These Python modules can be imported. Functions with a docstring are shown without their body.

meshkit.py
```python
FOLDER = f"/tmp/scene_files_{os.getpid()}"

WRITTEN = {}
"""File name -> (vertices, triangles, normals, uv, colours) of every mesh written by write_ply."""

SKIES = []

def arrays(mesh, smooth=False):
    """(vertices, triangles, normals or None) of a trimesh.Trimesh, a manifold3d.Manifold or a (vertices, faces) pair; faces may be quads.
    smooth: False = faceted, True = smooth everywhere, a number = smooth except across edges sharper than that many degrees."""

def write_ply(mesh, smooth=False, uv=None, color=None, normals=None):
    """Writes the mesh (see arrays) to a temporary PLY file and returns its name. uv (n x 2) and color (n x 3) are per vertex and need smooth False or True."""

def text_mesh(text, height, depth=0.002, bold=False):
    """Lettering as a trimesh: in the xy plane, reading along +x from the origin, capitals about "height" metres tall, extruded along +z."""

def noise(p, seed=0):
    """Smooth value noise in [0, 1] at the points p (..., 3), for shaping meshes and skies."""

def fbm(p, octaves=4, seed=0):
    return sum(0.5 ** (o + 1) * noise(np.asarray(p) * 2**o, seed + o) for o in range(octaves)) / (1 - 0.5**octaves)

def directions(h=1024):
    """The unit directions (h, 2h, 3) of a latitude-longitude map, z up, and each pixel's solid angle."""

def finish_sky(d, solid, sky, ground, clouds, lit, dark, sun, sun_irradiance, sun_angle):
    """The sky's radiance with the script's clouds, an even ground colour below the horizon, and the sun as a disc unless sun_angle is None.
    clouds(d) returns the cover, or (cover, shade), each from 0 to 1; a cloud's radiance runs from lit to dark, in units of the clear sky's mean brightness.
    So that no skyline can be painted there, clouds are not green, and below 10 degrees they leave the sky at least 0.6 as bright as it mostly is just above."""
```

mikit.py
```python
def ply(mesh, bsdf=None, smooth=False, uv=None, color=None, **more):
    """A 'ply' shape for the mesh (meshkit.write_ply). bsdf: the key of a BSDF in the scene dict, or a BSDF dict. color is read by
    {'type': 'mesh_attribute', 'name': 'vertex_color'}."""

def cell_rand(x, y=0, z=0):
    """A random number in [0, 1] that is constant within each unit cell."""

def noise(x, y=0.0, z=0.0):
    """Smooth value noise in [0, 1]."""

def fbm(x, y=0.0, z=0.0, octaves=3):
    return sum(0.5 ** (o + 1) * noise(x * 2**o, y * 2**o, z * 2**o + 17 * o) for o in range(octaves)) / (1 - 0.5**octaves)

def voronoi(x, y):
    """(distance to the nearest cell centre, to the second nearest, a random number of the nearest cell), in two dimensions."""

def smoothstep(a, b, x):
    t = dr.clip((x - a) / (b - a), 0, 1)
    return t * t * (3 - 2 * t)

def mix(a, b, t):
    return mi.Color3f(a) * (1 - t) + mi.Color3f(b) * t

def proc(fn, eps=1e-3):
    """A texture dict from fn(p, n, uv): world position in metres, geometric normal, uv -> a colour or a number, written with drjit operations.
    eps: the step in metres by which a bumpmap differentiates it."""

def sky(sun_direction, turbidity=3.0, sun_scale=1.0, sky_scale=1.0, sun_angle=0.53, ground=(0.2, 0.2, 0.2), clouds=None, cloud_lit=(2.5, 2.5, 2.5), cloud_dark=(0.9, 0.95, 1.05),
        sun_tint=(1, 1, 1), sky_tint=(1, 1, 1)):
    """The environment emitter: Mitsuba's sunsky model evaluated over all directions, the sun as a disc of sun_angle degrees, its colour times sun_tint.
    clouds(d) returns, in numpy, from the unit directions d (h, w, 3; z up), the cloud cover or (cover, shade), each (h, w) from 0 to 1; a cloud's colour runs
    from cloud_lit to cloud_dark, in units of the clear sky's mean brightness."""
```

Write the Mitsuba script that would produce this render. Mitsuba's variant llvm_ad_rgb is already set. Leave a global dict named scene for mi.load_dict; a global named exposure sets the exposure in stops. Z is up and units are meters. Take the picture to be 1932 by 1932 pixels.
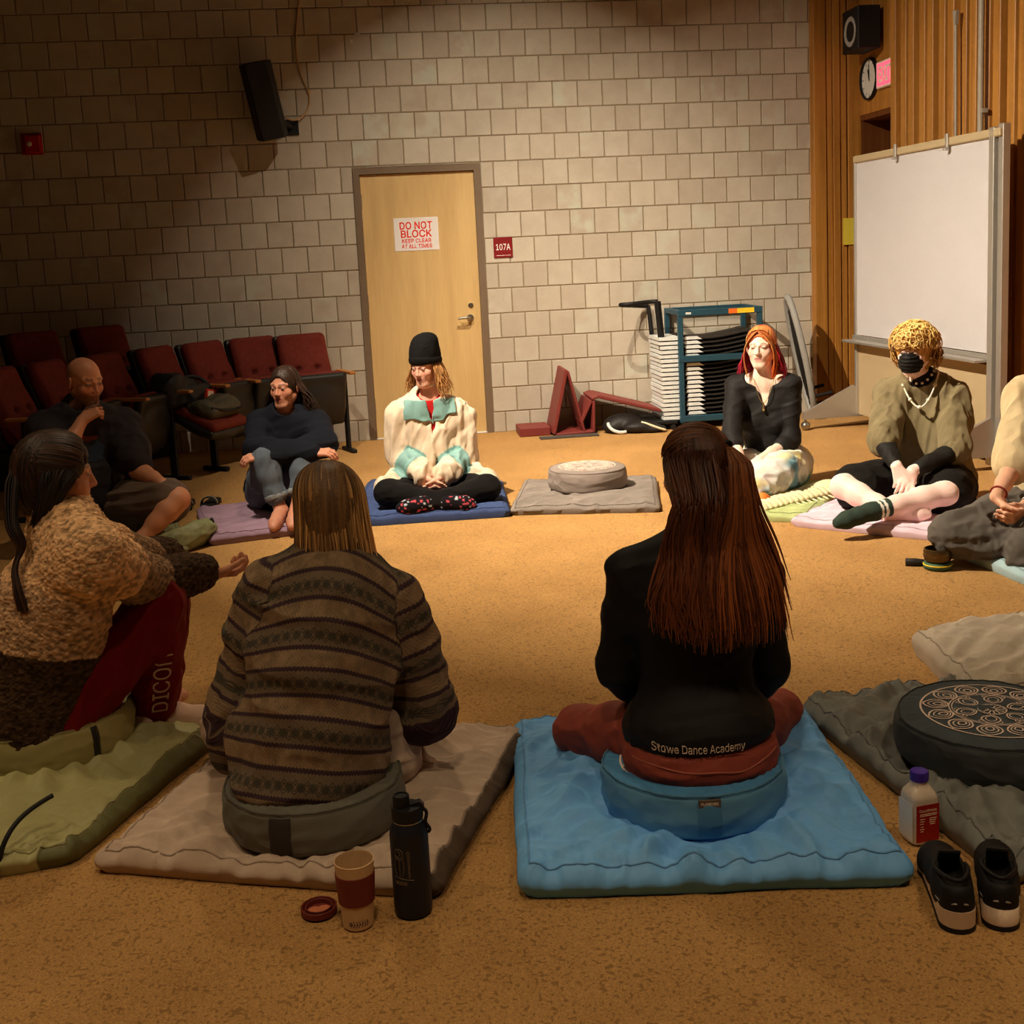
import math, random, numpy as np, trimesh, mitsuba as mi, mikit, meshkit
import drjit as dr
from manifold3d import Manifold, Mesh
from shapely.geometry import Polygon, LineString, Point
from shapely import affinity
T = mi.ScalarTransform4f
scene, labels = {}, {}

# ---------------------------------------------------------------- camera
CAM_POS = np.array([0.1719, -9.7821, 1.4831])
YAW, PITCH, ROLL, FOCAL, PPX, PPY, SIZE = 0.1152, 0.1534, 0.0479, 2251.29, 997.97, 820.2, 1932
def cam_axes():
    cy, sy, cp, sp = math.cos(YAW), math.sin(YAW), math.cos(PITCH), math.sin(PITCH)
    f = np.array([sy * cp, cy * cp, -sp]); r = np.array([cy, -sy, 0.0]); d = np.cross(f, r)
    cr, sr = math.cos(ROLL), math.sin(ROLL)
    return f, r * cr + d * sr, d * cr - r * sr
CF, CR, CD = cam_axes()
scene['camera'] = {'type': 'perspective', 'fov_axis': 'x', 'fov': 2 * math.degrees(math.atan(SIZE / 2 / FOCAL)),
    'principal_point_offset_x': (SIZE / 2 - PPX) / SIZE, 'principal_point_offset_y': (SIZE / 2 - PPY) / SIZE,
    'near_clip': 0.05, 'far_clip': 100.0,
    'to_world': T().look_at(origin=CAM_POS.tolist(), target=(CAM_POS + CF).tolist(), up=(-CD).tolist())}

# ---------------------------------------------------------------- light
exposure = 1.6
def spot(name, pos, target, power, color, cutoff, beam):
    scene[name] = {'type': 'spot', 'to_world': T().look_at(origin=list(pos), target=list(target), up=[0.01, 0.02, 1]),
        'intensity': {'type': 'rgb', 'value': [power * c for c in color]}, 'cutoff_angle': cutoff, 'beam_width': beam}
WARM = (1.0, 0.86, 0.66)
spot('key_light', (-0.9, -4.7, 4.3), (2.8, -2.6, 0.0), 58.0, WARM, 41.0, 14.0)
spot('circle_light', (0.1, -3.9, 4.35), (0.2, -4.5, 0.0), 5.0, (1.0, 0.80, 0.52), 50.0, 15.0)
spot('wall_light', (1.1, -3.0, 4.35), (1.3, 0.0, 0.35), 17.0, WARM, 38.0, 8.0)
FILL_LIGHTS = [(-2.2, -8.3, 42.0), (0.1, -8.7, 50.0), (2.4, -8.3, 44.0), (-2.3, -6.3, 34.0)]       # x, y, radiance of the unseen fill lamps added over the near side

# ---------------------------------------------------------------- helpers
def lin(c):
    if isinstance(c, str):
        c = [int(c[i:i + 2], 16) / 255 for i in (0, 2, 4)]
    c = np.asarray(c, float)
    return np.where(c <= 0.04045, c / 12.92, ((c + 0.055) / 1.055) ** 2.4)
def mat(name, color, rough=0.8, metal=0.0, spec=0.4, sheen=0.0, clear=0.0, bump=None):
    if name in scene: return name
    col = {'type': 'mesh_attribute', 'name': 'vertex_color'} if color == 'vc' else color if isinstance(color, dict) else {'type': 'rgb', 'value': [float(x) for x in lin(color)]}
    b = {'type': 'principled', 'base_color': col, 'roughness': rough, 'metallic': metal, 'specular': spec}
    if sheen: b['sheen'] = sheen
    if clear: b['clearcoat'] = clear; b['clearcoat_gloss'] = 0.8
    if bump: b = {'type': 'bumpmap', 'arbitrary': bump[0], 'scale': bump[1], 'bsdf': b}
    scene[name] = {'type': 'twosided', 'bsdf': b}
    return name
def numbered(name, table):
    if name not in table: return name
    k = 1
    while f'{name}_{k:03d}' in table: k += 1
    return f'{name}_{k:03d}'
taken, TRIS = {}, [0]
def thing(name, label, cat=None, group=None, kind=None):
    key = numbered(name, taken); taken[key] = 1
    d = {'label': label}
    if cat: d['category'] = cat
    if group: d['group'] = group
    if kind: d['kind'] = kind
    labels[key] = d
    return key
def part(parent, name, mesh, m, smooth=False, color=None, label=None, kind=None, **kw):
    key = numbered(parent + '__' + name, taken); taken[key] = 1
    scene[key] = mikit.ply(mesh, m, smooth=smooth, color=color, **kw); TRIS[0] += len(mesh.faces)
    d = {}
    if label: d['label'] = label
    if kind: d['kind'] = kind
    if d: labels[key] = d
    return key
def whole(key, mesh, m, smooth=False, color=None, **kw):      # a thing that is one mesh
    scene[key] = mikit.ply(mesh, m, smooth=smooth, color=color, **kw)
    return key
def reuse(parent, name, d, to_world=None, bsdf=None):
    key = numbered(parent + '__' + name, taken); taken[key] = 1
    d = dict(d)
    if to_world is not None: d['to_world'] = to_world
    if bsdf: d['bsdf'] = {'type': 'ref', 'id': bsdf}
    scene[key] = d
    return key
def cat(*ms):
    ms = [m for m in ms if m is not None]
    return trimesh.util.concatenate(ms) if len(ms) > 1 else ms[0]
def box(x0, x1, y0, y1, z0, z1, bevel=0.0):
    lo, hi = np.minimum([x0, y0, z0], [x1, y1, z1]), np.maximum([x0, y0, z0], [x1, y1, z1])
    e, c = hi - lo, (hi + lo) / 2
    bevel = min(bevel, 0.45 * e.min())
    if bevel <= 0:
        m = trimesh.creation.box(e)
    else:
        pts = []
        for s in np.ndindex(2, 2, 2):
            s = np.array(s) * 2 - 1
            for k in range(3):
                q = s * (e / 2 - bevel); q = q.astype(float); q[k] = s[k] * e[k] / 2
                pts.append(q)
        m = trimesh.convex.convex_hull(np.array(pts))
    m.apply_translation(c)
    return m
def xf(m, M):
    m = m.copy(); m.apply_transform(M); return m
def tr(x, y, z):
    M = np.eye(4); M[:3, 3] = (x, y, z); return M
def rotm(axis, deg, about=(0, 0, 0)):
    return trimesh.transformations.rotation_matrix(math.radians(deg), axis, about)
def unit(v):
    v = np.asarray(v, float); return v / (np.linalg.norm(v) + 1e-12)
def frame(x, y, z, o=(0, 0, 0)):
    M = np.eye(4); M[:3, 0], M[:3, 1], M[:3, 2], M[:3, 3] = x, y, z, o; return M
def curve(pts, n=24):
    p = np.asarray(pts, float)
    if len(p) == 2: return p[0] + (p[1] - p[0]) * np.linspace(0, 1, n)[:, None]
    from scipy.interpolate import CubicSpline
    t = np.r_[0, np.cumsum(np.linalg.norm(np.diff(p, axis=0), axis=1))]
    return CubicSpline(t, p)(np.linspace(0, t[-1], n))
def tube(points, radii, sides=8, caps=True, flat=None):
    p = np.asarray(points, float); n = len(p)
    r = np.broadcast_to(np.asarray(radii, float), (n,))
    t = np.gradient(p, axis=0); t /= np.linalg.norm(t, axis=1, keepdims=True) + 1e-12
    a = np.cross(t[0], [0, 0, 1.0] if abs(t[0][2]) < 0.9 else [1.0, 0, 0]); a = unit(a)
    A = []
    for i in range(n):
        a = unit(a - t[i] * (a @ t[i])); A.append(a)
    A = np.array(A); Bv = np.cross(t, A)
    if flat is not None:                                         # flat: (normal per point, ratio): a ribbon-like section
        N, ratio = flat; N = np.asarray(N, float); N = N - t * (N * t).sum(1, keepdims=True); N /= np.linalg.norm(N, axis=1, keepdims=True) + 1e-9
        Bv, A = N * ratio, np.cross(N, t)
    ang = np.arange(sides) * 2 * np.pi / sides
    v = p[:, None] + r[:, None, None] * (np.cos(ang)[None, :, None] * A[:, None] + np.sin(ang)[None, :, None] * Bv[:, None])
    v = v.reshape(-1, 3)
    i, j = np.meshgrid(np.arange(n - 1), np.arange(sides), indexing='ij')
    q = np.stack([i * sides + j, i * sides + (j + 1) % sides, (i + 1) * sides + (j + 1) % sides, (i + 1) * sides + j], -1).reshape(-1, 4)
    f = np.vstack([q[:, [0, 1, 2]], q[:, [0, 2, 3]]])
    if caps:
        v = np.vstack([v, p[:1], p[-1:]]); k = np.arange(sides)
        f = np.vstack([f, np.stack([(k + 1) % sides, k, k * 0 + n * sides], 1), np.stack([(n - 1) * sides + k, (n - 1) * sides + (k + 1) % sides, k * 0 + n * sides + 1], 1)])
    return trimesh.Trimesh(v, f, process=False)
def lathe(profile, sides=48):
    p = np.asarray(profile, float); n = len(p); ang = np.arange(sides) * 2 * np.pi / sides
    v = np.stack([p[:, :1] * np.cos(ang), p[:, :1] * np.sin(ang), np.repeat(p[:, 1:], sides, 1)], -1).reshape(-1, 3)
    i, j = np.meshgrid(np.arange(n - 1), np.arange(sides), indexing='ij')
    q = np.stack([i * sides + j, i * sides + (j + 1) % sides, (i + 1) * sides + (j + 1) % sides, (i + 1) * sides + j], -1).reshape(-1, 4)
    return trimesh.Trimesh(v, np.vstack([q[:, [0, 1, 2]], q[:, [0, 2, 3]]]), process=False)
def extrude(poly, h, M=None):
    polys = getattr(poly, 'geoms', [poly])
    m = cat(*[trimesh.creation.extrude_polygon(p, h, engine='earcut') for p in polys if p.area > 0])
    return xf(m, M) if M is not None else m
def text(s, height, depth, M, bold=False, width=None):
    m = meshkit.text_mesh(s, height, depth, bold)
    b = m.bounds
    if width: m.apply_transform(np.diag([width / (b[1, 0] - b[0, 0]), 1, 1, 1])); b = m.bounds
    m.apply_translation([-(b[0, 0] + b[1, 0]) / 2, -(b[0, 1] + b[1, 1]) / 2, 0])
    return xf(m, M)
def wall_text(s, height, x, y, z, depth=0.002, bold=True, width=None):   # lettering that faces -y
    return text(s, height, depth, frame([1, 0, 0], [0, 0, 1], [0, -1, 0], (x, y, z)), bold, width)
def npn(P, s, seed=0, oct=3):
    return meshkit.fbm(np.asarray(P) * np.asarray(s, float), oct, seed) - 0.5

# ---------------------------------------------------------------- solid modelling with distance fields
class Sdf:
    def __init__(s): s.ops = []
    def add(s, fn, lo, hi, k=0.015, mode='u'):
        s.ops.append((fn, np.asarray(lo, float), np.asarray(hi, float), k, mode)); return s
    def cap(s, a, b, ra, rb=None, k=0.015, mode='u', flat=None):
        a, b = np.asarray(a, float), np.asarray(b, float); rb = ra if rb is None else rb
        ab = b - a; L2 = ab @ ab + 1e-12
        def fn(x, y, z):
            px, py, pz = x - a[0], y - a[1], z - a[2]
            t = np.clip((px * ab[0] + py * ab[1] + pz * ab[2]) / L2, 0, 1)
            dx, dy, dz = px - t * ab[0], py - t * ab[1], pz - t * ab[2]
            if flat is not None:
                n, sc = flat; c = (dx * n[0] + dy * n[1] + dz * n[2]) * (sc - 1)
                dx, dy, dz = dx + c * n[0], dy + c * n[1], dz + c * n[2]
            return np.sqrt(dx * dx + dy * dy + dz * dz) - (ra + (rb - ra) * t)
        m = max(ra, rb)
        if flat is not None and flat[1] < 1: m /= flat[1]
        return s.add(fn, np.minimum(a, b) - m, np.maximum(a, b) + m, k, mode)
    def chain(s, pts, rs, k=0.015, flat=None, mode='u'):
        for i in range(len(pts) - 1): s.cap(pts[i], pts[i + 1], rs[i], rs[i + 1], k, mode, flat)
        return s
    def ell(s, c, r, R=None, k=0.015, mode='u'):
        c, r = np.asarray(c, float), np.asarray(r, float)
        R = np.eye(3) if R is None else np.asarray(R, float)       # columns: the ellipsoid's axes
        def fn(x, y, z):
            px, py, pz = x - c[0], y - c[1], z - c[2]
            u = [px * R[0, i] + py * R[1, i] + pz * R[2, i] for i in range(3)]
            k0 = np.sqrt(sum((u[i] / r[i]) ** 2 for i in range(3)))
            k1 = np.sqrt(sum((u[i] / r[i] ** 2) ** 2 for i in range(3))) + 1e-9
            return k0 * (k0 - 1) / k1
        e = np.sqrt(((R * r) ** 2).sum(1))
        return s.add(fn, c - e, c + e, k, mode)
    def rbox(s, c, h, R=None, r=0.01, k=0.01, mode='u'):
        c, h = np.asarray(c, float), np.asarray(h, float); R = np.eye(3) if R is None else np.asarray(R, float)
        def fn(x, y, z):
            p = (x - c[0], y - c[1], z - c[2])
            q = [np.abs(p[0] * R[0, i] + p[1] * R[1, i] + p[2] * R[2, i]) - (h[i] - r) for i in range(3)]
            o = np.sqrt(sum(np.maximum(v, 0) ** 2 for v in q))
            return o + np.minimum(np.maximum(np.maximum(q[0], q[1]), q[2]), 0) - r
        e = np.abs(R) @ h
        return s.add(fn, c - e, c + e, k, mode)
    def half(s, p, n, k=0.01, lo=None, hi=None):                  # cuts away the side n points to
        p, n = np.asarray(p, float), unit(n)
        return s.add(lambda x, y, z: (x - p[0]) * n[0] + (y - p[1]) * n[1] + (z - p[2]) * n[2], [-99] * 3 if lo is None else lo, [99] * 3 if hi is None else hi, k, 'i')
    def bounds(s):
        L = [o for o in s.ops if o[4] == 'u']
        return np.min([o[1] for o in L], 0), np.max([o[2] for o in L], 0)
    def field(s, xs, ys, zs):
        D = np.full((len(xs), len(ys), len(zs)), 0.1, np.float32)
        for fn, lo, hi, k, mode in s.ops:
            pad = k + 0.03
            sl = []
            for ax, i in ((xs, 0), (ys, 1), (zs, 2)):
                a, b = np.searchsorted(ax, lo[i] - pad), np.searchsorted(ax, hi[i] + pad)
                sl.append(slice(a, b))
            if any(q.stop <= q.start for q in sl): continue
            sl = tuple(sl)
            x, y, z = np.meshgrid(xs[sl[0]].astype(np.float32), ys[sl[1]].astype(np.float32), zs[sl[2]].astype(np.float32), indexing='ij', sparse=True)
            d = fn(x, y, z).astype(np.float32); D0 = D[sl]
            if mode == 'u':
                h = np.clip(0.5 + 0.5 * (D0 - d) / k, 0, 1); D[sl] = D0 * (1 - h) + d * h - k * h * (1 - h)
            elif mode == 's':
                h = np.clip(0.5 - 0.5 * (D0 + d) / k, 0, 1); D[sl] = D0 * (1 - h) - d * h + k * h * (1 - h)
            else:
                h = np.clip(0.5 - 0.5 * (D0 - d) / k, 0, 1); D[sl] = D0 * (1 - h) + d * h + k * h * (1 - h)
        return D
    def mesh(s, h, fine=None, boxes=(), smooth=1):                    # boxes: regions whose grid lines stand closer (fine)
        a, b = s.bounds(); a, b = a - 0.03, b + 0.03
        axes = []
        for i in range(3):
            x, L = a[i], [a[i]]
            while x < b[i] + h:
                x += fine if any(lo[i] - h < x < hi[i] for lo, hi in boxes) else h
                L.append(x)
            axes.append(np.array(L))
        D = s.field(*axes)
        v, f = surface_net(D)
        v = np.stack([np.interp(v[:, i], np.arange(len(axes[i])), axes[i]) for i in range(3)], 1)
        if smooth and len(v):
            v = relax(v, f, smooth)
        return trimesh.Trimesh(v, f, process=False)
def surface_net(D):
    bad = np.isnan(D); ins = D < 0
    c = lambda A, i, j, k: A[i:A.shape[0] - 1 + i, j:A.shape[1] - 1 + j, k:A.shape[2] - 1 + k]
    cnt = sum(c(ins, *o).astype(np.int8) for o in np.ndindex(2, 2, 2))
    act = (cnt > 0) & (cnt < 8) & ~np.any([c(bad, *o) for o in np.ndindex(2, 2, 2)], 0)
    cells = np.argwhere(act)
    if not len(cells): return np.zeros((0, 3)), np.zeros((0, 3), int)
    idx = np.full(act.shape, -1, np.int64); idx[act] = np.arange(len(cells))
    val = {o: D[cells[:, 0] + o[0], cells[:, 1] + o[1], cells[:, 2] + o[2]] for o in np.ndindex(2, 2, 2)}
    acc, n = np.zeros((len(cells), 3)), np.zeros(len(cells))
    for o in np.ndindex(2, 2, 2):
        for ax in range(3):
            if o[ax]: continue
            q = list(o); q[ax] = 1; q = tuple(q)
            a, b = val[o], val[q]; m = (a < 0) != (b < 0)
            t = np.where(m, a / np.where(m, a - b, 1), 0)
            p = np.tile(np.array(o, float), (len(cells), 1)); p[:, ax] = t
            acc[m] += p[m]; n[m] += 1
    v = cells + acc / np.maximum(n, 1)[:, None]
    F = []
    for ax in range(3):
        b, cc = (ax + 1) % 3, (ax + 2) % 3
        sl0, sl1 = [slice(None)] * 3, [slice(None)] * 3
        sl0[ax], sl1[ax] = slice(0, -1), slice(1, None)
        A, Bv = ins[tuple(sl0)], ins[tuple(sl1)]
        e = np.argwhere(A != Bv)
        e = e[(e[:, b] > 0) & (e[:, cc] > 0) & (e[:, b] < D.shape[b] - 1) & (e[:, cc] < D.shape[cc] - 1)]
        if not len(e): continue
        flip = A[tuple(e.T)]
        def g(db, dc):
            q = e.copy(); q[:, b] += db; q[:, cc] += dc; return idx[tuple(q.T)]
        Q = np.stack([g(-1, -1), g(0, -1), g(0, 0), g(-1, 0)], 1)
        ok = (Q >= 0).all(1); Q, flip = Q[ok], flip[ok]
        Q = np.where(flip[:, None], Q, Q[:, ::-1])
        F.append(np.vstack([Q[:, [0, 1, 2]], Q[:, [0, 2, 3]]]))
    return v, np.vstack(F) if F else np.zeros((0, 3), int)
def relax(v, f, n=1, lam=0.5):
    from scipy.sparse import coo_matrix
    e = np.vstack([f[:, [0, 1]], f[:, [1, 2]], f[:, [2, 0]]]); e = np.vstack([e, e[:, ::-1]])
    W = coo_matrix((np.ones(len(e)), (e[:, 0], e[:, 1])), (len(v), len(v))).tocsr(); W.data[:] = 1
    dg = np.asarray(W.sum(1)).ravel(); dg[dg == 0] = 1
    for _ in range(n):
        v = v + lam * (W @ v / dg[:, None] - v)
        v = v - (lam + 0.02) * (W @ v / dg[:, None] - v)
    return v
def normals(m):
    return meshkit.arrays(m, True)[2]
def puff(m, amount):                                              # moves the vertices along their normals
    m = m.copy(); m.vertices = m.vertices + normals(m) * np.asarray(amount)[:, None]; return m
def folds(V, d, freq, seed, stretch=6.0, oct=3):                  # creases that run along d
    d = unit(d); a = unit(np.cross(d, [0.31, 0.17, 0.93])); b = np.cross(d, a)
    P = np.stack([V @ d * freq / stretch, V @ a * freq, V @ b * freq], 1)
    P = P + 0.6 * np.stack([meshkit.fbm(V * freq * 0.3, 2, seed + 7 + i) for i in range(3)], 1)
    n = meshkit.fbm(P, oct, seed)
    return np.clip(1 - np.abs(2 * n - 1) / 0.20, -1, 1)

# ================================================================ the setting
B, Z0 = 0.2032, 16.83 * 0.2032
def f_carpet(p, n, uv):
    a = mikit.noise(p.x * 420, p.y * 420, p.z * 420)
    b = mikit.noise(p.x * 900 + 40, p.y * 900, 3.0)
    c = mikit.fbm(p.x * 3.1, p.y * 3.1, 1.0)
    d = mikit.smoothstep(0.74, 0.8, mikit.noise(p.x * 150 + 9, p.y * 150, 5.0))
    t = dr.clip(0.25 + 0.55 * a + 0.35 * (b - 0.5) + 0.35 * (c - 0.5), 0, 1)
    col = mikit.mix((0.225, 0.108, 0.034), (0.575, 0.325, 0.118), t)
    return mikit.mix(col, (0.14, 0.065, 0.022), d * 0.55)
def f_carpet_h(p, n, uv):
    return mikit.noise(p.x * 330, p.y * 330, 0.5) + 0.5 * mikit.noise(p.x * 800, p.y * 800, 2.5)
mat('m_carpet', mikit.proc(f_carpet), 0.95, spec=0.1, sheen=0.3, bump=(mikit.proc(f_carpet_h, 4e-4), 0.0022))
def f_block(p, n, uv):
    j = dr.floor((Z0 - p.z) / B)
    i = dr.floor(p.x / B + 0.5 * (j - 2 * dr.floor(j / 2)) + 0.5)
    r = mikit.cell_rand(i, j, 3)
    g = mikit.cell_rand(i, j, 8)
    m = mikit.fbm(p.x * 9, p.z * 9, r * 50)
    s = mikit.noise(p.x * 160, p.z * 160, 1.0)
    t = dr.clip(0.18 + 0.5 * r + 0.5 * (m - 0.5) + 0.16 * (s - 0.5), 0, 1)
    col = mikit.mix((0.46, 0.385, 0.30), (0.64, 0.575, 0.465), t)
    return mikit.mix(col, (0.56, 0.565, 0.46), mikit.smoothstep(0.72, 1.0, g) * mikit.smoothstep(0.4, 0.7, m) * 0.8)
mat('m_block', mikit.proc(f_block), 0.88, spec=0.2, bump=(mikit.proc(lambda p, n, uv: mikit.fbm(p.x * 120, p.y * 120, p.z * 120), 8e-4), 0.0025))
mat('m_mortar', (0.56, 0.50, 0.41), 0.95, spec=0.1)
def wood(dark, light, sx, sy, sz, seed):
    def fn(p, n, uv):
        w = mikit.fbm(p.x * sx + seed, p.y * sy, p.z * sz)
        g = mikit.noise(p.x * sx * 9 + 3 * w, p.y * sy * 9, p.z * sz * 6 + seed)
        return mikit.mix(dark, light, dr.clip(0.15 + 0.9 * (w - 0.2) + 0.3 * (g - 0.5), 0, 1))
    return mikit.proc(fn)
mat('m_birch', wood((0.60, 0.385, 0.155), (0.76, 0.53, 0.235), 14, 14, 1.1, 3), 0.42, spec=0.4)
mat('m_slat', wood((0.30, 0.115, 0.018), (0.56, 0.255, 0.050), 30, 30, 0.9, 8), 0.45, spec=0.35)
mat('m_slat_dark', wood((0.10, 0.028, 0.006), (0.20, 0.065, 0.014), 30, 30, 0.9, 21), 0.55, spec=0.3)
mat('m_dark', (0.09, 0.075, 0.065), 0.8)
mat('m_black', (0.055, 0.052, 0.05), 0.6)
mat('m_frame', (0.47, 0.39, 0.31), 0.5)
mat('m_white', (0.86, 0.85, 0.82), 0.5)
mat('m_metal', (0.72, 0.70, 0.66), 0.28, metal=1.0)
mat('m_alu', (0.74, 0.72, 0.69), 0.38, metal=0.7)
mat('m_red', (0.72, 0.10, 0.09), 0.5)
mat('m_ceiling', (0.20, 0.18, 0.16), 0.9)
mat('m_plaster', (0.24, 0.20, 0.17), 0.9)

fl = thing('floor', 'golden brown looped carpet covering the whole floor', kind='structure')
whole(fl, box(-6, 4.6, -14, 0.12, -0.1, 0), 'm_carpet')
whole(thing('ceiling', 'dark ceiling above the room', kind='structure'), box(-6, 4.6, -14, 0.1, 4.6, 4.7), 'm_ceiling')
whole(thing('wall_left', 'plain wall at the left of the room', kind='structure'), box(-6.1, -6, -14, 0.1, 0, 4.6), 'm_plaster')
whole(thing('wall_front', 'plain wall behind the viewer', kind='structure'), box(-6, 4.6, -14.1, -14, 0, 4.6), 'm_plaster')

for i, (x, y, L) in enumerate(FILL_LIGHTS):  # invented fixtures, added as soft fill for the near group
    t = thing('fill_light', 'added fill lamp in a black can over the near side of the circle', 'lamp', 'added fill lamps')
    part(t, 'can', xf(lathe([[0.212, 0.0], [0.222, 0.0], [0.222, 0.36], [0.0, 0.36], [0.0, 0.355], [0.212, 0.355], [0.212, 0.0]], 40), tr(x, y, 4.23)), 'm_black', 30)  # deep can keeps the added fill off the back wall
    k = part(t, 'diffuser', trimesh.Trimesh(np.vstack([[[x, y, 4.56]], [[x + 0.2 * math.cos(a), y + 0.2 * math.sin(a), 4.56] for a in np.linspace(0, 2 * np.pi, 33)[:-1]]]), np.array([[0, 1 + (j + 1) % 32, 1 + j] for j in range(32)]), process=False), 'm_white', label='glowing diffuser')
    scene[k]['emitter'] = {'type': 'area', 'radiance': {'type': 'rgb', 'value': [L * 1.0, L * 0.75, L * 0.46]}}

# back wall of square blocks
DX0, DX1, DZ1 = -0.006, 1.012, 2.188
wb = thing('wall_back', 'painted wall of square concrete blocks with raked joints', kind='structure')
whole(wb, cat(box(-6, DX0, 0.006, 0.12, 0, 4.6), box(DX1, 4.6, 0.006, 0.12, 0, 4.6), box(DX0, DX1, 0.006, 0.12, DZ1, 4.6)), 'm_mortar')
J = 0.0042
def block_rects():
    for j in range(-6, 17):
        z1, z0 = Z0 - j * B - J, max(Z0 - (j + 1) * B + J, 0.0)
        off = 0.0 if j % 2 else 0.5
        for i in range(-30, 20):
            x0, x1 = (i + off) * B + J, (i + off + 1) * B - J
            if x0 > 3.78: continue
            x1 = min(x1, 3.79)
            if z0 < DZ1 and x1 > DX0 and x0 < DX1:
                if z1 > DZ1 and z0 < DZ1 and x0 > DX0 - 0.02 and x1 < DX1 + 0.02: yield x0, x1, DZ1 + 0.004, z1; continue
                if x0 < DX0 - 0.02: yield x0, DX0 - 0.004, z0, z1
                if x1 > DX1 + 0.02: yield DX1 + 0.004, x1, z0, z1
                continue
            yield x0, x1, z0, z1
def block_mesh(x0, x1, z0, z1, y=0.0):
    b, t = 0.0035, 0.012
    o = np.array([[x0, z0], [x1, z0], [x1, z1], [x0, z1]]); c = o.mean(0); q = c + (o - c) * (1 - 2 * b / np.ptp(o, 0))
    v = np.vstack([np.c_[o[:, 0], np.full(4, y + t), o[:, 1]], np.c_[o[:, 0], np.full(4, y + b), o[:, 1]], np.c_[q[:, 0], np.full(4, y), q[:, 1]]])
    f = []
    for r in (0, 4):
        for k in range(4):
            a, b2 = r + k, r + (k + 1) % 4
            f += [[a, b2, b2 + 4], [a, b2 + 4, a + 4]]
    f += [[8, 9, 10], [8, 10, 11]]
    return trimesh.Trimesh(v, np.array(f), process=False)
def project(P):
    v = np.asarray(P, float) - CAM_POS; w = v @ CF
    return PPX + FOCAL * (v @ CR) / w, PPY + FOCAL * (v @ CD) / w
rb = random.Random(5)
inside, outside = [], []
for q in block_rects():
    px, py = project(((q[0] + q[1]) / 2, 0, (q[2] + q[3]) / 2))
    (inside if -20 < px < 1560 and -20 < py < 1932 else outside).append(q)
inside.sort(key=lambda q: (q[0] - 0.8) ** 2 * 0.5 + (q[2] - 1.3) ** 2)
for q in inside[:300]:
    part(wb, 'block', block_mesh(*q, y=rb.uniform(-0.0018, 0.0012)), 'm_block')
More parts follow.
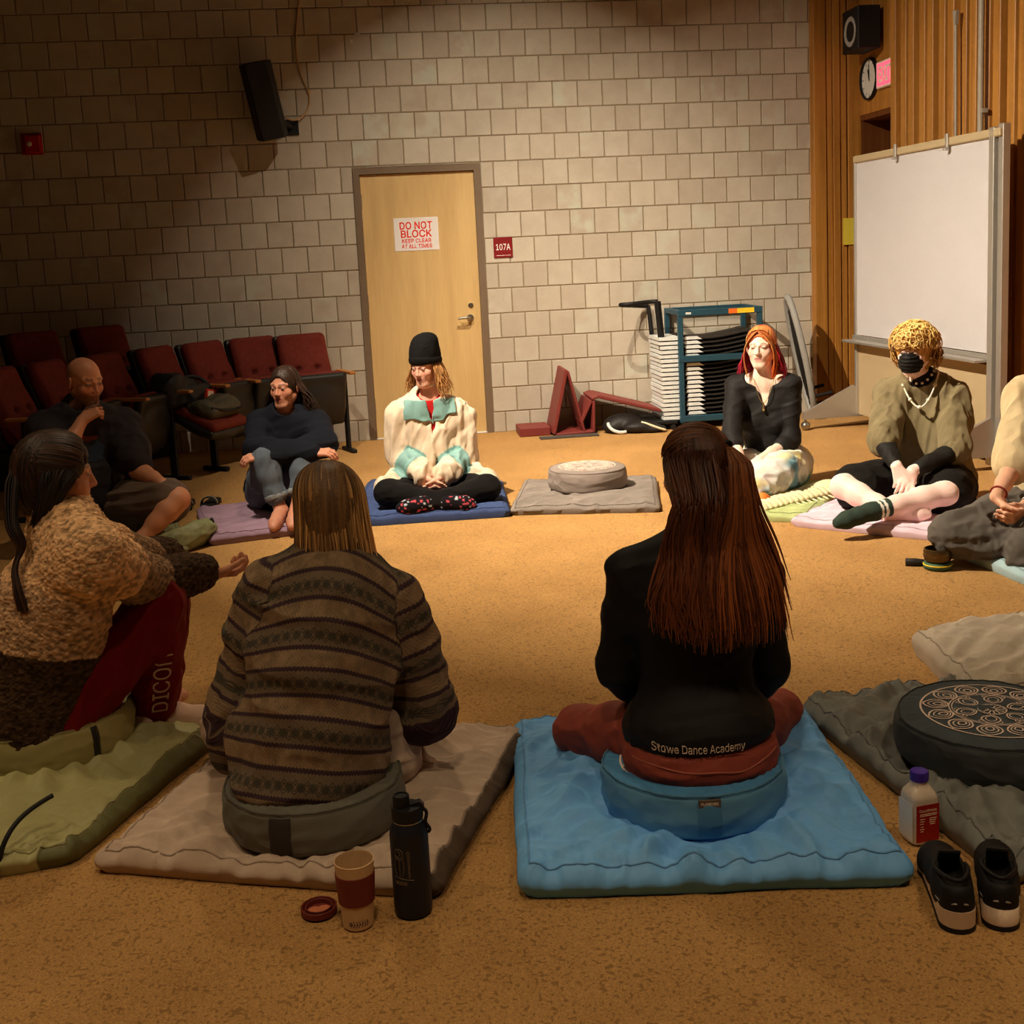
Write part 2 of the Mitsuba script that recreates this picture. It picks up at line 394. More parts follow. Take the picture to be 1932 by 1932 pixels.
part(wb, 'block_field', cat(*[block_mesh(*q, y=rb.uniform(-0.0018, 0.0012)) for q in inside[300:] + outside]), 'm_block', kind='stuff', label='further blocks at the rim of the wall')
mat('m_paint', (0.80, 0.78, 0.72), 0.7)
for i, (x, z, rx, rz) in enumerate(((0.105, 3.215, 0.022, 0.010), (0.055, 3.16, 0.012, 0.016))):
    part(wb, 'paint_smudge', xf(trimesh.creation.icosphere(2, 1.0), tr(x, -0.001, z) @ np.diag([rx, 0.0015, rz, 1])), 'm_paint', True, label='pale smudge of paint')

# door
dk = thing('door_1', 'light birch veneer door in a grey brown steel frame in the block wall', kind='structure')
whole(dk, box(0.047, 0.957, 0.018, 0.06, 0.012, 2.136, 0.003), 'm_birch')
fr = [extrude(Polygon([(DX0, 0), (DX0, DZ1), (DX1, DZ1), (DX1, 0), (0.958, 0), (0.958, 2.138), (0.046, 2.138), (0.046, 0)]), 0.11, frame([1, 0, 0], [0, 0, 1], [0, -1, 0], (0, 0.10, 0)))]
part(dk, 'door_frame', fr[0], 'm_frame', label='grey brown steel frame')
for z in (0.22, 1.07, 1.87):
    part(dk, 'hinge', tube([[0.046, 0.008, z], [0.046, 0.008, z + 0.115]], 0.007, 10), 'm_frame', 30)
part(dk, 'threshold', box(0.046, 0.958, -0.012, 0.06, 0, 0.012, 0.003), 'm_white', label='pale threshold')
h = part(dk, 'door_handle', cat(tube([[0.868, 0.018, 0.958], [0.868, -0.045, 0.958]], 0.012, 12), tube(curve([[0.868, -0.045, 0.958], [0.83, -0.052, 0.962], [0.765, -0.048, 0.957]], 10), np.linspace(0.013, 0.010, 10), 10),
    xf(lathe([[0, 0.012], [0.026, 0.010], [0.030, 0.0], [0.030, -0.004]], 24), frame([1, 0, 0], [0, 0, 1], [0, -1, 0], (0.868, 0.016, 0.958)))), 'm_metal', 40, label='chrome lever handle')
part(dk, 'lock', xf(lathe([[0, 0.010], [0.014, 0.010], [0.021, 0.004], [0.021, -0.004]], 24), frame([1, 0, 0], [0, 0, 1], [0, -1, 0], (0.878, 0.016, 1.058))), 'm_metal', 40, label='round deadlock cylinder')

# wall sign, room plate, alarm
mat('m_paper', (0.93, 0.90, 0.88), 0.7)
mat('m_print_red', (0.86, 0.19, 0.13), 0.7)
s = thing('door_sign', 'white paper notice with red capitals DO NOT BLOCK taped to the birch door', 'sign')
part(s, 'sheet', box(0.292, 0.650, 0.0135, 0.0178, 1.522, 1.785, 0.001), 'm_paper')
for tx, hgt, z, w, b in (('DO NOT', 0.055, 1.722, 0.262, True), ('BLOCK', 0.055, 1.657, 0.248, True), ('KEEP CLEAR', 0.030, 1.601, 0.235, True), ('AT ALL TIMES', 0.030, 1.558, 0.245, True)):
    part(s, 'lettering', wall_text(tx, hgt, 0.470, 0.0138, z, 0.0012, b, w), 'm_print_red', label='red capitals ' + tx)
s = thing('room_plate', 'small dark red room number plate 107A on the block wall right of the door', 'sign')
mat('m_plate', (0.50, 0.07, 0.08), 0.45)
part(s, 'plate', box(1.088, 1.242, -0.012, -0.001, 1.432, 1.595, 0.003), 'm_plate')
part(s, 'lettering', wall_text('107A', 0.048, 1.165, -0.012, 1.518, 0.0015, True, 0.118), 'm_paper', label='white number 107A')
part(s, 'rule', box(1.105, 1.225, -0.0128, -0.011, 1.448, 1.452), 'm_paper')
s = thing('fire_alarm', 'red fire alarm box with a small strobe high on the dark left block wall', 'alarm')
part(s, 'box', box(-2.468, -2.352, -0.055, 0.0, 2.395, 2.53, 0.008), 'm_red')
part(s, 'back_plate', box(-2.50, -2.345, -0.012, 0.0, 2.385, 2.545, 0.003), 'm_red')
part(s, 'strobe', xf(trimesh.creation.icosphere(2, 0.02), tr(-2.43, -0.055, 2.462) @ np.diag([1, 0.6, 1, 1])), 'm_white', True, label='clear strobe lens')

# wooden pier, clock recess and slat wall at the right
wr = thing('wall_right', 'timber clad side wall of vertical boards and battens', kind='structure')
whole(wr, cat(box(4.30, 4.60, -14, -0.8, 0, 4.6), box(4.17, 4.6, -0.85, 0.1, 2.50, 4.6)), 'm_slat_dark')
for x0, x1, y in ((3.765, 3.868, -0.10), (3.871, 3.925, -0.085), (3.928, 3.985, -0.105), (3.988, 4.045, -0.09), (4.055, 4.17, -0.10)):
    part(wr, 'pier_board', box(x0, x1, y, 0.1, 0.10, 4.6, 0.004), 'm_slat')
part(wr, 'toe_board', box(3.80, 4.3, -0.06, 0.1, 0, 0.10), 'm_dark', label='black toe board')
for y1, y0 in ((-0.10, -0.38), (-0.382, -0.70), (-0.702, -0.98)):
    part(wr, 'header_board', box(4.15, 4.18, y0, y1, 2.44, 4.6, 0.003), 'm_slat')
part(wr, 'header_soffit', box(4.16, 4.5, -0.98, -0.10, 2.40, 2.44), 'm_slat_dark')
part(wr, 'doorway', cat(box(4.52, 4.6, -0.98, 0.1, 0, 2.44), box(4.17, 4.52, -0.12, -0.06, 0, 2.40)), 'm_slat_dark', label='dark doorway under the header')
part(wr, 'doorway_post', box(4.30, 4.36, -0.42, -0.36, 0, 2.40), 'm_dark')
y, k = -0.98, 0
while y > -6.4:
    part(wr, 'batten', box(4.03 + 0.012 * (k % 2), 4.2, y - 0.088, y, 0.10, 4.6, 0.005), 'm_slat')
    part(wr, 'recessed_board', box(4.09, 4.2, y - 0.151, y - 0.089, 0.10, 4.6, 0.003), 'm_slat_dark' if k % 3 else 'm_slat')
    y -= 0.152; k += 1
part(wr, 'toe_board', box(4.10, 4.3, -6.4, -0.98, 0, 0.10), 'm_dark')
s = thing('speaker_box', 'black box loudspeaker with a pale round cone above the clock on the timber header', 'speaker')
part(s, 'cabinet', box(3.93, 4.11, -0.62, -0.30, 2.90, 3.22, 0.006), 'm_black')
part(s, 'bracket', box(4.11, 4.149, -0.50, -0.42, 3.0, 3.1), 'm_black')
mat('m_grey', (0.62, 0.60, 0.57), 0.6)
part(s, 'cone', xf(lathe([[0, -0.012], [0.05, -0.012], [0.095, 0.006], [0.108, 0.006], [0.115, 0.0]], 32), frame([0, -1, 0], [0, 0, 1], [-1, 0, 0], (3.929, -0.46, 3.05))), 'm_grey', 40, label='pale grey round cone')
s = thing('wall_clock', 'round white wall clock on the timber header under the black speaker', 'clock')
CM = lambda x, y, z: frame([0, -1, 0], [0, 0, 1], [-1, 0, 0], (x, y, z))
CY, CZ = -0.335, 2.705
part(s, 'rim', xf(lathe([[0.150, 0.005], [0.152, 0.03], [0.162, 0.03], [0.165, 0.0]], 40), CM(4.15, CY, CZ)), 'm_black', 40, label='black rim')
part(s, 'dial', xf(lathe([[0, 0.012], [0.153, 0.012], [0.153, 0]], 40), CM(4.15, CY, CZ)), 'm_white', label='white dial')
for i in range(12): part(s, 'hour_mark', xf(box(-0.003, 0.003, 0.118, 0.14, 0.012, 0.0132), CM(4.15, CY, CZ) @ rotm([0, 0, 1], 30 * i)), 'm_black')
for L, wd, a in ((0.08, 0.006, 20), (0.115, 0.004, 3)):
    part(s, 'hand', xf(box(-wd, wd, -0.015, L, 0.014, 0.016), CM(4.15, CY, CZ) @ rotm([0, 0, 1], a)), 'm_black', label='clock hand')
s = thing('exit_sign', 'lit red EXIT sign beside the wall clock, half hidden by the slats', 'sign')
part(s, 'housing', box(4.115, 4.149, -0.86, -0.52, 2.60, 2.80, 0.004), 'm_paper')
scene['m_exit'] = {'type': 'diffuse', 'reflectance': {'type': 'rgb', 'value': [0.5, 0.02, 0.03]}}
k = part(s, 'panel', box(4.112, 4.115, -0.85, -0.545, 2.615, 2.785), 'm_exit', label='glowing red panel')
scene[k]['emitter'] = {'type': 'area', 'radiance': {'type': 'rgb', 'value': [0.95, 0.05, 0.075]}}
part(s, 'lettering', text('EXIT', 0.11, 0.002, frame([0, -1, 0], [0, 0, 1], [-1, 0, 0], (4.112, -0.70, 2.70)), True, 0.24), 'm_paper', label='white letters EXIT')
s = thing('yellow_note', 'yellow paper note on the timber pier at the left edge of the whiteboard', 'note')
mat('m_yellow', (0.86, 0.77, 0.25), 0.7)
whole(s, box(4.00, 4.10, -0.113, -0.107, 1.40, 1.62, 0.001), 'm_yellow')
s = thing('conduit_pipe', 'pale grey conduit pipe running up the slat wall behind the whiteboard', 'pipe')
mat('m_conduit', (0.62, 0.58, 0.52), 0.45)
part(s, 'pipe', tube([[3.99, -2.43, 0.1], [3.99, -2.43, 4.6]], 0.019, 12), 'm_conduit', 40)
for z in (0.7, 2.2, 3.7): part(s, 'clip', box(3.985, 4.03, -2.456, -2.404, z, z + 0.03, 0.003), 'm_conduit')
s = thing('hook_pole', 'thin pale pole with a flared top leaning on the slat wall above the whiteboard', 'pole')
part(s, 'shaft', tube([[3.99, -2.12, 0.9], [3.99, -2.09, 2.82]], 0.010, 10), 'm_conduit', 40)
part(s, 'head', extrude(Polygon([(-0.012, -0.04), (0.012, -0.04), (0.026, 0.05), (-0.026, 0.05)]), 0.02, frame([0, -1, 0], [0, 0, 1], [-1, 0, 0], (4.0, -2.09, 2.84))), 'm_conduit', label='flared head')

# ================================================================ auditorium seats
mat('m_seat', 'vc', 0.85, spec=0.2, sheen=0.5)
mat('m_shell', (0.135, 0.125, 0.115), 0.45, spec=0.4)
mat('m_armwood', wood((0.36, 0.13, 0.03), (0.50, 0.20, 0.05), 20, 20, 20, 4), 0.4, spec=0.4)
MAROON = lin((0.43, 0.16, 0.125))
def tint(m, c, var=0.0, seed=0, freq=60):
    n = len(m.vertices); c = np.asarray(c, float)
    if not var: return np.tile(c, (n, 1))
    return np.clip(c * (1 + var * 2 * npn(m.vertices, freq, seed))[:, None], 0, 1)
def seat_parts():
    R = rotm([1, 0, 0], -20)[:3, :3]                                       # backrest leans backwards
    up, nrm = R @ [0, 0, 1], R @ [0, 1, 0]
    c = np.array([0, 0.235, 0.68])
    back = Sdf().rbox(c - nrm * 0.032, (0.196, 0.045, 0.245), R, 0.045, 0.01).ell(c - nrm * 0.06 - up * 0.06, (0.17, 0.035, 0.15), R, 0.05)
    but = [c - nrm * 0.09 - up * 0.05 + np.array([sx * 0.075, 0, 0]) for sx in (-1, 1)]
    for b in but: back.ell(b, (0.022, 0.03, 0.018), R, 0.03, 's')
    back = back.mesh(0.011)
    shell = Sdf().rbox(c + nrm * 0.022, (0.206, 0.028, 0.255), R, 0.024, 0.01).mesh(0.012)
    A = rotm([1, 0, 0], 16)[:3, :3]
    def pan(down):
        Rp = rotm([1, 0, 0], 0 if not down else -82)[:3, :3] @ A
        o = np.array([0, 0.10, 0.40])
        cc = o + Rp @ np.array([0, -0.03, 0.06]) if not down else np.array([0, -0.13, 0.385])
        if not down: cc = np.array([0, -0.055, 0.43])
        sg = -1 if down else 1
        P = Sdf().rbox(cc, (0.215, 0.035, 0.21), Rp, 0.03, 0.01).ell(cc + Rp @ [0, -0.02 * sg, -0.05], (0.20, 0.055, 0.17), Rp, 0.04)
        Q = Sdf().rbox(cc + Rp @ [0, 0.055 * sg, 0.0], (0.21, 0.035, 0.205), Rp, 0.032, 0.01)
        return P.mesh(0.013), Q.mesh(0.013)
    d = dict(back=back, shell=shell, up=pan(False), down=pan(True))
    d['arm'] = xf(box(-0.025, 0.025, -0.20, 0.12, 0.615, 0.637, 0.006), np.eye(4))
    d['standard'] = cat(box(-0.012, 0.012, -0.03, 0.03, 0.03, 0.61, 0.004), box(-0.012, 0.012, -0.02, 0.2, 0.36, 0.42, 0.004), box(-0.02, 0.02, -0.13, 0.11, 0, 0.03, 0.006))
    d['button'] = [xf(trimesh.creation.icosphere(1, 0.009), tr(*(b + nrm * 0.026))) for b in but]
    return d
SP = seat_parts()
PLY = {k: mikit.ply(SP[k], m, smooth=s, color=c) for k, m, s, c in (('back', 'm_seat', True, tint(SP['back'], MAROON, 0.25, 3)), ('shell', 'm_shell', True, None), ('arm', 'm_armwood', False, None), ('standard', 'm_black', False, None))}
PLY['up_shell'] = mikit.ply(SP['up'][0], 'm_shell', smooth=True); PLY['up_pad'] = mikit.ply(SP['up'][1], 'm_seat', smooth=True, color=tint(SP['up'][1], MAROON, 0.25, 4))
PLY['down_shell'] = mikit.ply(SP['down'][0], 'm_shell', smooth=True); PLY['down_pad'] = mikit.ply(SP['down'][1], 'm_seat', smooth=True, color=tint(SP['down'][1], MAROON, 0.25, 5))
PLY['button'] = [mikit.ply(b, 'm_seat', smooth=True, color=tint(b, MAROON * 0.6)) for b in SP['button']]
ROW = [(-0.50, -0.30), (-0.87, -0.36), (-1.22, -0.60), (-1.52, -0.90), (-1.80, -1.28), (-2.06, -1.72), (-2.24, -2.12)]
NAMES = ['nearest the birch door', 'second from the birch door', 'third from the birch door', 'folded down under the bags', 'just right of the bald man\'s head', 'left of the bald man\'s head, front row', 'leftmost of the front row']
def seat(x, y, n, z0, label, down=False, arms=(-1, 1)):
    n = unit([n[0], n[1], 0]); yl = -n; xl = np.cross(yl, [0, 0, 1.0])
    o = np.array([x, y, z0]) - yl * 0.30
    M = T(frame(xl, yl, [0, 0, 1], o).tolist())
    t = thing('auditorium_seat', label, 'chair', 'theatre seats along the block wall')
    reuse(t, 'backrest', PLY['back'], M); reuse(t, 'back_shell', PLY['shell'], M)
    for b in PLY['button']: reuse(t, 'button', b, M)
    k = reuse(t, 'seat', PLY['down_pad' if down else 'up_pad'], M); reuse(t, 'seat_shell', PLY['down_shell' if down else 'up_shell'], M)
    for s in arms:
        Ms = T((frame(xl, yl, [0, 0, 1], o) @ tr(s * 0.236, 0, 0)).tolist())
        reuse(t, 'armrest', PLY['arm'], Ms); reuse(t, 'standard', PLY['standard'], Ms)
    return frame(xl, yl, [0, 0, 1], o)
SEATM = []
for i, (x, y) in enumerate(ROW):
    a, b = np.array(ROW[max(i - 1, 0)]), np.array(ROW[min(i + 1, len(ROW) - 1)])
    tg = unit([*(b - a), 0]); n = (-tg[1], tg[0]); n = n if n[1] < 0 else (-n[0], -n[1]); n = (n[0] * 0.97 - n[1] * 0.22, n[1] * 0.97 + n[0] * 0.22)
    SEATM.append(seat(x, y, n, 0.0, 'maroon folding theatre seat with black shell, ' + NAMES[i], down=(i == 3), arms=(-1, 1) if i == 0 else (-1,)))
rp = thing('seating_riser', 'low dark riser step under the second row of theatre seats', kind='structure')
whole(rp, extrude(Polygon([(-1.55, -0.10), (-2.25, -0.80), (-2.75, -1.55), (-4.5, -1.5), (-4.5, -0.02), (-1.55, -0.02)]), 0.15), 'm_dark')
for i, (x, y) in enumerate(((-1.97, -0.47), (-2.37, -0.82))):
    seat(x, y, (0.68, -0.73), 0.15, 'maroon theatre seat in the back row by the block wall, ' + ('right of two' if i == 0 else 'left of two'))

# bags on the folded-down seat
mat('m_fabric', 'vc', 0.88, spec=0.2, sheen=0.3)
mat('m_nylon', 'vc', 0.55, spec=0.35, sheen=0.2)
def loc(M, p): return (M @ np.r_[np.asarray(p, float), 1])[:3]
M3 = SEATM[3]; R3 = M3[:3, :3]
t = thing('backpack', 'black backpack slumped against the maroon seat left of the folded-down one, with an orange label', 'bag')
g = Sdf().rbox(loc(M3, (-0.12, 0.02, 0.60)), (0.20, 0.11, 0.13), R3 @ rotm([0, 1, 0], 14)[:3, :3], 0.08, 0.03).rbox(loc(M3, (-0.02, -0.08, 0.56)), (0.13, 0.05, 0.09), R3, 0.04, 0.03).ell(loc(M3, (-0.22, 0.0, 0.66)), (0.12, 0.10, 0.09), R3, 0.04)
g = g.mesh(0.010); g = puff(g, 0.008 * folds(g.vertices, R3 @ [1, 0, 0.3], 9, 4)); body = g
part(t, 'body', g, 'm_nylon', True, tint(g, lin((0.10, 0.095, 0.10)), 0.3, 2))
part(t, 'strap', tube(curve([loc(M3, (-0.05, 0.0, 0.70)), loc(M3, (0.05, -0.08, 0.68)), loc(M3, (0.10, -0.13, 0.58)), loc(M3, (0.10, -0.12, 0.48))], 16), 0.014, 8), 'm_nylon', True, np.tile(lin((0.09, 0.085, 0.09)), (16 * 8 + 2, 1)))
tg = frame(R3 @ unit([0.98, 0, -0.2]), R3 @ unit([0.2, 0, 0.98]), R3 @ [0, -1, 0], loc(M3, (0.06, -0.146, 0.56)))
mat('m_orange', (0.88, 0.25, 0.12), 0.6)
k = part(t, 'label_patch', xf(box(-0.055, 0.055, -0.045, 0.045, -0.02, 0.004, 0.002), tg), 'm_orange', label='orange woven label')
mat('m_cream', (0.93, 0.85, 0.72), 0.6)
part(t, 'label_mark', xf(cat(lathe([[0.014, 0.004], [0.014, 0.006], [0.027, 0.006], [0.027, 0.004]], 24), box(-0.045, -0.02, -0.02, 0.03, 0.004, 0.0055), box(-0.04, 0.02, 0.022, 0.032, 0.004, 0.0055)), tg), 'm_cream', label='cream mark on the label')
t = thing('duffel_bag', 'small dark grey green bag lying on the folded-down maroon seat', 'bag')
g = Sdf().rbox(loc(M3, (0.0, -0.20, 0.475)), (0.19, 0.12, 0.055), R3, 0.05, 0.03).ell(loc(M3, (0.08, -0.2, 0.52)), (0.12, 0.10, 0.05), R3, 0.04).ell(loc(M3, (-0.15, -0.22, 0.51)), (0.06, 0.08, 0.045), R3, 0.03)
g = g.mesh(0.010); g = puff(g, 0.006 * folds(g.vertices, R3 @ [1, 0, 0], 12, 9))
part(t, 'body', g, 'm_nylon', True, tint(g, lin((0.30, 0.28, 0.22)), 0.3, 7))
part(t, 'strap', tube(curve([loc(M3, (-0.17, -0.30, 0.50)), loc(M3, (-0.05, -0.33, 0.47)), loc(M3, (0.1, -0.33, 0.46)), loc(M3, (0.19, -0.3, 0.47))], 16), 0.010, 8), 'm_black', True)

# ================================================================ wall loudspeaker with its cable
t = thing('wall_speaker', 'black wall loudspeaker tilted down on a bracket high on the block wall', 'speaker')
a, b = np.array([-0.665, -0.33, 2.97]), np.array([-0.585, -0.20, 2.43])
up = unit(a - b); xs = unit(np.cross([0.30, -0.95, 0.1], up)); ys = np.cross(up, xs)
MS = frame(xs, ys, up, (a + b) / 2)
sec = Polygon([(-0.115, 0.02), (-0.095, -0.10), (0.045, -0.135), (0.115, -0.06), (0.115, 0.10), (-0.05, 0.13)]).buffer(-0.012).buffer(0.012)
part(t, 'cabinet', xf(extrude(sec, 0.56), MS @ tr(0, 0, -0.28)), 'm_black', 20)
part(t, 'grille', xf(box(-0.088, 0.040, -0.125, -0.095, -0.26, 0.26, 0.006), MS @ rotm([0, 0, 1], -13)), 'm_dark')
part(t, 'bracket', cat(box(-0.50, -0.40, -0.018, 0.002, 2.46, 2.58, 0.004), tube([[-0.45, -0.01, 2.52], [-0.47, -0.10, 2.53], [-0.52, -0.2, 2.55]], 0.018, 10)), 'm_black', 40)
mat('m_cable', (0.74, 0.60, 0.42), 0.6)
part(t, 'cable', tube(curve([(-0.321, -0.012, 4.2), (-0.323, -0.012, 3.46), (-0.372, -0.012, 3.05), (-0.335, -0.015, 2.87), (-0.298, -0.015, 2.75), (-0.325, -0.03, 2.64), (-0.40, -0.06, 2.575), (-0.49, -0.11, 2.59)], 60), 0.0065, 8), 'm_cable', True, label='tan cable looping down the blocks')
part(t, 'cable_clip', xf(trimesh.creation.icosphere(2, 0.017), tr(-0.301, -0.014, 2.79)), 'm_cable', True)

# ================================================================ whiteboard on a wheeled stand
WL, WR = np.array([3.775, -0.93, 0]), np.array([3.85, -2.99, 0])
wd = np.linalg.norm(WR - WL); ex = (WR - WL) / wd; en = unit([ex[1], -ex[0], 0]); en = en if en[0] < 0 else -en
MW = frame(ex, [0, 0, 1], np.cross(ex, [0, 0, 1]), WL)
if (MW[:3, 2] @ en) < 0: fl2 = -1
else: fl2 = 1
def wbx(x0, x1, z0, z1, d0, d1, bev=0.0):                                  # d: metres in front of the board's face
    return xf(box(x0, x1, z0, z1, fl2 * d0, fl2 * d1, bev), MW)
mat('m_board', (0.79, 0.775, 0.785), 0.35, spec=0.5)
mat('m_tan', (0.72, 0.64, 0.50), 0.6)
t = thing('whiteboard', 'large white marker board in an aluminium frame on a wheeled stand before the slats', 'whiteboard')
part(t, 'board', wbx(0.012, wd - 0.14, 0.72, 2.02, -0.02, 0.0), 'm_board', label='white writing surface')
part(t, 'top_rail', wbx(0, wd - 0.02, 2.015, 2.065, -0.03, 0.02, 0.006), 'm_tan', label='tan map rail')
for x in (0.70, 1.42): part(t, 'map_clip', cat(wbx(x, x + 0.03, 2.0, 2.09, 0.02, 0.035, 0.003), wbx(x, x + 0.03, 1.985, 2.0, 0.02, 0.05, 0.003)), 'm_alu')
part(t, 'marker_tray', cat(wbx(-0.045, wd - 0.14, 0.665, 0.685, -0.01, 0.10, 0.004), wbx(-0.045, wd - 0.14, 0.685, 0.715, -0.01, 0.012, 0.003)), 'm_alu', label='aluminium marker tray')
part(t, 'lower_panel', wbx(0.02, wd - 0.12, 0.10, 0.645, -0.03, -0.012), 'm_tan', label='beige lower panel')
part(t, 'left_post', wbx(-0.012, 0.02, 0.10, 2.03, -0.03, 0.012, 0.004), 'm_alu')
part(t, 'right_post', cat(wbx(wd - 0.14, wd - 0.085, 0.03, 2.075, -0.03, 0.02, 0.004), wbx(wd - 0.07, wd - 0.015, 0.03, 2.09, -0.05, 0.0, 0.004), wbx(wd - 0.09, wd - 0.06, 0.03, 2.06, -0.045, -0.02)), 'm_alu')
for x in (0.0, wd - 0.08):
    px = lambda d, z: MW[:3, 3] + ex * x + en * d + np.array([0, 0, z])
    f = Polygon([(-0.18, 0.085), (0.44, 0.085), (0.44, 0.135), (0.03, 0.33), (-0.18, 0.14)])
    k = part(t, 'foot', extrude(f, 0.03, frame(en, [0, 0, 1], np.cross(en, [0, 0, 1]), px(0, 0) + ex * 0.015)), 'm_alu', label='triangular foot bracket')
    for d in (-0.15, 0.42):
        part(t, 'caster', cat(xf(trimesh.creation.icosphere(3, 0.036), tr(*px(d, 0.036))), tube([px(d, 0.05), px(d, 0.088)], 0.010, 8)), 'm_metal', True, label='ball caster')

# ================================================================ blue trolley with stacked chairs
mat('m_blue_steel', (0.13, 0.27, 0.33), 0.45, spec=0.4)
mat('m_plastic_white', (0.86, 0.87, 0.86), 0.4)
mat('m_chair_black', (0.16, 0.14, 0.125), 0.6)
CX0, CX1, CY0, CY1, CT = 2.475, 3.165, -0.52, -0.04, 0.955
t = thing('chair_trolley', 'blue steel chair trolley with stacked black chairs against the block wall', 'cart')
for x in (CX0 + 0.02, CX1 - 0.02):
    part(t, 'post', box(x - 0.02, x + 0.02, CY0, CY0 + 0.04, 0.05, CT, 0.005), 'm_blue_steel')
    part(t, 'post', box(x - 0.02, x + 0.02, CY1 - 0.04, CY1, 0.05, CT, 0.005), 'm_blue_steel')
    for z in (CT - 0.02, 0.08): part(t, 'side_rail', box(x - 0.018, x + 0.018, CY0, CY1, z - 0.02, z + 0.02, 0.004), 'm_blue_steel')
for z in (CT - 0.025, 0.565, 0.085):
    part(t, 'rail', box(CX0, CX1, CY0 - 0.005, CY0 + 0.03, z - 0.025, z + 0.025, 0.004), 'm_blue_steel')
part(t, 'rail', box(CX0, CX1, CY1 - 0.03, CY1, CT - 0.05, CT, 0.004), 'm_blue_steel')
part(t, 'deck', box(CX0 + 0.02, CX1 - 0.02, CY0 + 0.02, CY1 - 0.02, 0.055, 0.075), 'm_blue_steel')
mat('m_tape_yellow', (0.95, 0.78, 0.16), 0.6); mat('m_tape_orange', (0.95, 0.42, 0.12), 0.6)
part(t, 'sticker', box(2.955, 3.095, CY0 - 0.007, CY0 - 0.005, CT - 0.045, CT - 0.006), 'm_tape_yellow', label='yellow sticker')
part(t, 'sticker', box(2.885, 2.955, CY0 - 0.007, CY0 - 0.005, CT - 0.045, CT - 0.006), 'm_tape_orange', label='orange sticker')
part(t, 'sticker', box(2.535, 2.58, CY0 - 0.007, CY0 - 0.005, CT - 0.035, CT - 0.018), 'm_white', label='small white sticker')
for x in (CX0 + 0.05, CX1 - 0.05):
    for y in (CY0 + 0.03, CY1 - 0.05):
        part(t, 'wheel', xf(lathe([[0, -0.012], [0.018, -0.012], [0.027, -0.008], [0.027, 0.008], [0.018, 0.012], [0, 0.012]], 20), frame([1, 0, 0], [0, 0, 1], [0, -1, 0], (x, y, 0.027))), 'm_black', 40)
cy = np.linspace(0, 1, 12)
prof = np.stack([-0.16 + 0.60 * cy, 0.02 * (cy < 0.1) + 0.11 * np.clip(cy - 0.45, 0, 1) ** 1.4], 1)
def stack_chair():
    top = [(p[0], p[1] + 0.012) for p in prof]; poly = Polygon([tuple(p) for p in prof] + top[::-1])
    sh = extrude(poly, 0.36, frame([1, 0, 0], [0, 0, 1], [0, -1, 0], (0, 0.18, 0)))
    side = [extrude(Polygon([(-0.33, 0.0), (-0.155, 0.0), (-0.155, 0.026), (-0.33, 0.026)]), 0.40, frame([1, 0, 0], [0, 0, 1], [0, -1, 0], (0, 0.20, 0))),
        extrude(Polygon([(-0.13, -0.002), (0.02, -0.002), (-0.02, 0.024), (-0.12, 0.024)]), 0.015, frame([1, 0, 0], [0, 0, 1], [0, -1, 0], (0, -0.185, 0)))]
    return sh, side
shm, sdm = stack_chair()
PSH, PSD = mikit.ply(shm, 'm_chair_black', smooth=30), [mikit.ply(s, 'm_plastic_white') for s in sdm]
NC = 19
def ordinal(i): return ('lowest', 'second', 'third', 'fourth', 'fifth', 'sixth', 'seventh', 'eighth', 'ninth', 'tenth', 'eleventh', 'twelfth', 'thirteenth', 'fourteenth', 'fifteenth', 'sixteenth', 'seventeenth', 'eighteenth', 'topmost')[i]
for i in range(NC):
    lb = f'black stacking chair with white frame on the trolley, {ordinal(i)}' + ('' if i in (0, NC - 1) else ' from bottom')
    t = thing('stacking_chair', lb, 'chair', 'stacked chairs on the blue trolley')
    dx = 0.006 * math.sin(i * 1.7) - 0.0006 * i
    M = T().translate([2.675 + dx, -0.27 + 0.004 * math.sin(2.3 * i), 0.078 + i * 0.0355])
    reuse(t, 'seat_shell', PSH, M)
    for s in PSD: reuse(t, 'side_frame', s, M)

# ================================================================ black hand truck, trampoline, folded mat, dark bag
t = thing('hand_truck', 'black folding platform truck with an upright handle left of the blue trolley', 'cart')
part(t, 'upright', tube([[2.335, -0.42, 1.03], [2.372, -0.42, 0.55], [2.415, -0.42, 0.06]], 0.027, 4), 'm_black')
part(t, 'handle', tube(curve([[2.335, -0.42, 1.03], [2.20, -0.425, 1.026], [2.075, -0.43, 1.02], [2.045, -0.40, 1.018], [2.06, -0.34, 1.012], [2.17, -0.20, 0.998], [2.27, -0.08, 0.985], [2.34, -0.06, 0.98]], 40), 0.017, 10), 'm_black', True)
part(t, 'brace', tube([[2.34, -0.06, 0.98], [2.41, -0.10, 0.06]], 0.017, 8), 'm_black', True)
part(t, 'platform', box(2.12, 2.46, -0.50, -0.04, 0.045, 0.08, 0.01), 'm_black')
for y in (-0.48, -0.08): 
    for x in (2.17, 2.42):
        part(t, 'wheel', xf(lathe([[0, -0.012], [0.02, -0.012], [0.024, 0], [0.02, 0.012], [0, 0.012]], 16), frame([1, 0, 0], [0, 0, 1], [0, -1, 0], (x, y, 0.024))), 'm_dark', 40)
t = thing('trampoline', 'round exercise trampoline with grey rim leaning in the corner, seen edge on', 'trampoline')
top, bot = np.array([3.375, -0.50, 1.04]), np.array([3.615, -0.42, 0.03])
u = unit(top - bot); vdir = unit(np.cross(u, np.cross([0.14, 0.99, 0.0], u))); nn = unit(np.cross(u, vdir)); nn = nn if nn[0] < 0 else -nn
Rr = np.linalg.norm(top - bot) / 2; cc = (top + bot) / 2
ring = lambda r, off=0: cc + nn * off + r * (np.cos(np.linspace(0, 2 * np.pi, 61))[:, None] * u + 0.36 * np.sin(np.linspace(0, 2 * np.pi, 61))[:, None] * vdir)
mat('m_rim', (0.60, 0.59, 0.57), 0.55)
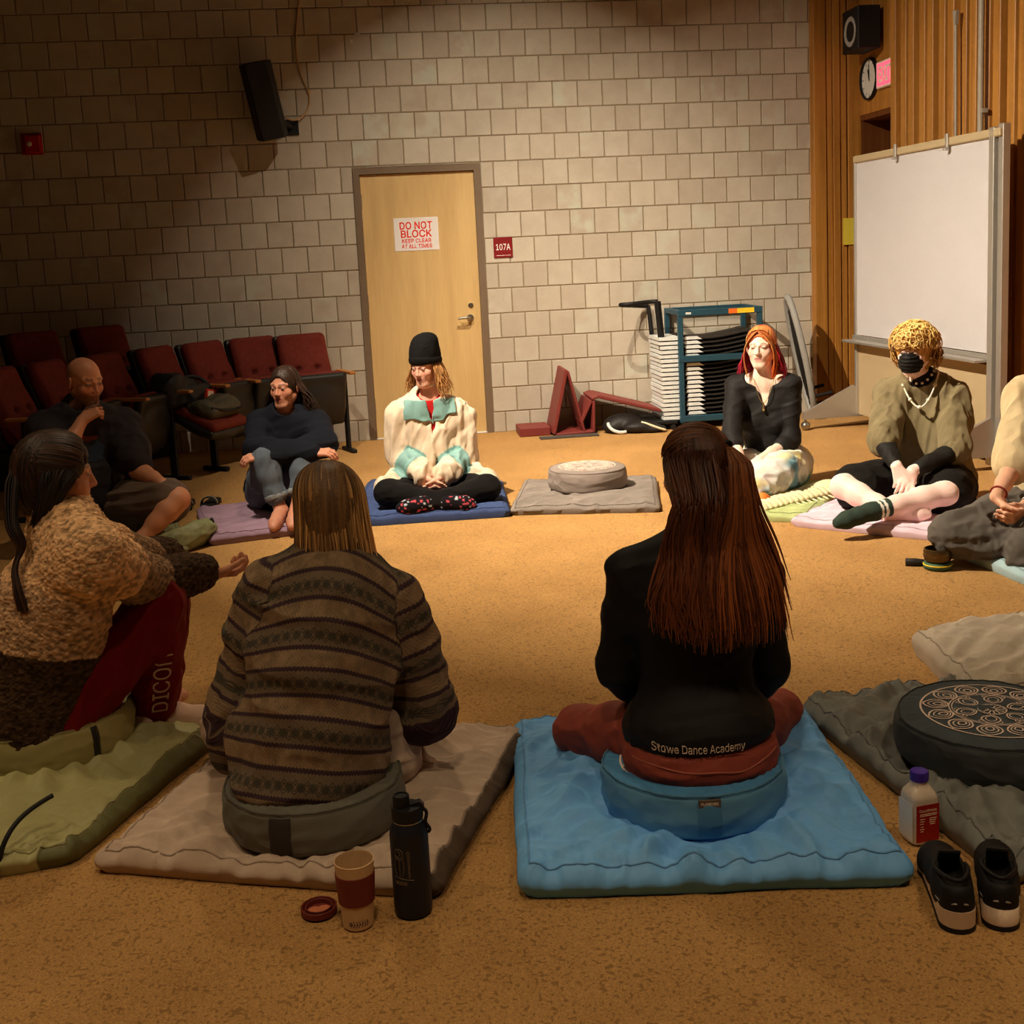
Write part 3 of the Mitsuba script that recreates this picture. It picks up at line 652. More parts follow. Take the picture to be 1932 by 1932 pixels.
part(t, 'rim', tube(ring(Rr - 0.03), 0.027, 10, False), 'm_rim', True, label='grey padded rim')
dd = trimesh.Trimesh(np.vstack([ring(Rr - 0.10)[:-1], cc[None]]), np.array([[i, (i + 1) % 60, 60] for i in range(60)]), process=False)
part(t, 'bed', trimesh.Trimesh(np.vstack([dd.vertices + nn * 0.004, dd.vertices - nn * 0.004]), np.vstack([dd.faces, dd.faces[:, ::-1] + 61]), process=False), 'm_black', label='black bed')
a, b = ring(Rr - 0.10), ring(Rr - 0.045)
for i in range(0, 60, 3): part(t, 'spring', tube([a[i], b[i]], 0.006, 6), 'm_dark', True)
for s in (-1, 1):
    p = ring(Rr - 0.03)[int(22 + 16 * (s > 0)) % 60]; part(t, 'leg', tube([p, p - nn * 0.16], 0.014, 8), 'm_dark', True)
mat('m_vinyl', (0.47, 0.19, 0.17), 0.5, spec=0.4)
t = thing('folding_mat', 'maroon vinyl folding exercise mat standing half open on the floor by the wall', 'mat')
FX = [([1.19, 0.035], [1.44, 0.035], 0.07), ([1.455, 0.02], [1.575, 0.53], 0.028), ([1.585, 0.52], [1.70, 0.03], 0.02), ([1.47, 0.014], [1.77, 0.022], 0.022), ([1.675, 0.10], [1.765, 0.275], 0.028), ([1.775, 0.015], [1.785, 0.27], 0.024), ([1.765, 0.285], [1.83, 0.305], 0.024), ([1.83, 0.30], [2.33, 0.155], 0.026)]
for (a, b, th) in FX:
    a, b = np.array(a), np.array(b); d = unit(b - a); L = np.linalg.norm(b - a)
    y0, y1 = (-0.46, -0.06) if th < 0.05 else (-0.36, -0.06)
    m = box(0, L, y0, y1, -th / 2, th / 2, 0.006)
    part(t, 'panel', xf(m, frame([d[0], 0, d[1]], [0, 1, 0], [-d[1], 0, d[0]], (a[0], 0, a[1]))), 'm_vinyl')
t = thing('floor_board', 'thin dark grey board lying on the carpet under the maroon folding mat', 'board')
mat('m_slate', (0.30, 0.27, 0.25), 0.7)
whole(t, box(1.33, 1.80, -0.56, -0.47, 0.001, 0.014, 0.002), 'm_slate')
t = thing('holdall', 'black holdall lying on the floor under the maroon folding mat', 'bag')
g = Sdf().ell((2.02, -0.42, 0.075), (0.15, 0.10, 0.075), None, 0.03).ell((2.14, -0.52, 0.05), (0.14, 0.08, 0.05), None, 0.03).ell((2.25, -0.54, 0.03), (0.10, 0.07, 0.03), None, 0.03).ell((1.94, -0.44, 0.05), (0.09, 0.08, 0.055), None, 0.03)
g = g.mesh(0.009); g.vertices[:, 2] = np.maximum(g.vertices[:, 2], 0.001)
part(t, 'body', g, 'm_nylon', True, tint(g, lin((0.13, 0.11, 0.10)), 0.3, 2))
part(t, 'trim', tube(curve([(1.885, -0.50, 0.09), (1.90, -0.53, 0.05), (1.95, -0.55, 0.022), (2.02, -0.545, 0.02)], 16), 0.014, 8), 'm_plastic_white', True, label='pale trim')
part(t, 'strap', tube(curve([(2.14, -0.565, 0.09), (2.20, -0.585, 0.07), (2.26, -0.60, 0.045), (2.33, -0.59, 0.02)], 16), 0.010, 8), 'm_cream', True, label='pale strap')

# ================================================================ floor cushions
def quad_map(C, u, v):
    C = np.asarray(C, float)
    return (C[0] * ((1 - u) * (1 - v))[..., None] + C[1] * (u * (1 - v))[..., None] + C[2] * (u * v)[..., None] + C[3] * ((1 - u) * v)[..., None])
def mat_height(W, L, u, v, th, soft, dents, xy, seed, wr):
    du, dv = np.minimum(u, 1 - u) * W, np.minimum(v, 1 - v) * L
    R = 0.035
    e = lambda d: np.sqrt(np.clip(1 - (1 - np.clip(d / R, 0, 1)) ** 2, 0, 1))
    f = np.minimum(e(du), e(dv)) * 0.5 + 0.5 * e(du) * e(dv)
    z = th * f * (1 + soft * (np.sin(np.pi * u) * np.sin(np.pi * v) - 0.3))
    P = np.stack([xy[..., 0], xy[..., 1], 0 * u], -1)
    n1 = meshkit.fbm(P * 7, 3, seed) - 0.5
    puck = folds(P.reshape(-1, 3), unit([0.05, 1, 0]), 16, seed + 3, 5).reshape(u.shape) * np.exp(-dv / 0.09) + folds(P.reshape(-1, 3), unit([1, 0.05, 0]), 16, seed + 4, 5).reshape(u.shape) * np.exp(-du / 0.09)
    big = folds(P.reshape(-1, 3), unit([0.7, 0.6, 0]), 7, seed + 5, 4).reshape(u.shape)
    fine_ = folds(P.reshape(-1, 3), unit([0.8, -0.5, 0]), 26, seed + 6, 5).reshape(u.shape)
    inner = np.clip(np.minimum(du, dv) / 0.05, 0, 1)
    z = z + f * (0.018 * n1 + wr * (0.0050 * puck + 0.0075 * big * inner + 0.0022 * fine_))
    for (x, y, r, d) in dents:
        q = np.hypot(xy[..., 0] - x, xy[..., 1] - y) / r
        z = z - d * np.clip(1.25 - q, 0, 1) ** 0.7 * f + 0.014 * np.exp(-((q - 1.38) / 0.2) ** 2) * f + wr * 0.006 * np.exp(-((q - 1.4) / 0.3) ** 2) * f * np.sin(np.arctan2(xy[..., 1] - y, xy[..., 0] - x) * 23 + 4 * n1)
    return z, f
def floor_mat(name, label, C, th, color, edge=None, seed=1, soft=0.10, wr=1.0, dents=(), n=120, lift=0.001, group=None, seam=None, bend=None, bsdf='m_fabric', catg='cushion'):
    C = np.asarray(C, float); W, L = np.linalg.norm(C[1] - C[0]), np.linalg.norm(C[3] - C[0])
    g = 0.5 - 0.5 * np.cos(np.linspace(0, np.pi, n)); g = 0.55 * g + 0.45 * np.linspace(0, 1, n)
    u, v = np.meshgrid(g, g, indexing='ij')
    us = u + 0.0; C3 = np.c_[C, np.zeros(4)]
    wob = lambda t, s: 0.012 * (meshkit.fbm(np.stack([t * 6 + s, 0 * t + seed, 0 * t], -1), 2, seed) - 0.5)
    X = quad_map(C3, u, v)
    ax, ay = unit(C3[1] - C3[0]), unit(C3[3] - C3[0])
    X = X + (wob(v, 1) * (1 - 2 * u) * (1 if True else 0))[..., None] * ax + (wob(u, 5) * (1 - 2 * v))[..., None] * ay
    # rounded corners
    c = 0.03; du, dv = np.minimum(u, 1 - u) * W, np.minimum(v, 1 - v) * L
    k = np.clip(1 - du / c, 0, 1) * np.clip(1 - dv / c, 0, 1) * c * 0.35
    X = X + (k * np.sign(0.5 - u))[..., None] * ax + (k * np.sign(0.5 - v))[..., None] * ay
    z, f = mat_height(W, L, u, v, th, soft, dents, X, seed, wr)
    z = np.maximum(z, 0.004 * f)
    top = X.copy(); top[..., 2] = z + lift
    bulge = 0.016 * np.sin(np.pi * np.clip(f, 0, 1)) * (f < 0.999)
    top = top + (bulge * np.where(du < 0.04, np.sign(u - 0.5), 0))[..., None] * ax + (bulge * np.where(dv < 0.04, np.sign(v - 0.5), 0))[..., None] * ay
    if bend is not None: top[..., 2] += bend(top)
    bot = X.copy(); bot[..., 2] = lift + (0 if bend is None else bend(X))
    V = np.vstack([top.reshape(-1, 3), bot.reshape(-1, 3)])
    idx = np.arange(n * n).reshape(n, n); q = np.stack([idx[:-1, :-1], idx[1:, :-1], idx[1:, 1:], idx[:-1, 1:]], -1).reshape(-1, 4)
    F = np.vstack([q[:, [0, 1, 2]], q[:, [0, 2, 3]]]); F = np.vstack([F, F[:, ::-1] + n * n])
    rim = np.r_[idx[:, 0], idx[-1, 1:], idx[-2::-1, -1], idx[0, -2:0:-1]]; nx = np.roll(rim, -1)
    F = np.vstack([F, np.stack([rim, rim + n * n, nx + n * n], 1), np.stack([rim, nx + n * n, nx], 1)])
    m = trimesh.Trimesh(V, F, process=False)
    col = lin(color) * (1 + 0.22 * (meshkit.fbm(V * [5, 5, 5], 3, seed + 11) - 0.5) + 0.10 * (meshkit.fbm(V * 260, 1, seed + 2) - 0.5))[:, None]
    if edge is not None:
        side = np.r_[(f < 0.93).ravel(), np.ones(n * n, bool)]
        which = np.r_[(edge[0](u, v)).ravel(), np.zeros(n * n, bool)]
        s = (side & which)[:, None]; col = np.where(s, lin(edge[1]) * (1 + 0.3 * (meshkit.fbm(V * 40, 2, 5) - 0.5))[:, None], col)
    t = thing(name, label, catg, group)
    part(t, 'cover', m, bsdf, True, np.clip(col, 0, 1))
    i0 = int(np.searchsorted(g, 0.020 / W)); j0 = int(np.searchsorted(g, 0.020 / L))
    ringi = [top[i, j0] for i in range(i0, n - i0)] + [top[n - 1 - i0, j] for j in range(j0, n - j0)] + [top[i, n - 1 - j0] for i in range(n - 1 - i0, i0 - 1, -1)] + [top[i0, j] for j in range(n - 1 - j0, j0 - 1, -1)]
    part(t, 'seam', tube(np.array(ringi)[::2] + [0, 0, 0.0005], 0.0026, 6, False), bsdf, True, np.tile(lin(color) * 0.7, (len(ringi[::2]) * 6, 1)), label='piped seam')
    return t, (lambda x, y: float(np.interp(0, [0], [th])))
def zafu(name, label, c, R, H, color, seed=1, dent=None, label_group=None, top_color=None, strap=None, tag=False, mandala=0.0, squash=(1, 1), bsdf='m_fabric', piping=True):
    x0, y0, z0 = c
    rs = np.r_[np.linspace(0.002, 0.80, 26), np.linspace(0.82, 1.0, 14)]
    prof = []
    for r in rs: prof.append((R * r * 0.965, H * (1.0 - 0.10 * r ** 6) + 0.004))
    th = np.linspace(0, np.pi, 30)
    side = [(R * (0.955 + 0.045 * math.sin(a)), H * (0.5 + 0.40 * math.cos(a))) for a in th]
    prof += side[1:] + [(R * 0.9, 0.0), (0.002, 0.0)]
    prof = np.array(prof); NS = 160
    m = lathe(prof, NS); V = m.vertices.reshape(len(prof), NS, 3).copy()
    ang = np.arange(NS) * 2 * np.pi / NS
    rr = np.hypot(V[..., 0], V[..., 1]) / R
    top = np.clip((V[..., 2] / H - 0.6) / 0.3, 0, 1)
    pl = 0.0026 * np.sin(ang * 46 + 3 * np.sin(ang * 5 + seed)) * np.exp(-((rr - 0.86) / 0.075) ** 2) * top
    V[..., 2] += pl
    P = V.reshape(-1, 3)
    d = 0.010 * npn(P + seed, 8, seed, 3) + 0.0035 * folds(P, [1, 0.3, 0.15], 12, seed)
    rad = unit_rows(P * [1, 1, 0.3]); P = P + rad * d[:, None] * np.clip(P[:, 2:] / 0.02, 0, 1)
    P[:, 0] *= squash[0]; P[:, 1] *= squash[1]
    if dent:
        dx, dy, dr, dd = dent
        q = np.hypot(P[:, 0] - dx, P[:, 1] - dy) / dr
        P[:, 2] -= dd * np.clip(1.2 - q, 0, 1) ** 0.8 * np.clip(P[:, 2] / H, 0, 1)
    P[:, 2] = np.maximum(P[:, 2], 0)
    V = P + [x0, y0, z0]
    m = trimesh.Trimesh(V, m.faces, process=False)
    base = lin(color) * (1 + 0.20 * 2 * npn(V, 14, seed + 1))[:, None]
    if top_color is not None:
        tm = np.repeat(np.arange(len(prof)) < 40, NS)[:, None]; base = np.where(tm, lin(top_color) * (1 + 0.2 * 2 * npn(V, 14, seed + 1))[:, None], base)
    t = thing(name, label, 'cushion', label_group)
    part(t, 'cover', m, bsdf, True, np.clip(base, 0, 1))
    Pg = P.reshape(len(prof), NS, 3)
    if piping:
        ring = Pg[38] + [x0, y0, z0 + 0.001]
        part(t, 'piping', tube(np.vstack([ring, ring[:1]]), 0.0028, 6, False), bsdf, True, np.tile(lin(color) * 0.72, ((NS + 1) * 6, 1)), label='piped seam')
    if strap is not None:
        for a, wd, colr in strap:
            i = int(a / (2 * np.pi) * NS) % NS
            rows = list(range(41, len(prof) - 4, 3))
            def ribbon(da): return np.array([Pg[r, (i + da) % NS] for r in rows]) + [x0, y0, z0]
            k = max(1, int(round(wd / (2 * np.pi * R) * NS / 2)))
            A, Bq = ribbon(-k), ribbon(k); mid = ribbon(0); nrm = unit([math.cos(a), math.sin(a), 0])
            o = nrm * 0.004
            vv = np.vstack([A + o * 0.6, mid + o * 1.3, Bq + o * 0.6, A - o, Bq - o]); nr = len(rows); ff = []
            for r in range(nr - 1):
                for (p, q) in ((0, 1), (1, 2), (2, 4), (4, 3), (3, 0)):
                    ff += [[p * nr + r, q * nr + r, q * nr + r + 1], [p * nr + r, q * nr + r + 1, p * nr + r + 1]]
            part(t, 'handle', trimesh.Trimesh(vv, np.array(ff), process=False), bsdf, True, np.tile(lin(colr), (len(vv), 1)), label='fabric handle strap')
            if tag:
                pt = mid[0] + nrm * 0.006 + [0, 0, -0.006]; tx = np.cross([0, 0, 1], nrm)
                mat('m_tag', (0.36, 0.30, 0.25), 0.6)
                part(t, 'tag', xf(box(-0.027, 0.027, -0.010, 0.010, -0.003, 0.003, 0.001), frame(tx, [0, 0, 1], nrm, pt)), 'm_tag', label='small woven tag')
                part(t, 'tag_lettering', text('FLORENSI', 0.0065, 0.0008, frame(tx, [0, 0, 1], nrm, pt + nrm * 0.003), True, 0.042), 'm_cream', label='tag lettering')
    if mandala:
        mat('m_print', (0.90, 0.80, 0.74), 0.7)
        zt = lambda p: np.array([x0 + p[0] * squash[0], y0 + p[1] * squash[1], z0 + np.interp(np.hypot(*p) / R / 0.965, rs, Pg[:40, :, 2].mean(1)) + 0.0022])
        S = mandala; L = []
        circ = lambda r, n=72: [(r * math.cos(a), r * math.sin(a)) for a in np.linspace(0, 2 * np.pi, n)]
        L.append((circ(S), 0.0028)); L.append((circ(S * 0.60), 0.0018)); L.append((circ(S * 0.56), 0.0014)); L.append((circ(S * 0.2, 30), 0.0016))
        for k in range(12):
            a = k * np.pi / 6
            def pet(r0, r1, w, n=14):
                t_ = np.linspace(0, 1, n); prof_ = np.sin(np.pi * np.clip(t_, 0, 1)) ** 0.7 * w
                r_ = r0 + (r1 - r0) * t_
                lft = [(r * math.cos(a) - q * math.sin(a), r * math.sin(a) + q * math.cos(a)) for r, q in zip(r_, prof_)]
                rgt = [(r * math.cos(a) + q * math.sin(a), r * math.sin(a) - q * math.cos(a)) for r, q in zip(r_, prof_)]
                return lft + rgt[::-1][1:]
            L.append((pet(S * 0.60, S * 0.97, S * 0.17), 0.0026)); L.append((pet(S * 0.64, S * 0.90, S * 0.115), 0.0017)); L.append((pet(S * 0.68, S * 0.82, S * 0.055), 0.0022))
            if k % 2 == 0:
                L.append((pet(S * 0.24, S * 0.55, S * 0.13), 0.0022)); L.append((pet(S * 0.28, S * 0.48, S * 0.075), 0.0016))
            L.append((pet(S * 0.05, S * 0.20, S * 0.035, 8), 0.0013))
            r = S * 0.50; L.append(([(r * math.cos(a + 0.26) + 0.006 * math.cos(b), r * math.sin(a + 0.26) + 0.006 * math.sin(b)) for b in np.linspace(0, 6.28, 10)], 0.0014))
        ms = []
        for pl_, w in L:
            p3 = np.array([zt(p) for p in pl_]); ms.append(tube(p3, w, 4, False, flat=(np.tile([0, 0, 1.0], (len(p3), 1)), 0.4)))
        part(t, 'mandala_print', cat(*ms), 'm_print', label='pale printed mandala of petals', kind='stuff')
    return t
def unit_rows(P): return P / (np.linalg.norm(P, axis=1, keepdims=True) + 1e-9)

front = lambda u, v: v < 0.5
# near mats (corners: front left, front right, back right, back left)
floor_mat('floor_mat', 'bright blue square floor mat under the woman in black with the long auburn hair', [(0.400, -7.225), (1.290, -7.350), (1.372, -6.33), (0.495, -6.30)], 0.075, (0.44, 0.69, 0.93), seed=3, soft=0.3, wr=2.0, dents=[(0.885, -6.93, 0.235, 0.020)], n=170, group='floor mats of the circle', bsdf='m_nylon')
floor_mat('floor_mat', 'beige square floor mat with a dark brown right edge under the patterned sweater', [(-0.625, -6.885), (0.205, -7.185), (0.520, -6.36), (-0.30, -6.05)], 0.065, (0.74, 0.65, 0.575), edge=(lambda u, v: u > 0.9, (0.33, 0.27, 0.22)), seed=6, soft=0.25, wr=1.8, dents=[(-0.085, -6.80, 0.23, 0.020)], n=160, group='floor mats of the circle')
floor_mat('floor_mat', 'olive green square floor mat at the left edge under the woman in the fleece jacket', [(-1.45, -6.95), (-0.70, -6.83), (-0.40, -6.03), (-1.20, -5.85)], 0.075, (0.68, 0.66, 0.46), edge=(lambda u, v: u > 0.9, (0.42, 0.42, 0.26)), seed=9, soft=0.3, wr=2.0, dents=[(-0.93, -6.2, 0.22, 0.020)], n=140, group='floor mats of the circle', bsdf='m_nylon')
floor_mat('floor_mat', 'wrinkled grey floor mat at the right edge under the mandala cushion', [(1.50, -7.40), (2.45, -7.05), (2.10, -6.22), (1.385, -6.36)], 0.075, (0.47, 0.47, 0.45), seed=12, soft=0.35, wr=2.8, dents=[(1.73, -6.87, 0.25, 0.015)], n=140, group='floor mats of the circle', bsdf='m_nylon')
# far mats
floor_mat('floor_mat', 'lavender floor mat under the woman in the navy sweater', [(-0.83, -3.40), (-0.10, -3.22), (-0.25, -2.42), (-1.02, -2.55)], 0.055, (0.60, 0.49, 0.56), seed=15, group='floor mats of the circle', n=76)
floor_mat('floor_mat', 'navy blue floor mat under the woman in the black beanie', [(-0.12, -3.20), (0.795, -3.22), (0.84, -2.35), (0.0, -2.05)], 0.055, (0.24, 0.30, 0.46), seed=18, group='floor mats of the circle', n=76)
floor_mat('floor_mat', 'empty grey floor mat holding a round grey cushion in the middle of the far side', [(0.815, -3.19), (1.62, -3.38), (1.80, -2.52), (0.985, -2.40)], 0.05, (0.50, 0.46, 0.43), seed=21, wr=1.2, group='floor mats of the circle', n=76)
floor_mat('floor_mat', 'pale green floor mat under the woman with red hair', [(2.00, -3.72), (2.30, -3.90), (2.78, -3.15), (2.20, -2.80)], 0.05, (0.66, 0.70, 0.48), seed=24, group='floor mats of the circle', n=76)
floor_mat('floor_mat', 'pale pink floor mat under the person in the black face mask', [(2.20, -3.93), (2.93, -4.62), (3.45, -3.95), (2.74, -3.42)], 0.055, (0.83, 0.73, 0.78), seed=27, wr=1.2, group='floor mats of the circle', n=76)
floor_mat('floor_mat', 'pale blue floor mat at the right edge under the person in grey trousers', [(2.69, -4.62), (2.78, -5.42), (3.60, -5.32), (3.50, -4.45)], 0.06, (0.66, 0.76, 0.78), seed=30, group='floor mats of the circle', n=76)
floor_mat('floor_mat', 'beige floor mat with a black corner tab at the right edge behind the mandala cushion', [(1.90, -6.53), (2.7, -6.45), (2.6, -5.75), (1.96, -5.9)], 0.10, (0.72, 0.66, 0.58), seed=33, wr=1.8, group='floor mats of the circle', n=80)
t = 'floor_mat_010'
part(t, 'tab', box(1.865, 1.90, -6.535, -6.50, 0.07, 0.112, 0.004), 'm_black', label='black corner tab')
floor_mat('floor_mat', 'sage green floor mat under the bald man in the navy T-shirt', [(-1.62, -3.95), (-0.92, -3.56), (-1.12, -2.75), (-1.85, -3.05)], 0.05, (0.50, 0.50, 0.36), seed=36, group='floor mats of the circle', n=60)

zafu('round_cushion', 'blue round cushion with a tagged handle under the woman with long auburn hair', (0.885, -6.93, 0.052), 0.240, 0.125, (0.36, 0.56, 0.70), seed=2, dent=(0, 0.06, 0.21, 0.035), label_group='round meditation cushions', strap=[(-1.65, 0.05, (0.30, 0.50, 0.65))], tag=True, bsdf='m_fabric', top_color=(0.28, 0.50, 0.68), mandala=0.185)
zafu('round_cushion', 'grey round cushion with a dark handle strap under the patterned sweater', (-0.088, -6.80, 0.045), 0.235, 0.125, (0.40, 0.385, 0.345), seed=5, dent=(0, 0.05, 0.2, 0.035), label_group='round meditation cushions', strap=[(-1.90, 0.05, (0.23, 0.20, 0.18))])
zafu('round_cushion', 'olive green round cushion under the woman in the fleece jacket', (-0.93, -6.20, 0.06), 0.27, 0.145, (0.62, 0.58, 0.38), seed=8, dent=(-0.05, 0, 0.22, 0.04), label_group='round meditation cushions', strap=[(-0.75, 0.012, (0.13, 0.12, 0.09)), (0.3, 0.05, (0.2, 0.2, 0.14))], bsdf='m_nylon')
zafu('round_cushion', 'dark slate round cushion printed with a pale mandala on the grey mat', (1.735, -6.87, 0.065), 0.255, 0.125, (0.27, 0.28, 0.285), seed=11, label_group='round meditation cushions', mandala=0.185, top_color=(0.28, 0.31, 0.33))
zafu('round_cushion', 'unused grey round cushion with a pale mandala on the far grey mat', (1.325, -2.78, 0.048), 0.238, 0.13, (0.53, 0.48, 0.45), seed=14, label_group='round meditation cushions', mandala=0.17)

JOINTS = {
    'auburn': dict(pelvis=(0.904, -6.900, 0.244), chest=(0.916, -6.880, 0.491), neck=(0.927, -6.860, 0.704), head=(0.943, -6.820, 0.893), shL=(0.758, -6.850, 0.654), shR=(1.095, -6.850, 0.621), elL=(0.716, -6.820, 0.385), elR=(1.131, -6.820, 0.347), wrL=(0.870, -6.600, 0.162), wrR=(1.103, -6.600, 0.148), hipL=(0.818, -6.860, 0.196), hipR=(1.004, -6.860, 0.182), knL=(0.642, -6.580, 0.124), knR=(1.262, -6.500, 0.085), anL=(1.087, -6.400, 0.062), anR=(0.935, -6.450, 0.097)),
    'sweater': dict(pelvis=(-0.094, -6.780, 0.224), chest=(-0.051, -6.740, 0.459), neck=(-0.008, -6.640, 0.679), head=(-0.004, -6.600, 0.819), shL=(-0.171, -6.680, 0.652), shR=(0.149, -6.680, 0.567), elL=(-0.298, -6.660, 0.305), elR=(0.209, -6.660, 0.264), wrL=(-0.252, -6.420, 0.110), wrR=(0.107, -6.420, 0.099), hipL=(-0.189, -6.740, 0.180), hipR=(0.004, -6.740, 0.167), knL=(-0.364, -6.350, 0.141), knR=(0.149, -6.350, 0.125), anL=(0.033, -6.250, 0.062), anR=(-0.244, -6.200, 0.069)),
    'fleece': dict(pelvis=(-0.919, -6.250, 0.188), chest=(-0.861, -6.250, 0.461), neck=(-0.805, -6.220, 0.737), head=(-0.808, -6.200, 0.900), shL=(-0.802, -6.060, 0.670), shR=(-0.670, -6.420, 0.697), elL=(-0.665, -5.850, 0.525), elR=(-0.584, -6.200, 0.556), wrL=(-0.610, -5.700, 0.525), wrR=(-0.441, -6.020, 0.523), hipL=(-0.905, -6.120, 0.135), hipR=(-0.876, -6.340, 0.163), knL=(-0.593, -5.920, 0.405), knR=(-0.556, -6.200, 0.485), anL=(-0.671, -5.800, 0.014), anR=(-0.621, -6.120, 0.108)),
    'bald': dict(pelvis=(-1.516, -3.100, 0.207), chest=(-1.514, -3.100, 0.503), neck=(-1.500, -3.120, 0.730), head=(-1.450, -3.140, 0.900), shR=(-1.667, -3.200, 0.654), shL=(-1.297, -3.040, 0.636), elR=(-1.557, -3.400, 0.508), elL=(-1.199, -3.220, 0.405), wrR=(-1.414, -3.400, 0.658), wrL=(-1.052, -3.380, 0.355), hipR=(-1.580, -3.180, 0.208), hipL=(-1.430, -3.050, 0.181), knR=(-1.593, -3.550, 0.224), knL=(-0.974, -3.420, 0.272), anR=(-1.270, -3.620, 0.140), anL=(-1.138, -3.540, 0.111)),
    'navy': dict(pelvis=(-0.532, -2.720, 0.167), chest=(-0.470, -2.720, 0.370), neck=(-0.435, -2.750, 0.593), head=(-0.428, -2.780, 0.767), shR=(-0.591, -2.690, 0.547), shL=(-0.268, -2.790, 0.540), elR=(-0.592, -2.980, 0.436), elL=(-0.214, -2.980, 0.447), wrR=(-0.276, -3.100, 0.419), wrL=(-0.538, -3.100, 0.416), hipR=(-0.608, -2.750, 0.147), hipL=(-0.455, -2.750, 0.136), knR=(-0.540, -3.100, 0.398), knL=(-0.323, -3.060, 0.407), anR=(-0.470, -3.160, 0.113), anL=(-0.380, -3.180, 0.125)),
    'beanie': dict(pelvis=(0.422, -2.720, 0.148), chest=(0.403, -2.740, 0.362), neck=(0.402, -2.760, 0.626), head=(0.389, -2.800, 0.844), shR=(0.226, -2.760, 0.552), shL=(0.578, -2.760, 0.529), elR=(0.216, -2.780, 0.311), elL=(0.579, -2.780, 0.286), wrR=(0.347, -3.000, 0.221), wrL=(0.435, -3.000, 0.215), hipR=(0.323, -2.760, 0.098), hipL=(0.522, -2.760, 0.093), knR=(0.120, -3.020, 0.148), knL=(0.705, -3.020, 0.137), anR=(0.459, -3.160, 0.096), anL=(0.324, -3.160, 0.100)),
    'red': dict(pelvis=(2.411, -2.980, 0.195), chest=(2.359, -3.020, 0.402), neck=(2.348, -3.060, 0.675), head=(2.326, -3.080, 0.863), shR=(2.193, -3.000, 0.637), shL=(2.486, -3.120, 0.641), elR=(2.096, -3.220, 0.385), elL=(2.468, -3.160, 0.315), wrR=(2.094, -3.420, 0.236), wrL=(2.218, -3.340, 0.250), hipR=(2.305, -2.960, 0.134), hipL=(2.507, -3.040, 0.147), knR=(2.059, -3.380, 0.155), knL=(2.295, -3.420, 0.185), anR=(2.244, -3.420, 0.059), anL=(2.034, -3.560, 0.093)),
    'masked': dict(pelvis=(3.063, -3.700, 0.159), chest=(3.004, -3.740, 0.388), neck=(2.963, -3.800, 0.692), head=(2.894, -3.860, 0.870), shR=(2.828, -3.720, 0.627), shL=(3.113, -3.880, 0.619), elR=(2.714, -3.900, 0.403), elL=(3.035, -4.040, 0.362), wrR=(2.695, -4.100, 0.313), wrL=(2.770, -4.120, 0.289), hipR=(2.991, -3.660, 0.097), hipL=(3.130, -3.780, 0.116), knR=(2.481, -3.920, 0.190), knL=(2.919, -4.180, 0.176), anR=(2.645, -4.200, 0.091), anL=(2.482, -4.260, 0.127)),
    'edge': dict(pelvis=(3.228, -4.620, 0.202), chest=(3.211, -4.640, 0.447), neck=(3.204, -4.640, 0.782), head=(3.176, -4.680, 0.970), shR=(3.098, -4.600, 0.710), shL=(3.313, -4.780, 0.730), elR=(2.940, -4.800, 0.438), elL=(3.210, -4.920, 0.397), wrR=(2.757, -4.980, 0.327), wrL=(2.869, -5.020, 0.287), hipR=(3.172, -4.580, 0.160), hipL=(3.325, -4.700, 0.174), knR=(2.624, -4.860, 0.139), knL=(2.852, -5.100, 0.103), anR=(2.871, -4.980, 0.076), anL=(3.070, -4.850, 0.053)),
}

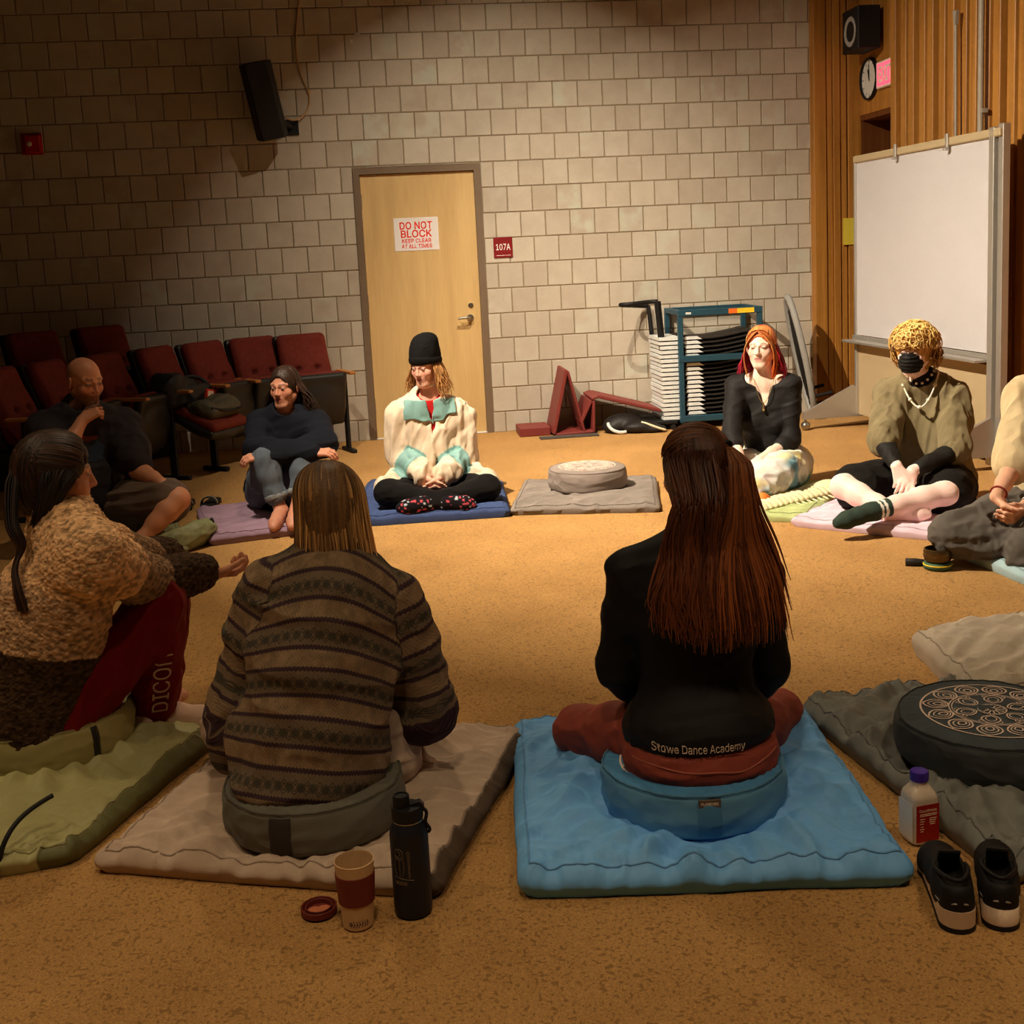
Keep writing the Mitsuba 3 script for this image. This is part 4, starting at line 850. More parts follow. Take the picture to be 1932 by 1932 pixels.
# ================================================================ people
for nm, r, sp, sh in (('m_skin', 0.48, 0.35, 0.1), ('m_hair', 0.52, 0.35, 0.0), ('m_cloth', 0.9, 0.15, 0.4), ('m_tight', 0.7, 0.25, 0.25)):
    mat(nm, 'vc', r, spec=sp, sheen=sh)
def f_knit(p, n, uv):
    # u across, v along the stripes; one pattern repeat is 0.124 m
    P_ = 0.124
    ph = uv.y / P_; t = (ph - dr.floor(ph)) * P_
    x = uv.x
    def tri(a, per): q = a / per; return dr.abs(q - dr.floor(q) - 0.5) * 2
    zz = 0.004 * tri(x, 0.0105)
    stripe = lambda c, w: mikit.smoothstep(w + 0.0012, w, dr.abs(t - c + zz - 0.002))
    plum = dr.maximum(stripe(0.010, 0.0048), stripe(0.064, 0.0048))
    band = mikit.smoothstep(0.016, 0.018, t) * mikit.smoothstep(0.058, 0.056, t)        # the tan band with fine lozenges
    q1, q2 = tri(x, 0.009), tri(t - 0.037, 0.009)
    loz = mikit.smoothstep(0.75, 0.95, dr.maximum(dr.minimum(q1 + q2, 2 - q1 - q2), 0)) * band * 0.55
    w = t - 0.095
    xs_ = x / 0.034; xc = (xs_ - dr.floor(xs_) - 0.5) * 0.034
    rr = dr.sqrt(xc * xc + w * w)
    star = mikit.smoothstep(0.0035, 0.0022, dr.minimum(dr.minimum(dr.abs(xc), dr.abs(w)), dr.minimum(dr.abs(xc - w), dr.abs(xc + w)) * 0.7)) * mikit.smoothstep(0.0135, 0.0115, rr)
    x2 = x / 0.034 + 0.5; xd = (x2 - dr.floor(x2) - 0.5) * 0.034
    dia = mikit.smoothstep(0.0022, 0.0012, dr.abs(dr.abs(xd) + dr.abs(w) - 0.009)) + mikit.smoothstep(0.0022, 0.0012, dr.abs(dr.abs(xd) + dr.abs(w) - 0.017))
    motif = dr.clip(star + dia, 0, 1) * (1 - band) * (1 - plum) * mikit.smoothstep(0.070, 0.074, t)
    st = 0.82 + 0.36 * mikit.noise(x * 420, uv.y * 420, 0.0)
    tan = mi.Color3f(0.270, 0.175, 0.100) * (0.75 + 0.5 * mikit.noise(x * 60, uv.y * 60, 4.0))
    olive = mi.Color3f(0.170, 0.120, 0.078)
    col = mikit.mix(olive, tan, band)
    col = mikit.mix(col, (0.055, 0.050, 0.038), dr.clip(loz + motif * 0.9, 0, 1))
    col = mikit.mix(col, (0.055, 0.030, 0.036), plum)
    return col * st
def f_knit_h(p, n, uv):
    return dr.abs(dr.sin(uv.x * 900)) * (0.5 + 0.5 * dr.abs(dr.sin(uv.y * 700 + 2 * dr.abs(dr.sin(uv.x * 900)))))
mat('m_knit', mikit.proc(f_knit), 0.95, spec=0.1, sheen=0.4, bump=(mikit.proc(f_knit_h, 5e-4), 0.0012))
mat('m_fleece', 'vc', 0.97, spec=0.05, sheen=0.6, bump=(mikit.proc(lambda p, n, uv: mikit.noise(p.x * 170, p.y * 170, p.z * 170), 1.2e-3), 0.006))

def thin(m, tol, one=False):                                                   # fewer triangles where the surface is flat; keeps the largest piece
    M = Manifold(Mesh(vert_properties=np.asarray(m.vertices, np.float32), tri_verts=np.asarray(m.faces, np.uint32)))
    if M.num_tri() == 0: return m
    M = (max(M.decompose(), key=lambda q: q.num_tri()) if one else M).simplify(tol).to_mesh()
    return trimesh.Trimesh(M.vert_properties[:, :3], M.tri_verts, process=False)
def lerp(a, b, t): return np.asarray(a) * (1 - t) + np.asarray(b) * t
class Person:
    def __init__(s, name, label, face, up=(0, 0, 1), hs=1.0, build=1.0, hips=1.0, belly=0.0, bust=0.0, arm=1.0, leg=1.0, skin=(0.86, 0.66, 0.55), lips=(0.72, 0.40, 0.36), brow=(0.35, 0.22, 0.14), cat_='person'):
        s.J = {k: np.array(v) for k, v in JOINTS[name].items()}
        s.t = thing('person', label, cat_)
        s.hs, s.build, s.hips, s.belly, s.bust, s.arm, s.leg = hs, build, hips, belly, bust, arm, leg
        s.skin, s.lips, s.brow = lin(skin), lin(lips), lin(brow)
        J = s.J
        s.up = unit(J['neck'] - J['pelvis']); sd = J['shL'] - J['shR']; s.side = unit(sd - s.up * (sd @ s.up)); s.front = np.cross(s.side, s.up)
        s.R = np.stack([s.side, s.front, s.up], 1)
        hp = J['hipL'] - J['hipR']; ps = unit(hp * [1, 1, 0.3]); s.pR = np.stack([ps, np.cross([0, 0, 1.0], ps), [0, 0, 1.0]], 1); s.pR[:, 1] = np.cross(s.pR[:, 2], s.pR[:, 0])
        f = unit(face); u = unit(np.asarray(up, float) - f * (np.asarray(up, float) @ f)); s.hR = np.stack([np.cross(f, u) * -1, f, u], 1)
        s.hR[:, 0] = np.cross(s.hR[:, 1], s.hR[:, 2])
        s.H = J['head']
    def hd(s, p): return s.H + s.hR @ (np.asarray(p, float) * s.hs)
    def tp(s, x, y, z): return lerp(s.J['pelvis'], s.J['neck'], z) + s.side * x + s.front * y    # a point of the trunk: to the left, to the front, share of the height
    # ---- pieces of the body; d: how far outside the skin
    def trunk(s, S, d=0.0, k=0.05, low=True):
        J, b = s.J, s.build
        if low:
            S.ell(J['pelvis'] + [0, 0, -0.01], np.array([0.165 * s.hips, 0.125, 0.115]) + d, s.pR, k)
        c = J['chest']
        S.ell(lerp(J['pelvis'], c, 0.55), np.array([0.135 * b, 0.098 + 0.3 * s.belly, 0.17]) + d, s.R, k)
        S.ell(lerp(c, J['neck'], 0.25), np.array([0.148 * b, 0.105, 0.17]) + d, s.R, k)
        if s.belly: S.ell(lerp(J['pelvis'], c, 0.45) + s.front * 0.06, np.array([0.15, 0.075 + s.belly, 0.15]) + d, s.R, k)
        if s.bust:
            for q in (-1, 1): S.ell(lerp(c, J['neck'], 0.12) + s.front * 0.075 + s.side * 0.068 * q, np.array([0.058, 0.045, 0.058]) * s.bust + d, s.R, 0.03)
        n2 = lerp(J['neck'], c, 0.08)
        for a in ('shL', 'shR'):
            S.cap(lerp(n2, J[a], 0.1), J[a], 0.055 + d, 0.056 * s.arm + d, k)
            S.cap(lerp(J['neck'], J['head'], 0.25), lerp(n2, J[a], 0.75), 0.036 + d, 0.034 + d, k)
            S.cap(lerp(c, J[a], 0.7), lerp(J['pelvis'], c, 0.6) + (J[a] - J['neck']) * 0.35, 0.075 + d, 0.06 + d, k)
    def neck(s, S, d=0.0):
        S.cap(s.J['neck'] - s.up * 0.03, s.hd((0, -0.022, -0.055)), 0.056 * s.hs + d, 0.050 * s.hs + d, 0.025)
    def armp(s, S, q, d=0.0, a=0.0, b=2.0, k=0.02, r=(0.054, 0.043, 0.039, 0.026)):   # from a to b: 0 shoulder, 1 elbow, 2 wrist
        sh, el, wr = s.J['sh' + q], s.J['el' + q], s.J['wr' + q]; m = s.arm
        P = lambda t: lerp(sh, el, t) if t <= 1 else lerp(el, wr, t - 1)
        Rr = lambda t: float(np.interp(t, [0, 0.9, 1.25, 2], r)) * m + d
        ts = [t for t in (0, 0.45, 0.9, 1.0, 1.25, 1.6, 2.0) if a < t < b]; ts = [a] + ts + [b]
        S.chain([P(t) for t in ts], [Rr(t) for t in ts], k)
    def legp(s, S, q, d=0.0, a=0.0, b=2.0, k=0.03, r=(0.092, 0.078, 0.056, 0.054, 0.034)):
        h, kn, an = s.J['hip' + q], s.J['kn' + q], s.J['an' + q]; m = s.leg
        P = lambda t: lerp(h, kn, t) if t <= 1 else lerp(kn, an, t - 1)
        Rr = lambda t: float(np.interp(t, [0, 0.5, 1.0, 1.3, 2], r)) * m + d
        ts = [t for t in (0, 0.5, 0.9, 1.0, 1.3, 1.65, 2.0) if a < t < b]; ts = [a] + ts + [b]
        S.chain([P(t) for t in ts], [Rr(t) for t in ts], k)
    def foot(s, S, q, toe, d=0.0):
        an, toe = s.J['an' + q], np.asarray(toe, float); v = unit(toe - an)
        S.chain([an - v * 0.02, an + (toe - an) * 0.35, an + (toe - an) * 0.75, toe], [0.036 + d, 0.036 + d, 0.036 + d, 0.024 + d], 0.02)
        S.cap(an, an - v * 0.035 + [0, 0, -0.02], 0.03 + d, 0.028 + d, 0.02)
    def head(s, S, ears=True, shrink=0.0):
        h, R, hs = s.hd, s.hR, s.hs
        e = lambda c, r, k=0.012, mode='u', RR=None: S.ell(h(c), np.array(r) * hs, R if RR is None else RR, k, mode)
        c = lambda a, b, ra, rb=None, k=0.010, mode='u': S.cap(h(a), h(b), ra * hs, (ra if rb is None else rb) * hs, k, mode)
        e((0, -0.014, 0.028), (0.0745, 0.094, 0.088), 0.02)
        e((0, 0.026, -0.042), (0.057, 0.064, 0.076), 0.03)
        for q in (-1, 1):
            c((q * 0.052, -0.002, -0.052), (q * 0.020, 0.058, -0.098), 0.022, 0.018, 0.02)
            e((q * 0.040, 0.052, -0.028), (0.026, 0.026, 0.026), 0.02)
            c((q * 0.048, 0.060, 0.024), (q * 0.014, 0.079, 0.020), 0.009, 0.009, 0.018)
        c((-0.012, 0.064, -0.102), (0.012, 0.064, -0.102), 0.019, None, 0.02)
        c((0, 0.084, 0.012), (0, 0.103, -0.028), 0.0075, 0.0098, 0.010)
        for q in (-1, 1):
            S.ell(h((q * 0.0105, 0.093, -0.032)), np.array((0.0072, 0.009, 0.0072)) * hs, R, 0.008)
            S.ell(h((q * 0.031, 0.097, 0.003)), np.array((0.021, 0.019, 0.012)) * hs, R, 0.012, 's')
        e((0, 0.073, -0.062), (0.027, 0.015, 0.022), 0.016)
        c((-0.019, 0.0815, -0.0580), (0, 0.0850, -0.0575), 0.0044, 0.0050, 0.004); c((0.019, 0.0815, -0.0580), (0, 0.0850, -0.0575), 0.0044, 0.0050, 0.004); c((-0.014, 0.0825, -0.0680), (0.014, 0.0825, -0.0680), 0.0062, None, 0.005)
        S.cap(h((-0.021, 0.0895, -0.0626)), h((0.021, 0.0895, -0.0626)), 0.0022 * hs, None, 0.003, 's')
        for q in (-1, 1):                                                # lids
            e((q * 0.031, 0.072, 0.008), (0.0150, 0.0145, 0.0070), 0.005); e((q * 0.031, 0.071, -0.004), (0.0145, 0.0135, 0.0062), 0.005)
        if ears:
            for q in (-1, 1):
                RR = R @ rotm([0, 0, 1], q * -25)[:3, :3]
                e((q * 0.079, -0.012, -0.008), (0.008, 0.019, 0.031), 0.008, 'u', RR)
                e((q * 0.087, -0.008, -0.004), (0.005, 0.010, 0.018), 0.006, 's', RR)
    def hand(s, S, q, d, n, curl=0.5, spread=0.05, size=1.0, thumb=0.5, W=None):
        W = s.J['wr' + q] if W is None else np.asarray(W, float)
        d = unit(d); n = unit(np.asarray(n, float) - d * (np.asarray(n, float) @ d)); t = np.cross(d, n) * (-1 if q == 'L' else 1)
        z = size
        S.cap(W, W + d * 0.03 * z, 0.025 * z, 0.024 * z, 0.015, flat=(n, 1.25))
        for i, (o, L) in enumerate(((0.031, 0.068), (0.0105, 0.076), (-0.0105, 0.071), (-0.030, 0.056))):
            kn = W + d * (0.088 - 0.004 * abs(i - 1)) * z + t * o * z
            S.cap(W + d * 0.018 * z + t * o * 0.55 * z, kn, 0.0145 * z, 0.0112 * z, 0.010)
            p, dv = kn, unit(d + t * spread * (1.5 - i) * 0.6)
            cs = curl if np.isscalar(curl) else curl[i]
            for j, (f, a) in enumerate(((0.45, 0.8), (0.31, 1.1), (0.24, 0.8))):
                ang = cs * a * 1.15; dv = unit(dv * math.cos(ang) + unit(n - dv * (n @ dv)) * math.sin(ang))
                p2 = p + dv * L * f * z; S.cap(p, p2, (0.0092 - 0.0007 * j) * z, (0.0085 - 0.0008 * j) * z, 0.0035); p = p2
        b = W + d * 0.028 * z + t * 0.022 * z; m = b + unit(d * 0.75 + t * 0.65 + n * 0.3) * 0.042 * z
        S.cap(b, m, 0.0150 * z, 0.0112 * z, 0.010)
        v = unit(d * (1.0 - 0.3 * thumb) + t * (0.45 - 0.6 * thumb) + n * (0.25 + 0.5 * thumb)); m2 = m + v * 0.030 * z; S.cap(m, m2, 0.0102 * z, 0.009 * z, 0.004)
        v = unit(v - t * 0.35 * thumb + n * 0.2 * thumb); S.cap(m2, m2 + v * 0.025 * z, 0.0092 * z, 0.0075 * z, 0.004)
    # ---- meshes
    def body(s, hands, feet=None, ears=True, chest=0.0, legs=True, colour=None, coarse=0.0105, fine=0.0034, face=True):
        S = Sdf(); s.trunk(S, 0.0 - 0.004, 0.04); s.neck(S)
        for q in 'LR': s.armp(S, q, -0.004, 0, 0.8); s.armp(S, q, -0.001, 0.8, 2)
        if legs:
            for q in 'LR': s.legp(S, q, -0.002)
        for q, tt in (feet or {}).items(): s.foot(S, q, tt)
        s.head(S, ears)
        boxes = []
        hb = s.H + s.hR @ np.array([0, 0.01, -0.005]); boxes.append((hb - 0.135 * s.hs, hb + 0.135 * s.hs))
        for q, a in hands.items():
            s.hand(S, q, **a); W = s.J['wr' + q] if a.get('W') is None else a['W']; cc = np.asarray(W) + unit(a['d']) * 0.075; boxes.append((cc - 0.10, cc + 0.10))
        m = S.mesh(coarse, fine, boxes, smooth=1)
        m = thin(m, 0.0004, True); V = m.vertices
        C = np.tile(s.skin, (len(V), 1)) * (1 + 0.10 * npn(V, 30, 4))[:, None]
        p = (V - s.H) @ s.hR / s.hs
        g = lambda c, r: np.exp(-(((p - c) / r) ** 2).sum(1))[:, None]
        red = lin((0.80, 0.36, 0.30))
        for q in (-1, 1):
            C = C + (red - C) * 0.30 * g((q * 0.042, 0.072, -0.03), (0.025, 0.03, 0.022)); C = C + (red - C) * 0.35 * g((q * 0.083, -0.012, -0.008), (0.012, 0.02, 0.03))
            bw = np.clip(1.4 - np.abs((p[:, 2] - (0.0265 + 0.05 * (0.03 - np.abs(np.abs(p[:, 0]) - 0.03)))) / 0.0034), 0, 1) * (np.abs(np.abs(p[:, 0]) - 0.031) < 0.018) * (p[:, 1] > 0.05) * (np.sign(p[:, 0]) == q)
            C = C + (s.brow - C) * 0.75 * bw[:, None]
            C = C + (s.brow - C) * 0.45 * g((q * 0.031, 0.084, 0.0085), (0.016, 0.02, 0.003))
        C = C + (red - C) * 0.25 * g((0, 0.108, -0.03), (0.012, 0.012, 0.012))
        lp = (np.clip(1.6 - np.hypot((p[:, 0]) / 0.023, (p[:, 2] + 0.063) / 0.0105) * 1.25, 0, 1) * (p[:, 1] > 0.07))[:, None]; sl = (np.exp(-((p[:, 2] + 0.0626) / 0.0022) ** 2) * (np.abs(p[:, 0]) < 0.021) * (p[:, 1] > 0.07))[:, None]
        C = C + (s.lips - C) * np.clip(lp * 1.3, 0, 0.85); C = C + (s.lips * 0.35 - C) * 0.7 * sl
        if colour: C = colour(V, p, C)
        part(s.t, 'body', m, 'm_skin', True, np.clip(C, 0, 1), label='skin')
        if face:
            for q in (-1, 1):
                E = trimesh.creation.icosphere(3, 1.0); n_ = E.vertices.copy(); gz = unit([0.0, 1.0, -0.12])
                dd = n_ @ gz; ec = np.where((dd > 0.93)[:, None], [0.012, 0.009, 0.007], np.where((dd > 0.78)[:, None], s.brow * 0.7, lin((0.66, 0.58, 0.54))))
                E.vertices = s.hd((q * 0.031, 0.0765, 0.0030)) + (n_ * [0.0125, 0.0118, 0.0052] * s.hs) @ s.hR.T
                part(s.t, 'eye', E, 'm_skin', True, ec, label='eye')
        return m
    def wear(s, name, S, colour, h=0.0075, fold=(), noise=(), bsdf='m_cloth', label=None, var=0.10, floor=None, uv=None, smooth=1, tol=0.0003):
        m = S.mesh(h, smooth=smooth)
        V = m.vertices; off = np.zeros(len(V))
        for d, freq, amp, seed in fold: off += amp * folds(V, d, freq, seed)
        for freq, amp, seed in noise: off += amp * 2 * npn(V, freq, seed)
        if fold or noise: m = puff(m, off)
        if bsdf != 'm_knit' and tol and not callable(colour): m = thin(m, tol)
        if floor is not None: m.vertices[:, 2] = np.maximum(m.vertices[:, 2], floor)
        C = colour(m.vertices) if callable(colour) else np.tile(lin(colour), (len(m.vertices), 1))
        C = C * (1 + var * 2 * npn(m.vertices, 40, 9))[:, None]
        kw = {} if uv is None else {'uv': uv(m.vertices)}
        part(s.t, name, m, bsdf, True, None if bsdf in ('m_knit',) else np.clip(C, 0, 1), label=label, **kw)
        return m
    # ---- hair
    def scalp(s, colour, off=0.012, front=0.03, low=-0.07, h=0.0055, cut=True, seed=1, strands=0.0035, label='hair', bsdf='m_hair', back=0.0, side=0.0):
        S = Sdf(); R, hs = s.hR, s.hs
        S.ell(s.hd((0, -0.016 - back, 0.030)), (np.array([0.0745 + side, 0.094, 0.088]) + off) * hs, R, 0.02)
        S.ell(s.hd((0, -0.045 - back, -0.03)), (np.array([0.062 + side, 0.062, 0.085]) + off) * hs, R, 0.03)
        if cut:
            S.ell(s.hd((0, 0.095, -0.045)), np.array([0.066, 0.080, 0.105 + front]) * hs, R, 0.012, 's')
            S.half(s.hd((0, 0, low)), R @ np.array([0, 0.35, -1.0]), 0.01)
        m = S.mesh(h)
        p = (m.vertices - s.H) @ s.hR
        ang = np.arctan2(p[:, 0], -p[:, 1] + 0.02)
        st = meshkit.fbm(np.stack([ang * 22, p[:, 2] * 5, p[:, 1] * 0], 1), 3, seed)
        m = puff(m, strands * 2 * (st - 0.5))
        c = colour if not isinstance(colour, tuple) else (lin(colour[0]), lin(colour[1]))
        st2 = meshkit.fbm(np.stack([ang * 40, p[:, 2] * 6, p[:, 1] * 0], 1), 3, seed + 5)
        t_ = np.clip((st2 - 0.28) / 0.44, 0, 1)[:, None]
        part(s.t, 'hair', m, bsdf, True, c[0] * (1 - t_) + c[1] * t_, label=label)
        return m
    def locks(s, name, paths, radii, cols, label=None, sides=5, ratio=0.55, kind='stuff'):
        ms, cs = [], []
        for P, r, c in zip(paths, radii, cols):
            n = len(P); tt = np.linspace(0, 1, n)
            rr = r * np.clip(np.minimum(0.35 + tt * 5, 1.0), 0, 1) * np.clip((1.02 - tt) * 3.0, 0.12, 1) ** 0.6
            N = P - (s.H + s.hR @ np.array([0, -0.01, 0.0])); N = N * [1, 1, 0.25]
            m = tube(P, rr, sides, flat=(N, ratio)); ms.append(m)
            col = np.asarray(c); col = np.tile(col, (n, 1)) if col.ndim == 1 else col
            cs.append(np.vstack([np.repeat(col, sides, 0), col[:1], col[-1:]]))
        part(s.t, name, trimesh.util.concatenate(ms), 'm_hair', True, np.clip(np.vstack(cs), 0, 1), label=label, kind=kind)

rs = np.random.RandomState(11)
def zramp(V, a, b, z0, z1): t = np.clip((V[:, 2] - z0) / (z1 - z0), 0, 1)[:, None]; return lin(a) * (1 - t) + lin(b) * t
def shades(lo, hi, t): return lin(lo) * (1 - t) + lin(hi) * t

# ---------------------------------------------------------------- the woman in black with long auburn hair
def person_auburn():
    p = Person('auburn', 'person with waist-long auburn hair, black jacket and rust leggings, back turned, on the blue mat', (-0.22, 1, -0.05), hs=0.98, build=0.92, hips=1.02, arm=0.92, leg=0.95)
    J = p.J
    p.body({'L': dict(d=(0.6, 0.75, -0.2), n=(0, -0.3, -1), curl=0.6), 'R': dict(d=(-0.6, 0.75, -0.2), n=(0, -0.3, -1), curl=0.6)}, {'L': J['anL'] + [0.12, 0.06, -0.02], 'R': J['anR'] + [-0.12, 0.06, -0.04]})
    S = Sdf(); S.ell(J['pelvis'] + [0, -0.050, -0.050], (0.200, 0.165, 0.105), p.pR, 0.04)
    for q in 'LR': p.legp(S, q, 0.008, 0, 1.92)
    S.cap(J['hipL'] + [0, -0.10, -0.050], J['hipR'] + [0, -0.10, -0.050], 0.085, None, 0.04)
    S.half(J['pelvis'] + [0, 0, 0.06], [0, 0, 1])
    m = p.wear('leggings', S, (0.56, 0.255, 0.205), fold=[((1, 0.3, 0), 14, 0.004, 3)], noise=[(9, 0.003, 2)], bsdf='m_tight', label='rust red leggings', h=0.006)
    for dz, xs in ((0.006, 0.185), ):
        t = np.linspace(-1, 1, 40); pts = []
        ang = t * 1.35
        from scipy.spatial import cKDTree
        tree = cKDTree(m.vertices)
        raw = np.stack([J['pelvis'][0] + 0.21 * np.sin(ang), J['pelvis'][1] - 0.05 - 0.20 * np.cos(ang), J['pelvis'][2] - 0.035 + 0.02 * np.abs(t)], 1)
        pts = m.vertices[tree.query(raw)[1]]; pts = curve(pts[::4], 60)
        part(p.t, 'seam', tube(pts, 0.0028, 6), 'm_tight', True, np.tile(lin((0.62, 0.33, 0.27)), (60 * 6 + 2, 1)), label='raised seam')
    S = Sdf(); p.trunk(S, 0.010, 0.045)
    S.ell(J['pelvis'] + [0, -0.040, 0.025], (0.190, 0.162, 0.10), p.pR, 0.04)
    for q in 'LR': p.armp(S, q, 0.009, 0, 1.97)
    S.cap(J['neck'] - [0, 0, 0.03], J['neck'] + p.up * 0.055, 0.066, 0.060, 0.02)
    S.half(J['pelvis'] + [0, 0, -0.030], [0, 0.12, -1], 0.006)
    blk = lin((0.085, 0.075, 0.072))
    m = p.wear('jacket', S, (0.085, 0.075, 0.072), fold=[((1, 0, 0.1), 9, 0.0045, 8)], noise=[(6, 0.004, 5)], bsdf='m_tight', label='black long-sleeved jacket', h=0.0065)
    # lettering on the back hem
    mat('m_stitch', (0.86, 0.76, 0.66), 0.7)
    tm = meshkit.text_mesh('Stowe Dance Academy', 0.021, 0.002, False); b = tm.bounds
    tm = tm.subdivide() if len(tm.faces) < 6000 else tm
    v = tm.vertices; W = 0.222; x = ((v[:, 0] - b[0, 0]) / (b[1, 0] - b[0, 0]) - 0.5) * W; z = v[:, 1]
    from scipy.spatial import cKDTree
    back = m.vertices[(m.vertices[:, 1] < J['pelvis'][1] - 0.06) & (m.vertices[:, 2] < J['pelvis'][2] + 0.1)]
    tree = cKDTree(back[:, [0, 2]])
    x0, z0 = 0.865, 0.256
    dd, ii = tree.query(np.stack([x0 + x, z0 + z], 1), k=6)
    y = back[ii, 1].min(1) - 0.0025
    tm.vertices = np.stack([x0 + x, y - v[:, 2] * 0.8, z0 + z], 1)
    part(p.t, 'lettering', trimesh.Trimesh(tm.vertices, tm.faces, process=False), 'm_stitch', label='embroidered words Stowe Dance Academy')
    # hair
    H, R, hs = p.H, p.hR, p.hs
    p.scalp(((0.20, 0.105, 0.055), (0.36, 0.19, 0.10)), off=0.016, low=-0.10, label='auburn hair at the crown', back=0.006)
    band = p.hd((0.045, -0.080, 0.072))
    paths, rad, cols = [], [], []
    # the loose curtain below the parting
    def back_y(x, z):
        c = J['chest']; return c[1] - np.interp(z, [0.30, 0.55, 0.66, 0.74, 0.86, 1.0], [0.142, 0.148, 0.125, 0.10, 0.112, 0.085]) * (1 - 0.35 * np.clip(np.abs(x - c[0]) / 0.22, 0, 1) ** 2)
    N = 1050
    for i in range(N):
        u = rs.uniform(-1, 1); lay = rs.uniform(0, 1)
        a = u * 1.9
        p0 = p.hd((math.sin(a) * 0.090, -0.018 - math.cos(a) * (0.104 + 0.008 * lay), 0.052 + 0.03 * rs.uniform(-1, 1) - 0.01 * abs(u)))
        zb = 0.525 + 0.045 * rs.uniform(-1, 1) + 0.035 * u * u + 0.09 * rs.uniform(0, 1) ** 4 + (0.02 if u < -0.2 else 0) - 0.01 * (u > 0.5)
        xe = J['chest'][0] + u * 0.130 + 0.010 * rs.randn() - 0.004
        n = 20; t = np.linspace(0, 1, n)
        z = p0[2] + (zb - p0[2]) * t
        s_ = np.clip((p0[2] - z) / (p0[2] - 0.62), 0, 1) ** 1.25
        xa = p.hd((math.sin(a) * 0.088, 0, 0))[0]
        x = xa + (xe - xa) * np.clip(0.22 * np.clip(t * 2.4, 0, 1) + 0.78 * s_ ** 1.6, 0, 1) + 0.013 * np.sin(t * rs.uniform(4, 9) + rs.uniform(0, 6)) * t + 0.005 * np.sin(t * rs.uniform(10, 18) + rs.uniform(0, 6)) * t
        yb = back_y(x, z) - 0.012 - 0.020 * lay
        wgt = np.clip((t - 0.05) * 5, 0, 1)
        y = (p0[1]) * (1 - wgt) + np.minimum(yb, p0[1] + 0.05) * wgt
        y = y + 0.03 * np.clip(np.abs(u) - 0.75, 0, 1) * wgt + 0.006 * np.sin(t * 7 + i)
        paths.append(np.stack([x, y, z], 1)); rad.append(0.0040 * rs.uniform(0.45, 1.3))
        b_ = rs.uniform(0, 1); c0, c1 = shades((0.20, 0.10, 0.055), (0.34, 0.18, 0.10), b_), shades((0.30, 0.14, 0.07), (0.60, 0.32, 0.16), b_ * rs.uniform(0.3, 1))
        cols.append(c0 + (c1 - c0) * (t[:, None] ** 1.2))
    p.locks('hair_lock', paths, rad, cols, label='long loose auburn locks', ratio=0.5)
    # top section gathered into the band
    paths, rad, cols = [], [], []
    for i in range(110):
        u = rs.uniform(-1, 1); f = rs.uniform(0, 1)
        a0 = p.hd((u * 0.080, 0.060 - 0.10 * f - 0.02 * abs(u), 0.118 - 0.055 * u * u - 0.022 * (1 - f) - 0.008 * f))
        n = 16; t = np.linspace(0, 1, n)[:, None]
        q = a0 * (1 - t) + band * t; c = p.hd((0, -0.012, 0.028)); v = q - c
        tgt = np.array([0.0935, 0.113, 0.107]) * hs
        l = v @ R; k = 1 / np.sqrt(((l / tgt) ** 2).sum(1, keepdims=True)); q2 = c + (l * np.maximum(k, 1)) @ R.T
        q = q2 * (1 - t ** 6) + band * t ** 6
        paths.append(q); rad.append(0.0062 * rs.uniform(0.6, 1.2)); cols.append(shades((0.24, 0.125, 0.065), (0.46, 0.26, 0.14), rs.uniform(0, 1)))
    for i in range(300):                                                 # the tail that falls from the band
        n = 22; t = np.linspace(0, 1, n); a = rs.uniform(-1, 1); lay = rs.uniform(0, 1)
        z = band[2] + 0.012 * np.sin(np.clip(t * 8, 0, 3.14)) + (0.57 + 0.08 * rs.uniform(-1, 1) - band[2]) * np.clip(t * 1.06 - 0.06, 0, 1)
        x = band[0] + 0.004 + (0.030 * a) * np.clip(t * 6, 0, 1) + (0.022 + 0.075 * a) * np.clip(t - 0.25, 0, 1) ** 1.2 * 1.5 + 0.014 * np.sin(t * 9 + 2 * a) * np.clip(t - 0.3, 0, 1)
        y = np.minimum(back_y(x, z), band[1] - 0.012) - 0.030 - 0.018 * lay * np.clip(t * 5, 0, 1); w = np.clip(t * 7, 0, 1); y = band[1] * (1 - w) + y * w
        paths.append(np.stack([x, y, z], 1)); rad.append(0.0038 * rs.uniform(0.45, 1.3))
        b_ = rs.uniform(0, 1); c0, c1 = shades((0.33, 0.18, 0.10), (0.56, 0.34, 0.20), b_), shades((0.30, 0.14, 0.07), (0.66, 0.36, 0.18), b_)
        cols.append(c0 + (c1 - c0) * t[:, None])
    p.locks('ponytail_lock', paths, rad, cols, label='top hair gathered into a ponytail', ratio=0.5)
    part(p.t, 'hair_band', xf(trimesh.creation.torus(0.015, 0.0055, 24, 10), frame(unit([1, 0, 0.1]), unit([0, 0.6, -0.8]), unit(np.cross([1, 0, 0.1], [0, 0.6, -0.8])), band + [0, -0.008, 0.004])), 'm_black', True, label='dark hair band')
person_auburn()

